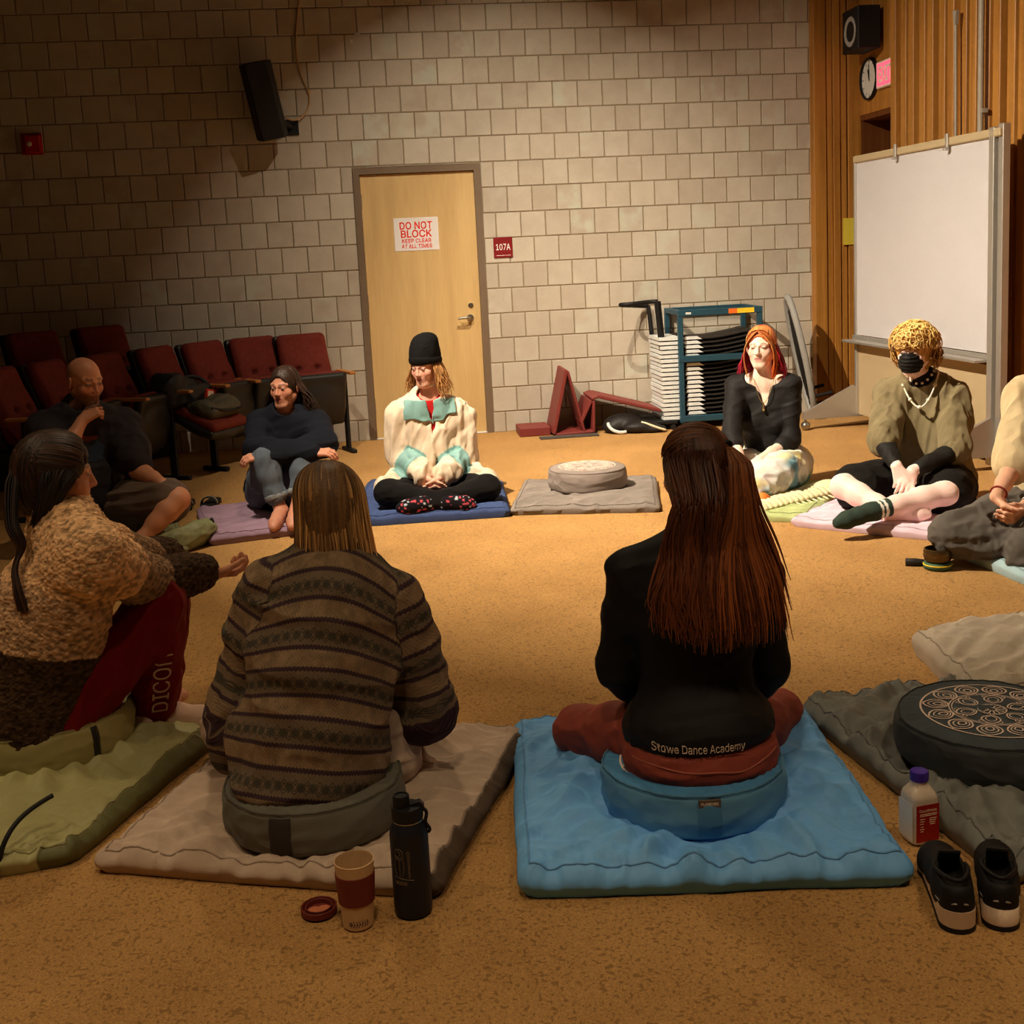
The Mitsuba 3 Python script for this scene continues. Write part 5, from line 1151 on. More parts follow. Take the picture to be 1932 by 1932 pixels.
# ---------------------------------------------------------------- the woman in the patterned sweater
def person_sweater():
    p = Person('sweater', 'person in a brown striped Fair Isle sweater seen from behind on the beige mat', (0.02, 1, -0.35), hs=0.98, build=1.05, hips=1.0, arm=1.0)
    J = p.J
    p.body({'L': dict(d=(0.5, 0.8, -0.2), n=(0, -0.3, -1), curl=0.6), 'R': dict(d=(-0.5, 0.8, -0.2), n=(0, -0.3, -1), curl=0.6)}, {'L': J['anL'] + [0.10, 0.08, -0.02], 'R': J['anR'] + [-0.10, 0.08, -0.02]})
    S = Sdf(); S.ell(J['pelvis'] + [0, 0, -0.03], (0.185, 0.135, 0.09), p.pR, 0.04)
    for q in 'LR': p.legp(S, q, 0.012, 0, 1.9)
    S.cap((0.10, -6.70, 0.23), (0.125, -6.67, 0.13), 0.060, 0.070, 0.03)
    S.half(J['pelvis'] + [0, 0, 0.12], [0, 0, 1])
    p.wear('trousers', S, (0.78, 0.68, 0.60), fold=[((1, 0.3, 0), 14, 0.005, 3)], label='pale beige trousers')
    S = Sdf(); p.trunk(S, 0.022, 0.05)
    S.ell(p.tp(-0.01, -0.05, 0.42), (0.175, 0.135, 0.24), p.R, 0.06)
    S.ell(p.tp(0.01, -0.02, 0.10), (0.205, 0.160, 0.15), p.pR, 0.05)
    S.ell(p.tp(0.0, -0.03, -0.12), (0.190, 0.150, 0.10), p.pR, 0.04)
    S.cap(p.tp(-0.03, -0.06, 0.80), p.tp(0.02, -0.05, 0.5), 0.12, 0.14, 0.05)
    p.armp(S, 'R', 0.024, 0, 1.9, r=(0.058, 0.060, 0.062, 0.034))
    S.cap(lerp(J['elR'], J['shR'], 0.15), lerp(J['elR'], J['wrR'], 0.35) + [0, -0.01, -0.01], 0.076, 0.072, 0.03)
    p.armp(S, 'L', 0.018, 0, 1.9, r=(0.056, 0.050, 0.054, 0.034))
    S.ell(J['elL'] + [-0.005, -0.02, -0.075], (0.066, 0.070, 0.085), None, 0.03)
    S.cap(J['neck'] - p.up * 0.03, J['neck'] + p.up * 0.035 + p.front * 0.01, 0.074, 0.064, 0.02)
    S.half(J['pelvis'] + [0, 0, -0.135], [0, 0.15, -1], 0.012)
    ax = [(J['sh' + q], J['el' + q], J['wr' + q]) for q in 'LR']
    def uv(V):
        z = (V - J['pelvis']) @ p.up; x = (V - J['pelvis']) @ p.side; y = (V - J['pelvis']) @ p.front
        ang = np.arctan2(x, -(y + 0.02)); U = ang * 0.19; Wv = z + 0.10 * (x / 0.2) ** 2 * np.clip(z / 0.5, 0, 1) + 0.02 * npn(V, 5, 3)
        # sleeves take their own direction
        for sh, el, wr in ax:
            best = np.full(len(V), 9.0); tt = np.zeros(len(V))
            L1, L2 = np.linalg.norm(el - sh), np.linalg.norm(wr - el)
            for a, b, o in ((sh, el, 0), (el, wr, L1)):
                ab = b - a; t0 = (V - a) @ ab / (ab @ ab); t = np.clip(t0, 0, 1); d = np.linalg.norm(V - a - t[:, None] * ab, axis=1); k = d < best
                tu = np.minimum(t0, 1) if o == 0 else t
                best = np.where(k, d, best); tt = np.where(k, o + tu * np.linalg.norm(ab), tt)
            outer = (V - J['pelvis']) @ p.side * np.sign((sh - J['pelvis']) @ p.side); lim = abs((sh - J['pelvis']) @ p.side) - 0.004
            arm = (best < 0.108) & (outer > lim + 0.012 * np.clip((0.4 - z) / 0.4, 0, 1) * 0)
            a_ = np.arctan2((V - sh) @ p.front, (V - sh) @ p.side) * 0.075
            U = np.where(arm, a_, U); Wv = np.where(arm, 0.46 - tt, Wv)
        return np.stack([U + 5, Wv + 5], 1)
    p.wear('sweater', S, None if False else (0.3, 0.2, 0.1), fold=[((1, 0, -0.25), 7, 0.009, 8), ((0.6, 0, 1), 6, 0.006, 18)], noise=[(5, 0.008, 5)], bsdf='m_knit', label='brown patterned knit sweater', h=0.0065, uv=uv, smooth=1)
    mat('m_rib', 'vc', 0.95, spec=0.1, sheen=0.4)
    c = J['neck'] + p.up * 0.030 + p.front * 0.008; n = 80; a = np.linspace(0, 2 * np.pi, n + 1)
    ring = c + 0.066 * (np.cos(a)[:, None] * p.side + 0.9 * np.sin(a)[:, None] * p.front)
    m = tube(ring, 0.0175, 12, False); m = puff(m, 0.0022 * np.sin(np.repeat(a, 12) * 60))
    part(p.t, 'collar', m, 'm_rib', True, np.tile(lin((0.46, 0.37, 0.27)), (len(m.vertices), 1)), label='tan ribbed collar')
    p.scalp(((0.30, 0.20, 0.12), (0.50, 0.36, 0.21)), off=0.016, low=-0.13, label='brown blonde hair at the crown', back=0.004)
    paths, rad, cols = [], [], []
    for i in range(560):
        u = rs.uniform(-1, 1); a = u * 2.05; f = rs.uniform(0, 1) ** 0.7
        n = 18; t = np.linspace(0, 1, n)
        th = f * 0.7 + t * (2.2 - f * 0.7)
        part_x = -0.01
        ex, ey, ez = 0.092 + 0.004 * rs.randn(), 0.113, 0.107
        X = part_x * np.cos(th) + ex * np.sin(np.minimum(th, 1.6)) * math.sin(a); Y = -0.014 - ey * np.sin(np.minimum(th, 1.6)) * math.cos(a); Z = 0.028 + ez * np.cos(np.minimum(th, 1.6))
        drop = np.clip(th - 1.6, 0, 1) / 0.6
        L = (0.150 + 0.03 * rs.uniform(-1, 1) + 0.075 * (u > 0.55))
        Z = Z - L * drop; Y = Y + drop * (0.020 if abs(u) < 0.5 else 0.0); X = X + drop * (0.010 * u + 0.006 * rs.randn())
        q = p.H + (np.stack([X, Y, Z], 1) * p.hs) @ p.hR.T
        if u > 0.55: q = q + np.outer(drop, [0.012, -0.010, -0.03])
        paths.append(q); rad.append(0.0050 * rs.uniform(0.5, 1.25))
        b_ = rs.uniform(0, 1); hi = 0.40 + 1.0 * (u > 0.30) * rs.uniform(0.3, 1) + 0.5 * (rs.uniform() < 0.14)
        c0, c1 = shades((0.235, 0.15, 0.085), (0.37, 0.25, 0.14), b_), shades((0.30, 0.19, 0.11), (0.92, 0.70, 0.42), min(1, b_ * hi))
        cols.append(c0 + (c1 - c0) * np.clip(t[:, None] * 1.4 - 0.15, 0, 1))
    p.locks('hair_lock', paths, rad, cols, label='shoulder-length brown blonde hair', ratio=0.5)
person_sweater()

# ---------------------------------------------------------------- the woman in the fleece jacket
def person_fleece():
    p = Person('fleece', 'person in a beige teddy fleece and dark red sweatpants, in profile on the green mat', (0.93, 0.36, -0.12), hs=1.0, build=1.1, hips=1.05, arm=1.0, leg=1.05, skin=(0.80, 0.55, 0.42), brow=(0.22, 0.13, 0.09))
    J = p.J
    p.body({'R': dict(d=(0.90, 0.25, -0.12), n=(-0.25, 0.15, 1.0), curl=(0.55, 0.7, 0.85, 0.95), spread=0.06, thumb=0.5, size=1.02), 'L': dict(d=(0.72, -0.55, -0.25), n=(-0.2, -0.35, -0.9), curl=(0.9, 1.0, 1.0, 1.0), thumb=0.8)},
        {'R': J['anR'] + [0.15, 0.07, -0.065], 'L': J['anL'] + [0.05, 0.15, -0.02]})
    S = Sdf(); S.ell(J['pelvis'] + [0.02, 0, -0.01], (0.18, 0.15, 0.12), p.pR, 0.05)
    p.legp(S, 'R', 0.012, 0, 1.86, r=(0.092, 0.078, 0.060, 0.058, 0.044)); p.legp(S, 'L', 0.012, 0, 1.86, r=(0.092, 0.078, 0.060, 0.058, 0.044))
    S.cap(lerp(J['knR'], J['anR'], 0.80), lerp(J['knR'], J['anR'], 0.97), 0.058, 0.052, 0.015)
    p.wear('sweatpants', S, (0.43, 0.060, 0.052), fold=[((0.3, 0.1, 1), 12, 0.005, 3), ((0.9, 0, 0.35), 9, 0.005, 13)], noise=[(8, 0.004, 2)], label='dark red sweatpants', h=0.0065)
    # printed letters down the calf
    a, b = lerp(J['knR'], J['anR'], 0.38), lerp(J['knR'], J['anR'], 0.80); up = unit(a - b)
    view = unit(CAM_POS - (a + b) / 2); nv = unit(view - up * (view @ up) + 0.25 * np.cross(up, view)); acr = np.cross(nv, up)
    tm = meshkit.text_mesh('DICOU', 0.040, 0.0015, False); bb = tm.bounds; v = tm.vertices
    L = 0.205; al = ((v[:, 0] - bb[0, 0]) / (bb[1, 0] - bb[0, 0]) - 0.5) * L; ac = (v[:, 1] - 0.020) / 0.060 * 1.0
    rr = 0.074 - 0.006 * np.clip(-al / 0.1, -1, 1) + 0.004
    c = (a + b) / 2
    tm.vertices = c + np.outer(al, up) + np.outer(np.sin(-ac) * rr, acr) + np.outer(np.cos(ac) * (rr + v[:, 2]), nv)
    mat('m_letter', (0.72, 0.58, 0.45), 0.8)
    part(p.t, 'lettering', trimesh.Trimesh(tm.vertices, tm.faces, process=False), 'm_letter', label='pale letters printed down the calf')
    for q in 'R':
        S = Sdf(); p.foot(S, q, J['an' + q] + [0.17, 0.08, -0.070], 0.010); S.cap(J['an' + q], J['an' + q] + [0, 0, 0.01], 0.045, None, 0.02)
        p.wear('sock', S, (0.85, 0.72, 0.64), noise=[(20, 0.003, 3)], label='pale sock', floor=0.001)
    S = Sdf(); p.trunk(S, 0.035, 0.06)
    S.ell(p.tp(0.0, -0.035, 0.40), (0.195, 0.145, 0.25), p.R, 0.06)
    S.ell(p.tp(0.0, -0.02, 0.08), (0.20, 0.170, 0.15), p.pR, 0.06)
    S.ell(p.tp(0.0, 0.04, 0.32), (0.17, 0.13, 0.16), p.R, 0.06)
    p.armp(S, 'R', 0.022, 0, 1.88, r=(0.066, 0.056, 0.050, 0.040)); p.armp(S, 'L', 0.022, 0, 1.88, r=(0.064, 0.054, 0.048, 0.036))
    S.cap(J['neck'] - p.up * 0.05, J['neck'] + p.up * 0.030 + p.front * 0.03, 0.090, 0.080, 0.03)
    S.ell(J['neck'] + p.up * 0.055 + p.front * 0.035, (0.062, 0.066, 0.050), p.R, 0.012, 's')
    S.half(J['pelvis'] + [0, 0, -0.03], [0.5, 0.2, -1], 0.012)
    def col(V):
        z = (V - J['pelvis']) @ p.up / np.linalg.norm(J['neck'] - J['pelvis']); n = 0.05 * npn(V, 14, 3)
        cr, cm, ck = lin((0.86, 0.68, 0.50)), lin((0.56, 0.44, 0.33)), lin((0.27, 0.20, 0.145))
        C = np.where((z + n > 0.74)[:, None], cr, np.where((z + n > 0.42)[:, None], lin((0.73, 0.58, 0.44)), ck))
        for q in 'LR':
            sh, el, wr = J['sh' + q], J['el' + q], J['wr' + q]
            best = np.full(len(V), 9.0); tt = np.zeros(len(V))
            for a, b, o in ((sh, el, 0), (el, wr, 1)):
                ab = b - a; t = np.clip((V - a) @ ab / (ab @ ab), 0, 1); d = np.linalg.norm(V - a - t[:, None] * ab, axis=1); k = d < best
                best = np.where(k, d, best); tt = np.where(k, o + t, tt)
            am = (best < 0.11) & (tt > 0.12)
            C = np.where(am[:, None], np.where((tt + 2 * n < 0.5)[:, None], cr, np.where((tt + 2 * n < 1.18)[:, None], cm, ck)), C)
        curl = meshkit.noise(V * 95, 4); C = C * (0.55 + 0.75 * np.clip((curl - 0.25) / 0.4, 0, 1))[:, None]
        return C
    m = S.mesh(0.0052); V = m.vertices
    off = 0.0034 * 2 * (meshkit.noise(V * 95, 4) - 0.5) + 0.0022 * 2 * (meshkit.noise(V * 150, 9) - 0.5) + 0.005 * folds(V, (0.8, 0.2, -0.4), 5, 5) + 0.005 * 2 * npn(V, 7, 2)
    C = col(V); m = puff(m, off)
    part(p.t, 'fleece_jacket', m, 'm_fleece', True, np.clip(C, 0, 1), label='beige and brown teddy fleece jacket')
    mat('m_bead', (0.30, 0.16, 0.12), 0.5); mat('m_thread', (0.88, 0.80, 0.74), 0.7)
    for q, mm, r in (('L', 'm_bead', 0.0048), ('R', 'm_thread', 0.0032)):
        d = unit(np.array((0.90, 0.25, -0.12) if q == 'R' else (0.72, -0.55, -0.25))); a1 = unit(np.cross(d, [0, 0, 1])); a2 = np.cross(d, a1); an = np.linspace(0, 2 * np.pi, 37); c = J['wr' + q] + d * (0.012 if q == 'R' else -0.02)
        ring = c + 0.030 * (np.cos(an)[:, None] * a1 + np.sin(an)[:, None] * a2)
        g = [tube(ring, r, 8, False)] if q == 'R' else [xf(trimesh.creation.icosphere(1, r), tr(*x)) for x in ring[:-1:2]]
        part(p.t, 'bracelet', cat(*g), mm, True, label='white thread bracelet' if q == 'R' else 'dark beaded bracelet', kind='stuff' if q == 'L' else None)
    p.scalp(((0.115, 0.075, 0.050), (0.26, 0.16, 0.095)), off=0.015, low=-0.12, label='dark brown hair', front=0.0, strands=0.005, back=0.002)
    knot = p.hd((0.0, -0.112, 0.045))
    paths, rad, cols = [], [], []
    for i in range(420):                                             # pulled back over the head to the knot
        u = rs.uniform(-1, 1); a0 = p.hd((u * 0.084, 0.066 - 0.045 * abs(u), 0.100 - 0.11 * abs(u) ** 1.5)); n = 13; t = np.linspace(0, 1, n)[:, None]
        q = a0 * (1 - t) + knot * t; c = p.hd((0, -0.012, 0.028)); l = (q - c) @ p.hR; k = 1 / np.sqrt(((l / (np.array([0.093, 0.111, 0.106]))) ** 2).sum(1, keepdims=True))
        q2 = c + (l * np.maximum(k, 1)) @ p.hR.T; q = q2 * (1 - t ** 5) + knot * t ** 5
        paths.append(q); rad.append(0.0038 * rs.uniform(0.6, 1.3)); b_ = rs.uniform(0, 1)
        cols.append(shades((0.10, 0.065, 0.045), (0.34, 0.21, 0.125), b_ * (1 - 0.4 * abs(u))))
    for i in range(90):                                              # side hair that covers the ear and falls back
        a0 = p.hd((0.093, 0.045 - 0.10 * rs.uniform(0, 1), 0.03 - 0.02 * rs.uniform(0, 1))); n = 18; t = np.linspace(0, 1, n)[:, None]
        e = p.hd((0.060 + 0.02 * rs.uniform(-1, 1), -0.03 - 0.05 * rs.uniform(0, 1), -0.125 - 0.02 * rs.uniform(0, 1)))
        q = a0 * (1 - t) + e * t + np.sin(t * np.pi) * p.hR[:, 0] * 0.02
        paths.append(q); rad.append(0.007 * rs.uniform(0.6, 1.2)); cols.append(shades((0.07, 0.045, 0.03), (0.17, 0.105, 0.065), rs.uniform(0, 1)))
    for i in range(100):                                             # tail down the back with a curl at its end
        n = 36; t = np.linspace(0, 1, n); a = rs.uniform(-1, 1); b_ = rs.uniform(-1, 1)
        e = np.array([J['neck'][0] - 0.050, J['neck'][1] - 0.195, 0.60])
        cl = 0.026 * np.clip((t - 0.45) / 0.3, 0, 1); ph = t * 11 + 0.3 * a
        q = knot * (1 - t[:, None]) + e * t[:, None] + np.outer(-0.03 * np.sin(np.clip(t * 3.2, 0, 3.14)), p.front * [1, 1, 0]) + np.outer(cl * np.cos(ph), [1, 0, 0]) + np.outer(cl * np.sin(ph), [0, 1, 0.3])
        w = np.clip(t * 6, 0, 1) * (1 - 0.65 * t)
        q = q + np.outer(w * 0.024 * a, [0.9, -0.2, 0]) + np.outer(w * 0.016 * b_, [0.1, 1, 0]) + np.outer(-0.03 * (t > 0.9) * (t - 0.9) * 10, [0.6, 0, 1])
        paths.append(q); rad.append(0.0058 * rs.uniform(0.6, 1.2)); b2 = rs.uniform(0, 1)
        cols.append(shades((0.09, 0.06, 0.04), (0.20, 0.12, 0.075), b2) + np.clip(t[:, None] - 0.55, 0, 1) * (lin((0.42, 0.24, 0.12)) * b2))
    p.locks('hair_lock', paths, rad, cols, label='dark brown hair tied back in a curling tail', ratio=0.5)
    g = [xf(trimesh.creation.torus(0.020, 0.008, 28, 10), frame(p.hR[:, 0], p.hR[:, 2], -p.hR[:, 1], knot))] + [xf(trimesh.creation.icosphere(1, 0.0075), tr(*(knot + p.hR[:, 0] * 0.024 * math.cos(x) + p.hR[:, 2] * 0.024 * math.sin(x)))) for x in np.linspace(0, 6.28, 11)[:-1]]
    part(p.t, 'hair_clip', cat(*g), 'm_bead', True, label='dark beaded hair tie', kind='stuff')
person_fleece()

def plume(p, N, a_rng, z_rng, r_head, drop, spread, wave, c_lo, c_hi, r=0.007, tip=None, back=0.0, frontfall=0.0, seed=0, offs=0.012, zero=(0, 0, 0)):
    """Loose locks that leave the scalp at the angles a_rng (0 = back of the head, pi = face) and hang down by drop metres."""
    q_ = np.random.RandomState(seed + 77); paths, rad, cols = [], [], []
    for i in range(N):
        a = q_.uniform(*a_rng) * (1 if q_.uniform() < 0.5 else -1) if a_rng[0] >= 0 else q_.uniform(*a_rng)
        f = q_.uniform(0, 1); n = 18; t = np.linspace(0, 1, n); th0 = 0.15 + 0.9 * f; th = th0 + t * (2.25 - th0); tc = np.minimum(th, 1.62)
        ex, ey, ez = 0.0745 + offs, 0.094 + offs, 0.088 + offs
        X = ex * np.sin(tc) * math.sin(a); Y = -0.014 - ey * np.sin(tc) * math.cos(a); Z = 0.028 + ez * np.cos(tc)
        d = np.clip(th - 1.62, 0, 1) / 0.63; L = q_.uniform(*drop)
        Z = Z - L * d; X = X + d * (spread * math.sin(a) + 0.006 * q_.randn()) + wave * np.sin(d * q_.uniform(5, 9) + q_.uniform(0, 6)) * d
        Y = Y + d * (-back + frontfall * (abs(a) > 1.2)) + wave * np.sin(d * q_.uniform(5, 9) + q_.uniform(0, 6)) * d
        paths.append(p.H + (np.stack([X, Y, Z], 1) * p.hs) @ p.hR.T + np.outer(d, zero)); rad.append(r * q_.uniform(0.6, 1.2))
        b = q_.uniform(0, 1); c = shades(c_lo, c_hi, b); cols.append(c if tip is None else c + (lin(tip) - c) * np.clip(d[:, None] * 1.2 - 0.2, 0, 1) * q_.uniform(0.4, 1))
    return paths, rad, cols

# ---------------------------------------------------------------- the bald man
def person_bald():
    p = Person('bald', 'bald bearded person in a navy T-shirt and grey shorts, fist held to the chin', (0.72, -0.66, -0.22), hs=1.07, build=1.25, hips=1.1, belly=0.05, arm=1.2, leg=1.12, skin=(0.78, 0.53, 0.40), lips=(0.55, 0.28, 0.24), brow=(0.20, 0.13, 0.09))
    J = p.J
    ch = p.hd((0.010, 0.118, -0.098)); W = ch + np.array([-0.075, -0.03, -0.070]); J['wrR'] = W
    def beard(V, q, C):
        w = np.clip((-0.030 - q[:, 2]) / 0.03, 0, 1) * np.clip((q[:, 1] + 0.02) / 0.03, 0, 1) * (np.linalg.norm(q, axis=1) < 0.16) * (1 - np.exp(-((q[:, 0] / 0.020) ** 2 + ((q[:, 2] + 0.064) / 0.010) ** 2)))
        C = C + (lin((0.20, 0.11, 0.075)) - C) * 0.75 * w[:, None]
        cap = (np.clip((q[:, 2] + 0.01) / 0.02, 0, 1) * np.clip((0.09 - q[:, 2]) / 0.04, 0, 1) * np.clip((0.01 - q[:, 1]) / 0.03, 0, 1) * (np.linalg.norm(q, axis=1) < 0.16))[:, None]
        return C + (lin((0.42, 0.28, 0.20)) - C) * 0.45 * cap
    p.body({'R': dict(d=(0.80, 0.25, 0.55), n=(0.1, 0.75, -0.55), curl=(0.8, 0.95, 1.05, 1.1), thumb=0.8, size=1.05), 'L': dict(d=(0.62, -0.45, -0.62), n=(-0.3, 0.1, -0.9), curl=0.30, spread=0.1, size=1.05)},
        {'L': J['anL'] + [-0.12, -0.12, -0.05], 'R': J['anR'] + [0.10, -0.08, -0.06]}, colour=beard)
    S = Sdf(); S.ell(J['pelvis'] + [0, 0, 0], (0.20, 0.17, 0.13), p.pR, 0.05)
    for q in 'LR': p.legp(S, q, 0.022, 0, 0.86, r=(0.105, 0.100, 0.082, 0.07, 0.05))
    p.wear('shorts', S, (0.40, 0.33, 0.285), fold=[((0.7, -0.5, 0.1), 11, 0.008, 3)], noise=[(8, 0.004, 2)], label='grey shorts')
    S = Sdf(); p.trunk(S, 0.018, 0.06)
    S.ell(p.tp(0, 0.02, 0.05), (0.215, 0.185, 0.13), p.pR, 0.05)
    for q in 'LR': p.armp(S, q, 0.026, 0, 0.78, r=(0.060, 0.062, 0.060, 0.04))
    S.ell(J['neck'] + p.up * 0.045 + p.front * 0.02, (0.074, 0.078, 0.045), p.R, 0.012, 's')
    m = p.wear('t_shirt', S, (0.185, 0.165, 0.185), fold=[((0.4, -0.3, 1), 8, 0.009, 8), ((1, 0, 0.2), 9, 0.005, 4)], noise=[(6, 0.006, 5)], label='navy T-shirt')
    from scipy.spatial import cKDTree
    tree = cKDTree(m.vertices); nr = normals(m)
    def decal(name, centre, rx, rz, color, label, ring=None):
        n = 28; a = np.linspace(0, 2 * np.pi, n + 1)[:-1]; pts = [centre] + [centre + p.side * rx * r * math.cos(x) + p.up * rz * r * math.sin(x) for r in (0.5, 1.0) for x in a]
        i = tree.query(np.array(pts))[1]; v = m.vertices[i] + nr[i] * 0.003
        f = [[0, 1 + k, 1 + (k + 1) % n] for k in range(n)] + [x for k in range(n) for x in ([1 + k, 1 + n + k, 1 + n + (k + 1) % n], [1 + k, 1 + n + (k + 1) % n, 1 + (k + 1) % n])]
        part(p.t, name, trimesh.Trimesh(v, np.array(f), process=False), 'm_cloth', True, np.tile(lin(color), (len(v), 1)), label=label)
    c = lerp(J['chest'], J['neck'], 0.15) + p.front * 0.15 + p.side * 0.03
    decal('shirt_print', c, 0.068, 0.064, (0.20, 0.25, 0.32), 'round blue print on the chest')
    decal('shirt_print', c + p.up * 0.075 - p.side * 0.02, 0.055, 0.020, (0.48, 0.24, 0.18), 'rusty print on the chest')
person_bald()

# ---------------------------------------------------------------- the woman in the navy sweater, hugging her knees
def person_navy():
    p = Person('navy', 'person in a navy sweater hugging the knees, dark curly hair, on the lavender mat', (-0.42, -0.88, -0.06), hs=0.97, build=0.95, hips=0.95, skin=(0.80, 0.55, 0.44), lips=(0.62, 0.30, 0.28), brow=(0.20, 0.12, 0.09))
    J = p.J
    p.body({'R': dict(d=(0.95, -0.2, 0.05), n=(0, 0.3, -0.9), curl=0.5), 'L': dict(d=(-0.95, -0.2, 0.05), n=(0, 0.3, -0.9), curl=0.5)}, {'L': J['anL'] + [-0.02, -0.17, -0.06], 'R': J['anR'] + [-0.03, -0.17, -0.05]})
    S = Sdf(); S.ell(J['pelvis'], (0.165, 0.13, 0.11), p.pR, 0.04)
    for q in 'LR': p.legp(S, q, 0.010, 0, 1.72)
    den = lambda V: lin((0.36, 0.39, 0.43)) * (1 + 0.5 * npn(V, 18, 3))[:, None]
    p.wear('jeans', S, den, fold=[((0.1, -0.2, 1), 13, 0.005, 3)], noise=[(9, 0.003, 2)], label='faded grey blue jeans')
    for q in 'LR':
        a, b = lerp(J['kn' + q], J['an' + q], 0.66), lerp(J['kn' + q], J['an' + q], 0.76); S = Sdf().cap(a, b, 0.066, 0.063, 0.01); S.half(a, a - b, 0.004); S.half(b, b - a, 0.004)
        p.wear('cuff', S, (0.52, 0.54, 0.55), label='rolled pale cuff')
    S = Sdf(); p.trunk(S, 0.024, 0.05)
    for q in 'LR': p.armp(S, q, 0.024, 0, 1.96, r=(0.056, 0.050, 0.050, 0.034))
    S.ell(p.tp(0, 0, 0.05), (0.185, 0.15, 0.10), p.pR, 0.04)
    S.ell(J['neck'] + p.up * 0.05 + p.front * 0.025, (0.066, 0.070, 0.05), p.R, 0.012, 's')
    p.wear('sweater', S, (0.085, 0.092, 0.125), fold=[((1, 0, 0.3), 9, 0.006, 8)], noise=[(7, 0.005, 5)], label='navy sweater')
    S = Sdf(); S.cap(J['neck'] - p.up * 0.04 + p.front * 0.012, J['neck'] + p.up * 0.015 + p.front * 0.01, 0.070, 0.062, 0.02); S.half(J['neck'] + p.up * 0.02, p.up)
    p.wear('undershirt', S, (0.40, 0.36, 0.35), label='grey undershirt')
    p.scalp(((0.10, 0.065, 0.05), (0.26, 0.17, 0.12)), off=0.010, low=-0.10, front=0.012, seed=3, label='dark brown hair')
    a = plume(p, 260, (0.2, 1.75), None, None, (0.11, 0.22), 0.075, 0.022, (0.09, 0.055, 0.04), (0.27, 0.17, 0.115), r=0.0055, seed=1, frontfall=-0.02)
    p.locks('hair_lock', *a, label='long dark curly hair')
person_navy()

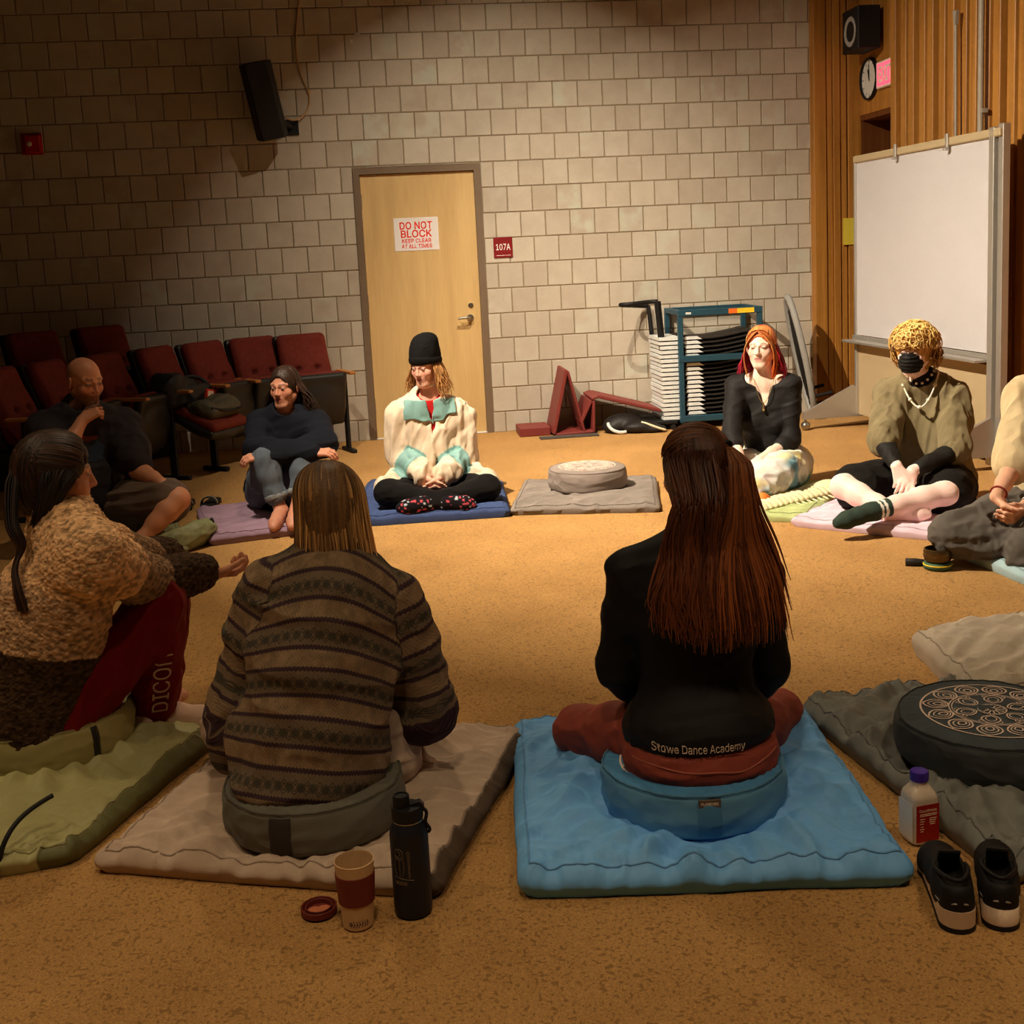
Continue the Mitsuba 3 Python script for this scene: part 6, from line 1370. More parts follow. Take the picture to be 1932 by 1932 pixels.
# ---------------------------------------------------------------- the woman in the black beanie
def person_beanie():
    p = Person('beanie', 'person in a black beanie and cream and teal windbreaker, cross-legged on the navy mat', (-0.55, -0.80, -0.20), hs=0.96, build=0.95, hips=1.0, skin=(0.88, 0.66, 0.57), lips=(0.72, 0.36, 0.35), brow=(0.30, 0.20, 0.12))
    J = p.J
    p.body({'R': dict(d=(0.55, -0.35, -0.75), n=(0.4, 0.3, 0.5), curl=0.75, size=0.95), 'L': dict(d=(-0.55, -0.45, -0.70), n=(0.2, 0.4, 0.6), curl=0.75, size=0.95)}, {'L': J['anL'] + [-0.12, 0.0, -0.01], 'R': J['anR'] + [0.12, 0.0, -0.01]})
    S = Sdf(); S.ell(J['pelvis'] + [0, 0, 0], (0.175, 0.135, 0.11), p.pR, 0.04)
    for q in 'LR': p.legp(S, q, 0.010, 0, 1.9)
    p.wear('leggings', S, (0.075, 0.065, 0.065), fold=[((1, 0, 0.2), 12, 0.004, 3)], label='black leggings')
    for q, sg in (('L', -1), ('R', 1)):
        S = Sdf(); p.foot(S, q, J['an' + q] + [0.13 * sg, -0.01, -0.015], 0.006)
        def soc(V):
            n_ = meshkit.noise(V * 55, 3); C = np.tile(lin((0.08, 0.07, 0.085)), (len(V), 1)); C[n_ > 0.70] = lin((0.75, 0.30, 0.36)); C[n_ < 0.24] = lin((0.70, 0.74, 0.78)); return C
        p.wear('sock', S, soc, h=0.006, label='black sock with pink and white flowers', floor=0.045)
    S = Sdf(); p.trunk(S, 0.006, 0.05); S.ell(J['neck'] + p.up * 0.055 + p.front * 0.02, (0.06, 0.062, 0.045), p.R, 0.012, 's')
    p.wear('shirt', S, (0.70, 0.13, 0.13), label='red shirt')
    S = Sdf(); p.trunk(S, 0.028, 0.05)
    S.ell(p.tp(0, 0.0, 0.25), (0.190, 0.150, 0.22), p.R, 0.05)
    for q, s_ in (('L', 1), ('R', -1)):
        S.chain([lerp(J['pelvis'], J['hip' + q], 0.8) + [0, 0.02, 0.07], lerp(J['hip' + q], J['kn' + q], 0.45) + [0.03 * s_, 0.03, 0.050], lerp(J['hip' + q], J['kn' + q], 0.85) + [0.045 * s_, 0.04, 0.030]], [0.10, 0.085, 0.055], 0.03)
        p.armp(S, q, 0.026, 0, 1.90, k=0.008, r=(0.058, 0.056, 0.052, 0.030))
    S.ell(J['neck'] + p.up * 0.055 + p.front * 0.03, (0.070, 0.085, 0.055), p.R, 0.012, 's')
    fc = lerp(J['chest'], J['neck'], 0.85) + p.front * 0.14
    S.cap(fc + p.up * 0.02, fc - p.up * 0.13, 0.045, 0.004, 0.008, 's', flat=(p.front, 0.35))
    lo_ = p.tp(0, 0.14, 0.38); S.cap(lo_, lo_ - p.up * 0.22 + p.front * 0.02, 0.006, 0.030, 0.008, 's', flat=(p.front, 0.25))
    teal, cream = lin((0.50, 0.66, 0.64)), lin((0.87, 0.79, 0.69))
    def coat(V):
        C = np.tile(cream, (len(V), 1))
        for q in 'LR':
            a, b = lerp(J['el' + q], J['wr' + q], 0.18), lerp(J['el' + q], J['wr' + q], 0.60); ab = b - a; t = (V - a) @ ab / (ab @ ab); d = np.linalg.norm(V - a - np.clip(t, 0, 1)[:, None] * ab, axis=1)
            k = (t > 0.0) & (t < 1.0) & (d < 0.10) & ((V - J['pelvis']) @ p.front > 0.06); C[k] = teal
        return C
    m = p.wear('windbreaker', S, coat, fold=[((0.1, -0.1, 1), 9, 0.013, 8), ((0.5, 0, 1), 12, 0.006, 18)], noise=[(6, 0.006, 5)], bsdf='m_nylon', label='cream windbreaker with teal forearm panels', h=0.0065, tol=0)
    from scipy.spatial import cKDTree
    tree = cKDTree(m.vertices); nr = normals(m)
    for s_ in (1, -1):                                                   # the wide flat collar
        g = np.linspace(0, 1, 14); uu, vv = np.meshgrid(g, g, indexing='ij')
        c0 = J['neck'] + p.up * 0.040 - p.front * 0.0
        base = c0[None, None] + p.side * s_ * (0.030 + 0.115 * uu + 0.0 * vv)[..., None] * 1 + p.front * (0.105 - 0.03 * uu)[..., None] - p.up * (0.005 + 0.075 * vv * 1.35 + 0.035 * (1 - uu) * vv * 1.3)[..., None] - p.side * s_ * (0.030 * (1 - uu) * vv)[..., None]
        i = tree.query(base.reshape(-1, 3))[1]; v = m.vertices[i] * 0.75 + base.reshape(-1, 3) * 0.25 + nr[i] * 0.014; v = v + p.front * 0.006
        idx = np.arange(196).reshape(14, 14); f = np.stack([idx[:-1, :-1], idx[1:, :-1], idx[1:, 1:], idx[:-1, 1:]], -1).reshape(-1, 4); f = np.vstack([f[:, [0, 1, 2]], f[:, [0, 2, 3]]])
        v = relax(v, f, 3); nn_ = meshkit.arrays((v, f), True)[2]; n0 = len(v)
        V2 = np.vstack([v + nn_ * 0.003, v - nn_ * 0.003]); F2 = np.vstack([f, f[:, ::-1] + n0])
        rim = np.r_[idx[:, 0], idx[-1, 1:], idx[-2::-1, -1], idx[0, -2:0:-1]]; nx = np.roll(rim, -1); F2 = np.vstack([F2, np.stack([rim, rim + n0, nx + n0], 1), np.stack([rim, nx + n0, nx], 1)])
        part(p.t, 'collar', trimesh.Trimesh(V2, F2, process=False), 'm_nylon', True, np.tile(teal, (len(V2), 1)), label='wide teal collar')
    # hat
    S = Sdf(); R = p.hR
    S.ell(p.hd((0, -0.016, 0.050)), np.array([0.087, 0.106, 0.098]), R, 0.02); S.ell(p.hd((0.004, -0.034, 0.125)), np.array([0.072, 0.078, 0.066]), R, 0.05); S.ell(p.hd((-0.03, -0.05, 0.150)), np.array([0.040, 0.045, 0.035]), R, 0.03)
    S.ell(p.hd((0, 0.0, -0.045)), np.array([0.15, 0.16, 0.085]), R, 0.008, 's')
    S.half(p.hd((0, 0, 0.014)), R @ np.array([0, 0.22, -1.0]), 0.008)
    m = S.mesh(0.0055); q = (m.vertices - p.H) @ R; ang = np.arctan2(q[:, 0], q[:, 1]); m = puff(m, 0.0016 * np.sin(ang * 70) + 0.004 * 2 * npn(m.vertices, 14, 3))
    part(p.t, 'beanie', m, 'm_cloth', True, tint(m, lin((0.065, 0.06, 0.06)), 0.2, 3), label='black ribbed beanie')
    S = Sdf(); a = np.linspace(0, 2 * np.pi, 33); ring = np.array([p.hd((0.085 * math.sin(x), -0.014 + 0.102 * math.cos(x), 0.034 + 0.022 * math.cos(x))) for x in a]); S.chain(ring * 1.0, [0.0085] * 33, 0.01, flat=(p.hR[:, 2], 0.45))
    m = S.mesh(0.005); part(p.t, 'beanie_brim', m, 'm_cloth', True, tint(m, lin((0.07, 0.065, 0.062)), 0.2, 3), label='turned-up brim')
    a = plume(p, 260, (0.25, 2.05), None, None, (0.13, 0.225), 0.055, 0.016, (0.52, 0.35, 0.19), (0.80, 0.60, 0.36), r=0.0062, seed=2, offs=0.006, frontfall=0.035, tip=(0.68, 0.47, 0.25))
    p.locks('hair_lock', *a, label='wavy dark blonde hair')
person_beanie()

# ---------------------------------------------------------------- the woman with red hair
def person_red():
    p = Person('red', 'person with pink and red hair, black V-neck top and tie-dyed trousers', (-0.50, -0.86, 0.0), hs=0.98, build=0.95, hips=1.02, bust=1.0, arm=0.98, skin=(0.97, 0.83, 0.75), lips=(0.78, 0.45, 0.42), brow=(0.50, 0.30, 0.20))
    J = p.J
    p.body({'R': dict(d=(0.25, -0.5, -0.7), n=(0.3, 0.5, -0.5), curl=0.5), 'L': dict(d=(-0.75, -0.35, -0.55), n=(0, 0.2, -1), curl=0.45)}, {'L': J['anL'] + [-0.14, -0.03, -0.01], 'R': J['anR'] + [0.14, -0.02, -0.02]})
    S = Sdf(); S.ell(J['pelvis'] + [0, 0, -0.02], (0.185, 0.145, 0.14), p.pR, 0.05)
    for q in 'LR': p.legp(S, q, 0.024, 0, 1.92, r=(0.105, 0.100, 0.080, 0.072, 0.056))
    def dye(V):
        a, b, c = meshkit.fbm(V * 5.5, 3, 3), meshkit.fbm(V * 6, 3, 14), meshkit.fbm(V * 5, 3, 25)
        C = np.tile(lin((0.82, 0.81, 0.78)), (len(V), 1)); s = lambda x, lo, hi: np.clip((x - lo) / (hi - lo), 0, 1)[:, None]
        C = C + (lin((0.42, 0.60, 0.66)) - C) * s(a, 0.52, 0.68); C = C + (lin((0.86, 0.80, 0.55)) - C) * s(b, 0.56, 0.70); C = C + (lin((0.80, 0.62, 0.62)) - C) * s(c, 0.60, 0.74); C = C + (lin((0.30, 0.42, 0.44)) - C) * s(1 - a, 0.64, 0.76)
        return C
    S.half(J['pelvis'] + [0, 0, 0.085], [0, 0, 1], 0.01)
    p.wear('trousers', S, dye, fold=[((0.4, -0.5, 0.2), 10, 0.009, 3)], noise=[(8, 0.004, 2)], label='pale tie-dyed trousers', floor=0.05)
    S = Sdf(); p.trunk(S, 0.007, 0.045, low=False); S.ell(p.tp(0, 0, 0.22), (0.142, 0.112, 0.12), p.R, 0.04)
    for q in 'LR': p.armp(S, q, 0.009, 0, 1.30)
    nk = J['neck'] + p.up * 0.03
    S.ell(nk + p.front * 0.03, (0.112, 0.13, 0.060), p.R, 0.010, 's')
    def vee(x, y, z):
        q = [x - nk[0], y - nk[1], z - nk[2]]; dot = lambda v: q[0] * v[0] + q[1] * v[1] + q[2] * v[2]
        return np.maximum(np.abs(dot(p.side)) - 0.088 * np.clip(1 + dot(p.up) / 0.165, 0, 1.1) - 0.12 * np.clip(-(dot(p.up) + 0.165), -9, 0), 0.03 - dot(p.front))
    S.add(vee, nk - 0.2, nk + 0.2, 0.006, 's')
    m = p.wear('top', S, (0.115, 0.105, 0.105), fold=[((1, 0, 0.3), 11, 0.004, 8)], noise=[(8, 0.003, 5)], bsdf='m_tight', label='black V-neck top')
    bz = J['pelvis'] + [0, 0, 0.080]; a = np.linspace(0, 2 * np.pi, 49); ring = bz + np.outer(np.cos(a) * 0.150, p.pR[:, 0]) + np.outer(np.sin(a) * 0.122, p.pR[:, 1])
    part(p.t, 'belt', tube(ring, 0.019, 8, False, flat=(ring - bz, 0.35)), 'm_black', True, label='black studded belt')
    part(p.t, 'belt_studs', cat(*[xf(trimesh.creation.icosphere(1, 0.007), tr(*(bz + (x - bz) * 1.045))) for x in ring[:-1]]), 'm_metal', True, label='shiny belt studs', kind='stuff')
    ca = lerp(J['chest'], J['neck'], 0.62) + p.front * 0.118
    mat('m_gold', (0.85, 0.70, 0.45), 0.3, metal=0.9)
    from scipy.spatial import cKDTree
    pts = curve([J['neck'] + p.side * 0.060 + p.up * 0.02 + p.front * 0.04, J['neck'] + p.side * 0.04 - p.up * 0.04 + p.front * 0.095, ca, J['neck'] - p.side * 0.04 - p.up * 0.04 + p.front * 0.095, J['neck'] - p.side * 0.060 + p.up * 0.02 + p.front * 0.04], 40)
    part(p.t, 'necklace', tube(pts, 0.0020, 6), 'm_gold', True, label='thin gold necklace')
    part(p.t, 'pendant', cat(tube([ca, ca - p.up * 0.035 + p.front * 0.006], [0.004, 0.006], 8), xf(trimesh.creation.icosphere(2, 0.009), tr(*(ca - p.up * 0.042 + p.front * 0.008)))), 'm_gold', True, label='small pendant')
    p.scalp(((0.62, 0.28, 0.13), (0.86, 0.50, 0.26)), off=0.010, low=-0.09, front=0.012, seed=5, label='orange blonde hair over the scalp')
    paths, rad, cols = [], [], []
    knot = p.hd((0.0, -0.075, 0.098))
    for i in range(170):
        u = rs.uniform(-1, 1); a0 = p.hd((u * 0.078, 0.058 - 0.05 * abs(u), 0.103 - 0.10 * abs(u) ** 1.6)); n = 14; t = np.linspace(0, 1, n)[:, None]
        q = a0 * (1 - t) + knot * t; c = p.hd((0, -0.012, 0.028)); l = (q - c) @ p.hR; k = 1 / np.sqrt(((l / np.array([0.088, 0.108, 0.102])) ** 2).sum(1, keepdims=True)); q2 = c + (l * np.maximum(k, 1)) @ p.hR.T; q = q2 * (1 - t ** 5) + knot * t ** 5
        c0 = shades((0.80, 0.45, 0.22), (0.92, 0.62, 0.36), rs.uniform(0, 1)); c1 = shades((0.78, 0.07, 0.13), (0.88, 0.18, 0.24), rs.uniform(0, 1))
        paths.append(q); rad.append(0.0042 * rs.uniform(0.6, 1.2)); cols.append(c0 + (c1 - c0) * np.clip((t - 0.16 - 0.2 * rs.uniform()) * 4, 0, 1) * (abs(u) < 0.8))
    for i in range(40):
        n = 20; t = np.linspace(0, 1, n)[:, None]; a, b = rs.uniform(-1, 1, 2)
        e = p.hd((0.05 * a, -0.13, -0.17 + 0.03 * b)); q = knot * (1 - t) + e * t - p.hR[:, 1] * 0.045 * np.sin(t * np.pi) + p.hR[:, 2] * 0.035 * np.sin(np.clip(t * 3, 0, 1) * np.pi)
        paths.append(q + p.hR[:, 0] * 0.02 * a * np.sin(np.clip(t * 2, 0, 1) * 1.57)); rad.append(0.0065 * rs.uniform(0.6, 1.2)); cols.append(shades((0.72, 0.26, 0.16), (0.84, 0.34, 0.26), rs.uniform(0, 1)))
    for s_ in (-1, 1):
        for i in range(34):                                              # face-framing strands
            n = 20; t = np.linspace(0, 1, n)[:, None]; a = rs.uniform(0, 1)
            a0, a1, a2 = p.hd((0.006 * s_, 0.084 - 0.03 * a, 0.100)), p.hd((s_ * (0.072 + 0.012 * a), 0.072 - 0.055 * a, 0.01)), p.hd((s_ * (0.070 + 0.014 * a), 0.070 - 0.05 * a, -0.135 - 0.05 * rs.uniform(0, 1)))
            q = a0 * (1 - t) ** 2 + 2 * a1 * t * (1 - t) * 1.0 + a2 * t ** 2; q = q + p.hR[:, 0] * s_ * 0.028 * np.sin(t * np.pi)
            paths.append(q); rad.append(0.0036 * rs.uniform(0.6, 1.2)); cols.append(shades((0.46, 0.20, 0.08), (0.90, 0.58, 0.32), rs.uniform(0, 1)) + np.clip(t - 0.5, 0, 1) * (lin((0.85, 0.25, 0.33)) - 0.2) * (s_ < 0))
    b3 = plume(p, 230, (0.2, 1.75), None, None, (0.15, 0.255), 0.060, 0.010, (0.42, 0.06, 0.08), (0.74, 0.16, 0.19), r=0.006, seed=3, tip=(0.86, 0.24, 0.38), offs=0.012, frontfall=0.01, back=0.02)
    p.locks('hair_lock', paths + b3[0], rad + b3[1], cols + b3[2], label='long red and pink hair')
    part(p.t, 'hair_clip', xf(trimesh.creation.torus(0.016, 0.007, 24, 10), frame(p.hR[:, 0], unit(p.hR[:, 1] + p.hR[:, 2]), unit(p.hR[:, 2] - p.hR[:, 1]), p.hd((0, -0.082, 0.100)))), 'm_black', True, label='black hair claw')
person_red()

# ---------------------------------------------------------------- the person with the face mask
def person_masked():
    p = Person('masked', 'person with curly blond hair, black face mask and olive shirt, on the pink mat', (-0.66, -0.74, -0.12), hs=1.0, build=1.22, hips=1.12, belly=0.02, arm=1.08, leg=1.12, skin=(0.97, 0.84, 0.80), brow=(0.55, 0.40, 0.25))
    J = p.J
    p.body({'R': dict(d=(0.15, -0.35, -0.90), n=(0.5, 0.6, 0.0), curl=0.35), 'L': dict(d=(-0.55, -0.35, -0.75), n=(0.2, 0.6, -0.3), curl=0.35, W=J['wrL'])}, {'L': J['anL'] + [-0.16, -0.02, -0.03], 'R': J['anR'] + [0.14, -0.05, 0.0]})
    S = Sdf(); S.ell(J['pelvis'] + [0, 0, -0.01], (0.205, 0.165, 0.13), p.pR, 0.05)
    for q in 'LR': p.legp(S, q, 0.020, 0, 0.80, r=(0.112, 0.104, 0.090, 0.08, 0.06))
    p.wear('shorts', S, (0.105, 0.095, 0.085), fold=[((0.7, -0.5, 0.1), 10, 0.007, 3)], label='black shorts')
    S = Sdf(); p.foot(S, 'L', J['anL'] + [-0.17, -0.03, -0.035], 0.006); S.cap(J['anL'], lerp(J['anL'], J['knL'], 0.24), 0.040, 0.046, 0.02)
    def sck(V):
        d = (V - J['anL']) @ unit(J['knL'] - J['anL']); C = np.tile(lin((0.20, 0.25, 0.215)), (len(V), 1))
        for z in (0.052, 0.078): C[np.abs(d - z) < 0.0075] = lin((0.90, 0.88, 0.84))
        return C
    p.wear('sock', S, sck, h=0.006, label='dark green sock with two white stripes', floor=0.055)
    S = Sdf()
    for q in 'LR': p.armp(S, q, 0.004, 0.75, 1.86)
    p.wear('undersleeves', S, (0.105, 0.095, 0.085), fold=[((0.5, 0.5, 1), 14, 0.003, 3)], bsdf='m_tight', label='black undersleeves')
    S = Sdf(); S.cap(J['neck'] - p.up * 0.02, J['neck'] + p.up * 0.085, 0.078, 0.064, 0.02); S.half(J['neck'] + p.up * 0.075 + p.front * 0.02, p.up + p.front * 0.15)
    p.wear('turtleneck', S, (0.07, 0.06, 0.055), bsdf='m_tight', label='black turtleneck collar')
    S = Sdf(); p.trunk(S, 0.022, 0.06)
    S.ell(p.tp(0, 0.02, 0.32), (0.205, 0.165, 0.25), p.R, 0.06); S.ell(p.tp(0, 0.0, 0.0), (0.230, 0.190, 0.14), p.pR, 0.06)
    for q, s_ in (('L', 1), ('R', -1)):
        sh, el = J['sh' + q], J['el' + q]; S.chain([sh - p.up * 0.01, lerp(sh, el, 0.5), lerp(sh, el, 0.95)], [0.076, 0.078, 0.082], 0.02)
    S.ell(J['neck'] + p.up * 0.080 + p.front * 0.045, (0.088, 0.105, 0.068), p.R, 0.012, 's')
    olv = lin((0.50, 0.45, 0.335))
    m = p.wear('shirt', S, lambda V: np.tile(olv, (len(V), 1)), fold=[((0.05, -0.1, 1), 7.5, 0.010, 8), ((0.25, -0.1, 1), 13, 0.005, 18)], noise=[(5, 0.006, 5)], label='oversized olive shirt')
    # mask
    S = Sdf(); R = p.hR
    S.ell(p.hd((0, 0.048, -0.050)), np.array([0.066, 0.062, 0.068]), R, 0.02); S.ell(p.hd((0, 0.082, -0.026)), np.array([0.030, 0.036, 0.042]), R, 0.03)
    S.half(p.hd((0, 0.075, 0.002)), R @ np.array([0, -0.15, 1.0]), 0.006); S.half(p.hd((0, 0.022, 0)), R @ np.array([0, -1.0, -0.45]), 0.006)
    m = S.mesh(0.0045); q = (m.vertices - p.H) @ R; m = puff(m, 0.0022 * np.sin(q[:, 2] * 320 + 6 * q[:, 0]))
    part(p.t, 'face_mask', m, 'm_tight', True, tint(m, lin((0.085, 0.08, 0.08)), 0.15, 3), label='black pleated face mask')
    for s_ in (-1, 1): part(p.t, 'mask_strap', tube(curve([p.hd((s_ * 0.062, 0.045, -0.025)), p.hd((s_ * 0.078, 0.01, -0.005)), p.hd((s_ * 0.085, -0.022, 0.01))], 10), 0.0022, 6), 'm_black', True)
    # necklaces
    mat('m_pearl', (0.94, 0.91, 0.82), 0.25, spec=0.6)
    c0 = J['neck'] + p.up * 0.05
    from scipy.spatial import cKDTree
    tree = cKDTree(m.vertices); nrm = normals(m)
    raw = curve([c0 + p.side * 0.088 + p.front * 0.0, c0 + p.side * 0.062 - p.up * 0.065 + p.front * 0.120, c0 - p.up * 0.125 + p.front * 0.160, c0 - p.side * 0.062 - p.up * 0.065 + p.front * 0.120, c0 - p.side * 0.088 + p.front * 0.0], 64)
    sn = tree.query(raw)[1]; pts = np.where(((raw - m.vertices[sn]) * nrm[sn]).sum(1, keepdims=True) < 0.008, m.vertices[sn] + nrm[sn] * 0.008, raw)
    for _ in range(3): pts[1:-1] = 0.5 * pts[1:-1] + 0.25 * (pts[:-2] + pts[2:])
    part(p.t, 'necklace', cat(tube(pts, 0.0048, 8), *[xf(trimesh.creation.icosphere(1, 0.011), tr(*x)) for x in pts[14:52:9]]), 'm_pearl', True, label='white shell necklace', kind='stuff')
    pts = curve([c0 + p.side * 0.070 + p.up * 0.015, c0 + p.side * 0.052 - p.up * 0.00 + p.front * 0.060, c0 - p.up * 0.022 + p.front * 0.088, c0 - p.side * 0.052 - p.up * 0.00 + p.front * 0.060, c0 - p.side * 0.070 + p.up * 0.015], 17)
    part(p.t, 'pearl_choker', cat(*[xf(trimesh.creation.icosphere(1, 0.0075), tr(*x)) for x in pts[1::2]]), 'm_pearl', True, label='pearl choker', kind='stuff')
    part(p.t, 'earring', xf(trimesh.creation.icosphere(1, 0.007), tr(*p.hd((-0.088 if (p.hR[:, 0] @ np.array([1.0, 0, 0])) < 0 else 0.088, -0.006, -0.038)))), 'm_pearl', True, label='pearl earring')
    # curls
    p.scalp(((0.58, 0.38, 0.18), (0.88, 0.66, 0.34)), off=0.020, low=-0.10, front=-0.035, seed=7, h=0.0065, strands=0.01, label='blond hair')
    paths, rad, cols = [], [], []; cnt = 0
    while cnt < 520:
        v = rs.randn(3); v /= np.linalg.norm(v); y, z = v[1], v[2]
        if z < -0.66 or (y > 0.25 and z < -0.02) or (y > 0.60 and z < 0.16): continue
        w_ = rs.uniform(0.95, 1.16); c = p.hd((v[0] * 0.108 * w_, -0.022 + y * 0.122 * w_ - 0.020 * (z < 0), 0.034 + z * 0.106 * w_ + (0.008 if z > 0 else -0.035 * (y < 0.2))))
        n = 14; t = np.linspace(0, 1, n); r = rs.uniform(0.009, 0.024); a1 = unit(np.cross(v, rs.randn(3))); a2 = np.cross(v, a1); nw = p.hR @ v
        A1, A2 = p.hR @ a1, p.hR @ a2; ph = t * rs.uniform(5, 9)
        q = c + np.outer(np.cos(ph) * r, A1) + np.outer(np.sin(ph) * r, A2) + np.outer((t - 0.3) * 0.020, nw) + np.outer(t * -0.02, p.hR[:, 2])
        paths.append(q); rad.append(0.0036 * rs.uniform(0.6, 1.3)); k = np.clip(0.5 + 0.6 * z, 0, 1); cols.append(shades((0.58, 0.38, 0.18), (1.0, 0.86, 0.52), np.clip(k * rs.uniform(0.5, 1.2), 0, 1))); cnt += 1
    p.locks('hair_curl', paths, rad, cols, label='tight blond curls', ratio=0.8)
person_masked()

# ---------------------------------------------------------------- the person at the right edge
def person_edge():
    p = Person('edge', 'person in a beige shirt and grey trousers at the right edge, hands clasped', (-0.85, -0.45, -0.1), hs=1.0, build=1.15, hips=1.05, arm=1.1, leg=1.12, skin=(0.90, 0.68, 0.56))
    J = p.J
    p.body({'R': dict(d=(0.45, -0.55, -0.70), n=(0.6, -0.5, 0.1), curl=0.8, spread=0.0), 'L': dict(d=(-0.85, -0.30, -0.45), n=(-0.4, 0.6, 0.2), curl=0.75, spread=0.0)}, {'L': J['anL'] + [0.08, 0.10, -0.02], 'R': J['anR'] + [0.12, 0.02, -0.03]})
    S = Sdf(); S.ell(J['pelvis'] + [0, 0, -0.02], (0.195, 0.155, 0.14), p.pR, 0.05)
    for q in 'LR': p.legp(S, q, 0.014, 0, 1.95, r=(0.105, 0.094, 0.074, 0.068, 0.052))
    S.half(J['pelvis'] + [0, 0, 0.10], [0, 0, 1], 0.01)
    p.wear('trousers', S, (0.365, 0.34, 0.315), fold=[((0.6, 0.3, 0.1), 10, 0.010, 3), ((0.1, 1, 0.3), 13, 0.004, 13)], noise=[(8, 0.004, 2)], label='grey trousers', floor=0.045)
    S = Sdf(); p.trunk(S, 0.026, 0.06); S.ell(p.tp(0, 0, 0.15), (0.195, 0.155, 0.16), p.R, 0.05)
    for q in 'LR': p.armp(S, q, 0.026, 0, 1.05, r=(0.062, 0.056, 0.054, 0.04))
    S.ell(J['neck'] + p.up * 0.05 + p.front * 0.03, (0.072, 0.085, 0.05), p.R, 0.012, 's')
    m = p.wear('shirt', S, (0.82, 0.73, 0.57), fold=[((0.1, 0, 1), 8, 0.010, 8)], noise=[(6, 0.006, 5)], label='beige button shirt')
    from scipy.spatial import cKDTree
    tree = cKDTree(m.vertices)
    for z in (0.75, 0.58, 0.42, 0.27, 0.12):
        c = m.vertices[tree.query(p.tp(0, 0.16, z))[1]]; part(p.t, 'button', xf(trimesh.creation.icosphere(1, 0.0065), tr(*c)), 'm_dark', True)
    an = np.linspace(0, 2 * np.pi, 37)
    def band(W, d, r, w, mm, name, label, ratio=0.3):
        d = unit(d); a1 = unit(np.cross(d, [0, 0, 1])); a2 = np.cross(d, a1); ring = W + r * (np.cos(an)[:, None] * a1 + np.sin(an)[:, None] * a2)
        part(p.t, name, tube(ring, w, 8, False, flat=(ring - W, ratio)), mm, True, label=label)
    band(lerp(J['elR'], J['wrR'], 0.88), J['wrR'] - J['elR'], 0.034, 0.004, 'm_cord', 'bracelet', 'thin red cord bracelet', 1.0) if mat('m_cord', (0.55, 0.20, 0.15), 0.7) else None
    band(lerp(J['elL'], J['wrL'], 0.94), J['wrL'] - J['elL'], 0.034, 0.013, 'm_plastic_white', 'watch_strap', 'white watch strap')
    p.scalp(((0.25, 0.16, 0.10), (0.40, 0.27, 0.17)), off=0.012, low=-0.06, label='short brown hair')
person_edge()

# ================================================================ small things on the floor
zafu('round_cushion', 'pale olive round cushion under the woman with red hair', (2.43, -2.99, 0.046), 0.19, 0.095, (0.60, 0.58, 0.42), seed=17, label_group='round meditation cushions')
# flask
mat('m_flask', (0.085, 0.09, 0.13), 0.5, spec=0.4)
t = thing('water_bottle', 'tall navy steel water bottle with a black spout lid on the carpet', 'bottle')
FX_, FY_ = 0.150, -7.225
o = tr(FX_, FY_, 0.001)
part(t, 'body', xf(lathe([[0, 0], [0.038, 0], [0.042, 0.004], [0.0435, 0.02], [0.0435, 0.192], [0.042, 0.204], [0.036, 0.217], [0.0335, 0.222], [0.0335, 0.226], [0, 0.226]], 56), o), 'm_flask', 40)
part(t, 'neck_ring', xf(lathe([[0.0325, 0.2235], [0.0345, 0.2245], [0.0345, 0.2265], [0.0325, 0.2275]], 48), o), 'm_metal', 40, label='steel ring')
part(t, 'lid', xf(lathe([[0, 0.2275], [0.0345, 0.2275], [0.0355, 0.230], [0.0355, 0.250], [0.033, 0.257], [0, 0.258]], 48), o), 'm_black', 40)
part(t, 'spout', xf(lathe([[0.0185, 0.252], [0.0185, 0.281], [0.017, 0.284], [0.0145, 0.284], [0.0140, 0.281], [0, 0.281]], 32), o @ tr(-0.012, 0, 0)), 'm_black', 40)
part(t, 'hinge_arm', extrude(Polygon([(0.004, 0.256), (0.03, 0.262), (0.039, 0.25), (0.036, 0.238), (0.030, 0.238), (0.030, 0.252), (0.004, 0.252)]), 0.018, frame([1, 0, 0], [0, 0, 1], [0, -1, 0], (FX_, FY_ + 0.009, 0.006))), 'm_black')
part(t, 'loop', tube(curve([[FX_ + 0.034, FY_, 0.248], [FX_ + 0.043, FY_ - 0.004, 0.235], [FX_ + 0.040, FY_ - 0.006, 0.215], [FX_ + 0.048, FY_ - 0.006, 0.20], [FX_ + 0.044, FY_ - 0.004, 0.192]], 20), 0.004, 8), 'm_black', True)
mat('m_etch', (0.50, 0.42, 0.27), 0.5)
def on_cyl(pts, R, a0, zc):                                                  # points (across, up) laid on the bottle's wall
    pts = np.asarray(pts, float); a = a0 + pts[:, 0] / R
    return np.stack([FX_ + R * np.sin(a), FY_ - R * np.cos(a), zc + pts[:, 1]], 1)
def line(pts, w, R=0.0440, a0=-0.62, zc=0.135): return tube(on_cyl(curve(pts, 20) if len(pts) > 2 else np.linspace(pts[0], pts[1], 4), R, a0, zc), w, 5)
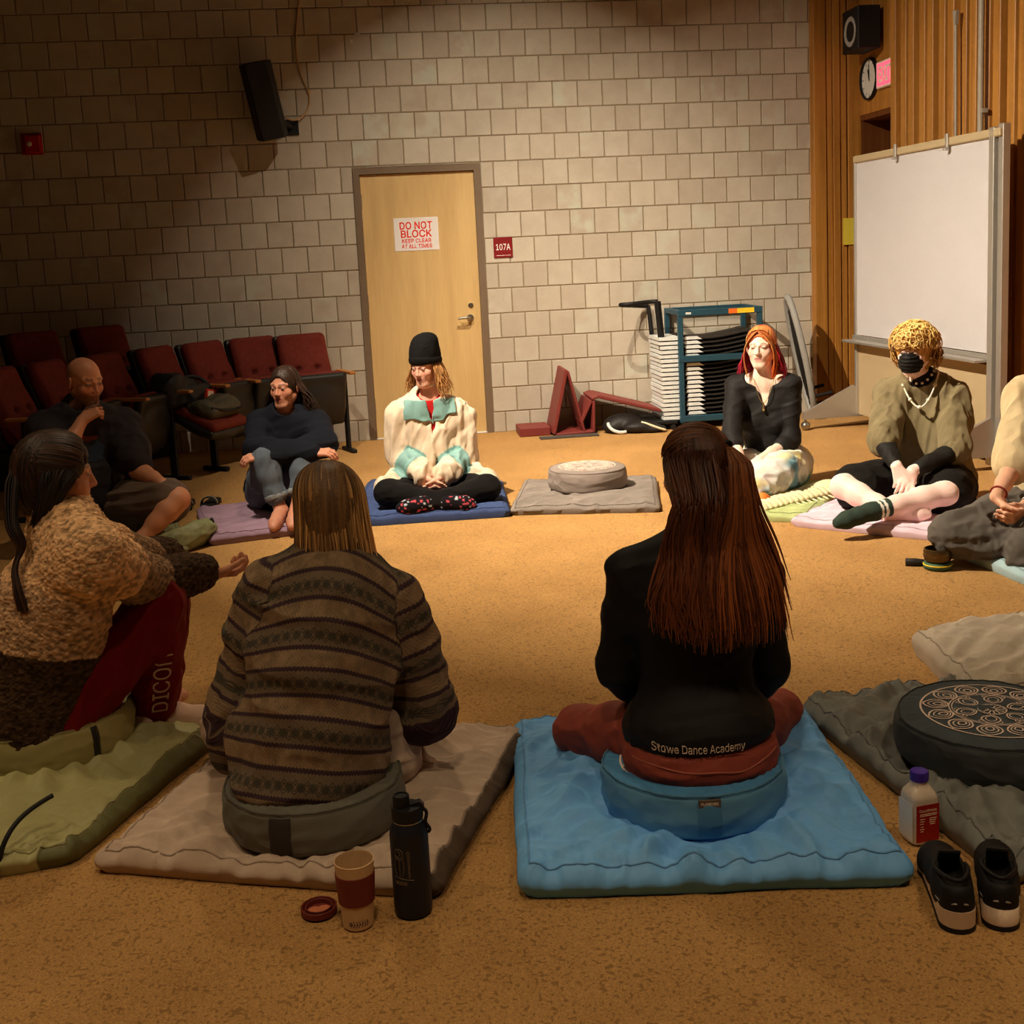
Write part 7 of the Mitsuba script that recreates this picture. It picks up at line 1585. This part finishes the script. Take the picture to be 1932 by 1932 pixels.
draw = [line([(0, 0.038), (0.010, 0.030), (0.006, 0.018), (-0.006, 0.018), (-0.010, 0.030), (0, 0.038)], 0.0006), line([(-0.012, 0.022), (0.0, 0.012), (0.013, 0.020)], 0.0006), line([(-0.010, 0.012), (-0.012, -0.01), (-0.007, -0.028)], 0.0006), line([(0.010, 0.012), (0.011, -0.008), (0.006, -0.028)], 0.0006),
    line([(0.0, 0.010), (0.001, -0.012), (0.0, -0.03)], 0.0006), line([(0.018, 0.028), (0.023, 0.033), (0.026, 0.026)], 0.0006), line([(0.022, 0.028), (0.022, -0.03)], 0.0007), line([(0.025, 0.026), (0.025, -0.03)], 0.0006), line([(-0.015, -0.03), (0.033, -0.036)], 0.0007), line([(-0.006, 0.034), (0.004, 0.026), (-0.004, 0.02)], 0.0005)]
part(t, 'line_drawing', cat(*draw), 'm_etch', True, label='etched gold line drawing', kind='stuff')
tm = meshkit.text_mesh('GOOD', 0.0075, 0.0004, True); b = tm.bounds; v = tm.vertices.copy(); a = -0.58 + (v[:, 0] - b[:, 0].mean()) / 0.0437; r = 0.0436 + v[:, 2]
tm.vertices = np.stack([FX_ + r * np.sin(a), FY_ - r * np.cos(a), 0.088 + v[:, 1]], 1)
part(t, 'lettering', tm, 'm_etch', label='small gold letters')
# reusable cup and its lid
mat('m_cup', (0.80, 0.66, 0.49), 0.55); mat('m_sleeve', (0.43, 0.155, 0.105), 0.65); mat('m_cup_in', (0.72, 0.58, 0.45), 0.6)
t = thing('travel_cup', 'open beige travel cup with a rust brown silicone sleeve beside the bottle', 'cup')
o = tr(0.025, -7.255, 0.001)
rr_ = lambda z: 0.0345 + 0.0095 * z / 0.155
part(t, 'cup', xf(lathe([[0, 0], [0.031, 0], [rr_(0), 0.004], [rr_(0.155), 0.153], [rr_(0.155) + 0.0008, 0.156], [rr_(0.155) - 0.0016, 0.157], [rr_(0.155) - 0.003, 0.153], [0.033, 0.012], [0, 0.010]], 64), o), 'm_cup', 40)
part(t, 'sleeve', xf(lathe([[rr_(0.062) - 0.0005, 0.060], [rr_(0.062) + 0.0022, 0.061], [rr_(0.128) + 0.0022, 0.129], [rr_(0.128) - 0.0005, 0.130]], 64), o), 'm_sleeve', 40, label='rust brown sleeve')
mat('m_ink', (0.25, 0.13, 0.17), 0.7)
def on_cup(pts, z0): pts = np.asarray(pts, float); R = rr_(z0) + 0.0004; a = 0.12 + pts[:, 0] / R; return np.stack([0.025 + R * np.sin(a), -7.255 - R * np.cos(a), z0 + pts[:, 1]], 1)
lf = []
for k in range(6):
    x = -0.014 + k * 0.0062; c = [(x - 0.001, -0.007), (x + 0.0025, -0.002), (x + 0.002, 0.005), (x - 0.0005, 0.008)]; lf.append(tube(on_cup(curve(c, 10), 0.020), [0.0003] + [0.0007] * 8 + [0.0003], 5))
lf.append(tube(on_cup(curve([(-0.022, 0.0), (-0.008, -0.001), (0.02, 0.004)], 12), 0.020), 0.0004, 5)); lf.append(tube(on_cup(curve([(-0.023, 0.002), (-0.019, 0.0045), (-0.018, -0.003), (-0.023, -0.001)], 10), 0.020), 0.0010, 5))
part(t, 'leaf_mark', cat(*lf), 'm_ink', True, label='small dark leaf mark', kind='stuff')
t = thing('cup_lid', 'rust brown cup lid lying upside down left of the travel cup', 'lid')
o = tr(-0.066, -7.19, 0.001)
part(t, 'rim', xf(lathe([[0, 0], [0.036, 0], [0.041, 0.004], [0.0415, 0.018], [0.040, 0.0195], [0.0375, 0.0185], [0.0365, 0.008], [0, 0.007]], 56), o), 'm_sleeve', 40)
part(t, 'inner_ring', xf(lathe([[0.031, 0.006], [0.031, 0.019], [0.0295, 0.020], [0.028, 0.019], [0.028, 0.006]], 48), o), 'm_sleeve', 40)
mat('m_peach', (0.80, 0.47, 0.32), 0.6)
for x, y, r in ((-0.010, -0.006, 0.0155), (0.011, -0.004, 0.016)): part(t, 'plug', xf(lathe([[0, 0.012], [r, 0.012], [r + 0.001, 0.010], [r + 0.001, 0.006]], 28), o @ tr(x, y, 0)), 'm_peach', 40, label='peach coloured inner plug')
# juice bottle
mat('m_juice_cap', (0.25, 0.15, 0.62), 0.4); mat('m_label_red', (0.66, 0.10, 0.06), 0.5)
scene['m_pet'] = {'type': 'principled', 'base_color': {'type': 'rgb', 'value': [0.80, 0.66, 0.52]}, 'roughness': 0.12, 'spec_trans': 0.0, 'specular': 0.6, 'clearcoat': 0.6}
t = thing('juice_bottle', 'small juice bottle with a purple cap and red label beside the grey mat', 'bottle')
bx, by = 1.398, -7.150; o = tr(bx, by, 0.001)
sq = []
for z, w, e in ((0, 0.030, 3), (0.004, 0.0355, 4), (0.02, 0.0365, 4.5), (0.115, 0.0365, 4.5), (0.128, 0.0335, 3.4), (0.142, 0.024, 2.4), (0.150, 0.0195, 2), (0.168, 0.0195, 2)):
    a = np.linspace(0, 2 * np.pi, 48, endpoint=False); r = w / (np.abs(np.cos(a)) ** e + np.abs(np.sin(a)) ** e) ** (1 / e); sq.append(np.stack([r * np.cos(a), r * np.sin(a), a * 0 + z], 1))
V = np.vstack(sq); i, j = np.meshgrid(np.arange(len(sq) - 1), np.arange(48), indexing='ij'); q = np.stack([i * 48 + j, i * 48 + (j + 1) % 48, (i + 1) * 48 + (j + 1) % 48, (i + 1) * 48 + j], -1).reshape(-1, 4)
bm = trimesh.Trimesh(np.vstack([V, [[0, 0, 0]]]), np.vstack([q[:, [0, 1, 2]], q[:, [0, 2, 3]], np.stack([(np.arange(48) + 1) % 48, np.arange(48), np.full(48, len(V))], 1)]), process=False)
ry = rotm([0, 0, 1], 8)
part(t, 'body', xf(bm, o @ ry), 'm_pet', 40, label='clear bottle of cloudy pink juice')
part(t, 'cap', xf(lathe([[0.0205, 0.155], [0.0225, 0.157], [0.0225, 0.176], [0.0205, 0.179], [0, 0.179]], 40), o), 'm_juice_cap', 40, label='purple cap')
part(t, 'label_sheet', xf(box(-0.031, 0.031, -0.0376, -0.0366, 0.012, 0.106, 0.0), o @ ry), 'm_label_red', label='red label')
part(t, 'side_label', xf(box(-0.0376, -0.0366, -0.030, 0.030, 0.012, 0.106), o @ ry), 'm_paper', label='white side label')
ln = [text('Goodness', 0.0075, 0.0004, o @ ry @ frame([1, 0, 0], [0, 0, 1], [0, -1, 0], (0, -0.0376, 0.092)), False, 0.048)]
part(t, 'lettering', ln[0], 'm_cream', label='cream word on the label')
rows_ = [xf(box(x0, x1, -0.0381, -0.0375, z, z + 0.0018), o @ ry) for x0, x1, z in ((-0.022, 0.026, 0.082), (-0.022, 0.024, 0.078), (-0.022, -0.008, 0.070), (0.004, 0.024, 0.070), (-0.022, -0.01, 0.064), (0.004, 0.022, 0.065), (-0.022, -0.012, 0.058), (0.004, 0.02, 0.060), (0.006, 0.02, 0.055), (-0.02, -0.012, 0.050), (-0.022, -0.010, 0.044), (-0.02, -0.012, 0.038))]
part(t, 'small_print', cat(*rows_), 'm_cream', label='lines of small print', kind='stuff')
# trainers
mat('m_shoe', 'vc', 0.7, spec=0.3); mat('m_sole', (0.84, 0.73, 0.62), 0.6)
def shoe(x, y, rz, side, label):
    t = thing('trainer', label, 'shoe', None); M = tr(x, y, 0.0) @ rotm([0, 0, 1], rz)
    S = Sdf()
    S.chain([(0, -0.115, 0.045), (0, -0.06, 0.048), (0, 0.02, 0.046), (0.004 * side, 0.09, 0.034), (0.006 * side, 0.13, 0.030)], [0.036, 0.037, 0.038, 0.040, 0.030], 0.03)
    S.cap((0, -0.122, 0.075), (0, -0.04, 0.072), 0.033, 0.036, 0.02); S.cap((0, -0.04, 0.074), (0, 0.04, 0.055), 0.034, 0.032, 0.02)
    S.cap((0, -0.110, 0.115), (0, -0.055, 0.108), 0.023, 0.028, 0.02, 's'); S.cap((0, -0.112, 0.09), (0, -0.02, 0.082), 0.020, 0.024, 0.01, 's')
    S.half((0, 0, 0.016), (0, 0, -1), 0.003); S.half((0, 0, 0.112), (0, 0.25, 1), 0.005)
    u = S.mesh(0.004); part(t, 'upper', xf(u, M), 'm_shoe', True, tint(u, lin((0.085, 0.075, 0.07)), 0.25, 4), label='black mesh upper')
    out = LineString([(0, -0.118), (0, -0.03), (0.003 * side, 0.05), (0.006 * side, 0.118)]).buffer(0.040).union(Point(0.004 * side, 0.095).buffer(0.046)).buffer(0.012).buffer(-0.014)
    heel = out.intersection(Polygon([(-0.1, -0.2), (0.1, -0.2), (0.1, -0.02), (-0.1, -0.02)]))
    h = extrude(heel, 0.034, tr(0, 0, 0.010)); h.vertices[:, 2] += np.where(h.vertices[:, 2] > 0.03, 0.10 * np.clip(-(h.vertices[:, 1] + 0.10), -0.05, 0.1), 0)
    part(t, 'heel_sole', xf(h, M), 'm_sole', 30, label='pale heel of the midsole')
    part(t, 'midsole', xf(extrude(out.difference(heel.buffer(0.001)), 0.022, tr(0, 0, 0.008)), M), 'm_sole', 30)
    part(t, 'outsole', xf(extrude(out.buffer(0.001), 0.011, tr(0, 0, 0.0005)), M), 'm_black', 30, label='black outsole')
    part(t, 'collar_trim', xf(tube(curve([(-0.031, -0.03, 0.096), (-0.026, -0.09, 0.101), (0, -0.128, 0.108), (0.026, -0.09, 0.101), (0.031, -0.03, 0.096)], 30), 0.0052, 8), M), 'm_black', True)
    for k in range(5):
        yy_ = 0.015 + 0.017 * k; zz_ = 0.088 - 0.011 * k
        part(t, 'lace', xf(tube(curve([(-0.025, yy_, zz_ - 0.010), (0, yy_ + 0.004, zz_ + 0.0), (0.025, yy_, zz_ - 0.010)], 12), 0.0030, 6), M), 'm_black', True)
    part(t, 'tongue', xf(xf(box(-0.024, 0.024, -0.004, 0.004, 0, 0.06, 0.004), tr(0, 0.0, 0.075) @ rotm([1, 0, 0], 32)), M), 'm_black')
    for s_ in (-1, 1): part(t, 'heel_stripe', xf(tube(curve([(s_ * 0.037, -0.07, 0.050), (s_ * 0.028, -0.135, 0.060), (s_ * 0.008, -0.157, 0.070)], 12), 0.0022, 6), M), 'm_grey', True, label='thin grey stripe')
    part(t, 'side_patch', xf(box(side * 0.036 - 0.002, side * 0.036 + 0.002, 0.0, 0.05, 0.035, 0.052, 0.002), M), 'm_sole', label='pale side patch')
shoe(1.345, -7.405, -16, -1, 'left black trainer with a pale heel, next to the juice bottle')
shoe(1.455, -7.420, -24, 1, 'right black trainer with a pale heel, at the end of the grey mat')
# singing bowl and its striker
mat('m_bronze', (0.42, 0.33, 0.18), 0.35, metal=0.85); mat('m_ring', (0.25, 0.36, 0.26), 0.7); mat('m_striker', (0.12, 0.10, 0.09), 0.6)
t = thing('singing_bowl', 'bronze singing bowl on a dark green cushion ring', 'bowl')
o = tr(2.536, -4.885, 0.0)
part(t, 'bowl', xf(lathe([[0, 0.028], [0.035, 0.028], [0.055, 0.040], [0.062, 0.060], [0.060, 0.085], [0.058, 0.092], [0.055, 0.094], [0.052, 0.092], [0.055, 0.070], [0.050, 0.045], [0.030, 0.036], [0, 0.035]], 56), o), 'm_bronze', 40)
part(t, 'ring_cushion', xf(trimesh.creation.torus(0.046, 0.017, 48, 16), o @ tr(0, 0, 0.017)), 'm_ring', True, label='green ring cushion')
part(t, 'ring_band', xf(trimesh.creation.torus(0.060, 0.0035, 48, 8), o @ tr(0, 0, 0.022)), 'm_tape_yellow', True, label='pale band')
for z in (0.062, 0.080): part(t, 'engraved_line', xf(trimesh.creation.torus(0.0612, 0.0012, 48, 6), o @ tr(0, 0, z)), 'm_striker', True)
t = thing('bowl_striker', 'short dark wooden striker lying left of the singing bowl', 'striker')
whole(t, tube([[2.425, -4.80, 0.0175], [2.46, -4.815, 0.0175], [2.50, -4.83, 0.016]], [0.016, 0.017, 0.014], 14), 'm_striker', True)
# slides
def slide(x, y, rz, label):
    t = thing('slide_sandal', label, 'sandal'); M = tr(x, y, 0.001) @ rotm([0, 0, 1], rz)
    out = LineString([(0, -0.10), (0.004, 0.0), (0, 0.10)]).buffer(0.042).union(Point(0, 0.085).buffer(0.050)).buffer(0.01).buffer(-0.012)
    part(t, 'sole', xf(extrude(out, 0.026), M), 'm_black', 30); part(t, 'footbed', xf(extrude(out.buffer(-0.006), 0.004, tr(0, 0, 0.026)), M), 'm_dark', 30)
    a = np.linspace(-0.1, np.pi + 0.1, 20); st = np.stack([0.047 * np.cos(a), 0.045 + 0 * a, 0.028 + 0.040 * np.sin(a)], 1)
    part(t, 'strap', xf(tube(st, 0.032, 8, True, flat=(np.stack([np.cos(a), 0 * a, np.sin(a)], 1), 0.13)), M), 'm_black', True)
    part(t, 'strap_stripe', xf(tube(st + np.stack([0.004 * np.cos(a), 0 * a, 0.004 * np.sin(a)], 1), 0.006, 6, True, flat=(np.stack([np.cos(a), 0 * a, np.sin(a)], 1), 0.4)), M), 'm_grey', True, label='grey stripe')
slide(-0.975, -2.30, 175, 'right black slide sandal on the carpet, fully in view')
slide(-1.13, -2.29, 180, 'left black slide sandal, half hidden behind the bald man\'s hand')
# sunglasses case with strap, at the left edge
t = thing('eyewear_case', 'black and clear zip case with a bent black strap at the left edge', 'case')
M = frame(unit([0.82, 0.55, 0]), unit([-0.15, 0.22, 0.96]), unit(np.cross([0.82, 0.55, 0], [-0.15, 0.22, 0.96])), (-0.925, -6.885, 0.055))
rb_ = Polygon([(-0.06, -0.050), (0.06, -0.050), (0.06, 0.050), (-0.06, 0.050)]).buffer(-0.02).buffer(0.02)
part(t, 'shell', xf(extrude(rb_.difference(rb_.buffer(-0.012)), 0.026, tr(0, 0, -0.013)), M), 'm_black', 30); part(t, 'window', xf(extrude(rb_.buffer(-0.011), 0.012, tr(0, 0, -0.006)), M), 'm_slate', 30, label='smoky clear window'); part(t, 'painted_reflection', xf(box(-0.04, 0.04, 0.004, 0.014, 0.006, 0.008), M), 'm_grey', label='pale painted reflection')  # the grey bar stands in for a reflection on the window
part(t, 'strap', tube(curve([(-0.868, -6.86, 0.022), (-0.858, -6.852, 0.075), (-0.835, -6.82, 0.115), (-0.795, -6.775, 0.140), (-0.757, -6.745, 0.152)], 30), 0.0062, 8), 'm_black', True, label='bent black strap')
# fringed cream blanket and the orange toy on the green mat
t = thing('blanket', 'cream ribbed blanket with a fringe crumpled on the green mat', 'blanket')
a_, b_ = np.array([2.10, -3.70, 0.0]), np.array([2.66, -3.30, 0.0]); d = unit(b_ - a_); n_ = np.array([-d[1], d[0], 0])
ridges = []
for k in range(17):
    c = a_ + (b_ - a_) * k / 16 + [0, 0, 0.055]; w = 0.045 + 0.055 * (k / 16)
    ridges.append(tube(curve([c - n_ * w + [0, 0, -0.008], c - n_ * w * 0.4 + [0, 0, 0.018], c + n_ * w * 0.4 + [0, 0, 0.020], c + n_ * w + [0, 0, -0.004]], 14), 0.021, 10))
mat('m_knit_cream', (0.90, 0.85, 0.68), 0.95, sheen=0.4)
part(t, 'ribs', cat(*ridges), 'm_knit_cream', True, kind='stuff', label='ribbed knit folds')
for k in range(10):
    c = a_ + (b_ - a_) * (0.35 + 0.065 * k) - n_ * (0.07 + 0.003 * k) + [0, 0, 0.05]; part(t, 'tassel', tube(curve([c, c - n_ * 0.02 + [0, 0, -0.004], c - n_ * 0.045 + [0.004 * (-1) ** k, 0, -0.012]], 8), [0.006] * 7 + [0.003], 6), 'm_knit_cream', True)
mat('m_orange_soft', (0.90, 0.50, 0.20), 0.7); mat('m_leaf', (0.35, 0.50, 0.20), 0.7)
t = thing('orange_toy', 'small round orange toy on the green mat below the red-haired woman', 'toy')
g = Sdf().ell((2.145, -3.62, 0.090), (0.036, 0.034, 0.032)).ell((2.165, -3.61, 0.082), (0.03, 0.028, 0.026)).mesh(0.005); part(t, 'body', g, 'm_orange_soft', True)
part(t, 'leaf', xf(trimesh.creation.icosphere(2, 1.0), tr(2.105, -3.64, 0.070) @ np.diag([0.018, 0.012, 0.008, 1])), 'm_leaf', True, label='green leaf')
# crumpled green cloth in front of the bald man
t = thing('stuff_sack', 'sage green drawstring sack lying between the bald man and the lavender mat', 'bag')
g = Sdf().chain([(-1.09, -3.52, 0.05), (-0.99, -3.50, 0.065), (-0.90, -3.40, 0.075), (-0.85, -3.34, 0.095)], [0.05, 0.055, 0.060, 0.050], 0.03).ell((-0.98, -3.42, 0.05), (0.10, 0.09, 0.05), None, 0.03).mesh(0.008); g = puff(g, 0.009 * folds(g.vertices, (1, 0.6, 0.2), 11, 3)); g.vertices[:, 2] = np.maximum(g.vertices[:, 2], 0.002)
part(t, 'sack', g, 'm_nylon', True, tint(g, lin((0.52, 0.53, 0.38)), 0.3, 3)); part(t, 'cord_stop', xf(trimesh.creation.icosphere(2, 1.0), tr(-0.825, -3.315, 0.105) @ np.diag([0.014, 0.016, 0.034, 1])), 'm_black', True, label='black cord stop'); part(t, 'black_patch', xf(trimesh.creation.icosphere(2, 1.0), tr(-1.0, -3.555, 0.075) @ np.diag([0.030, 0.012, 0.020, 1])), 'm_black', True, label='black patch')
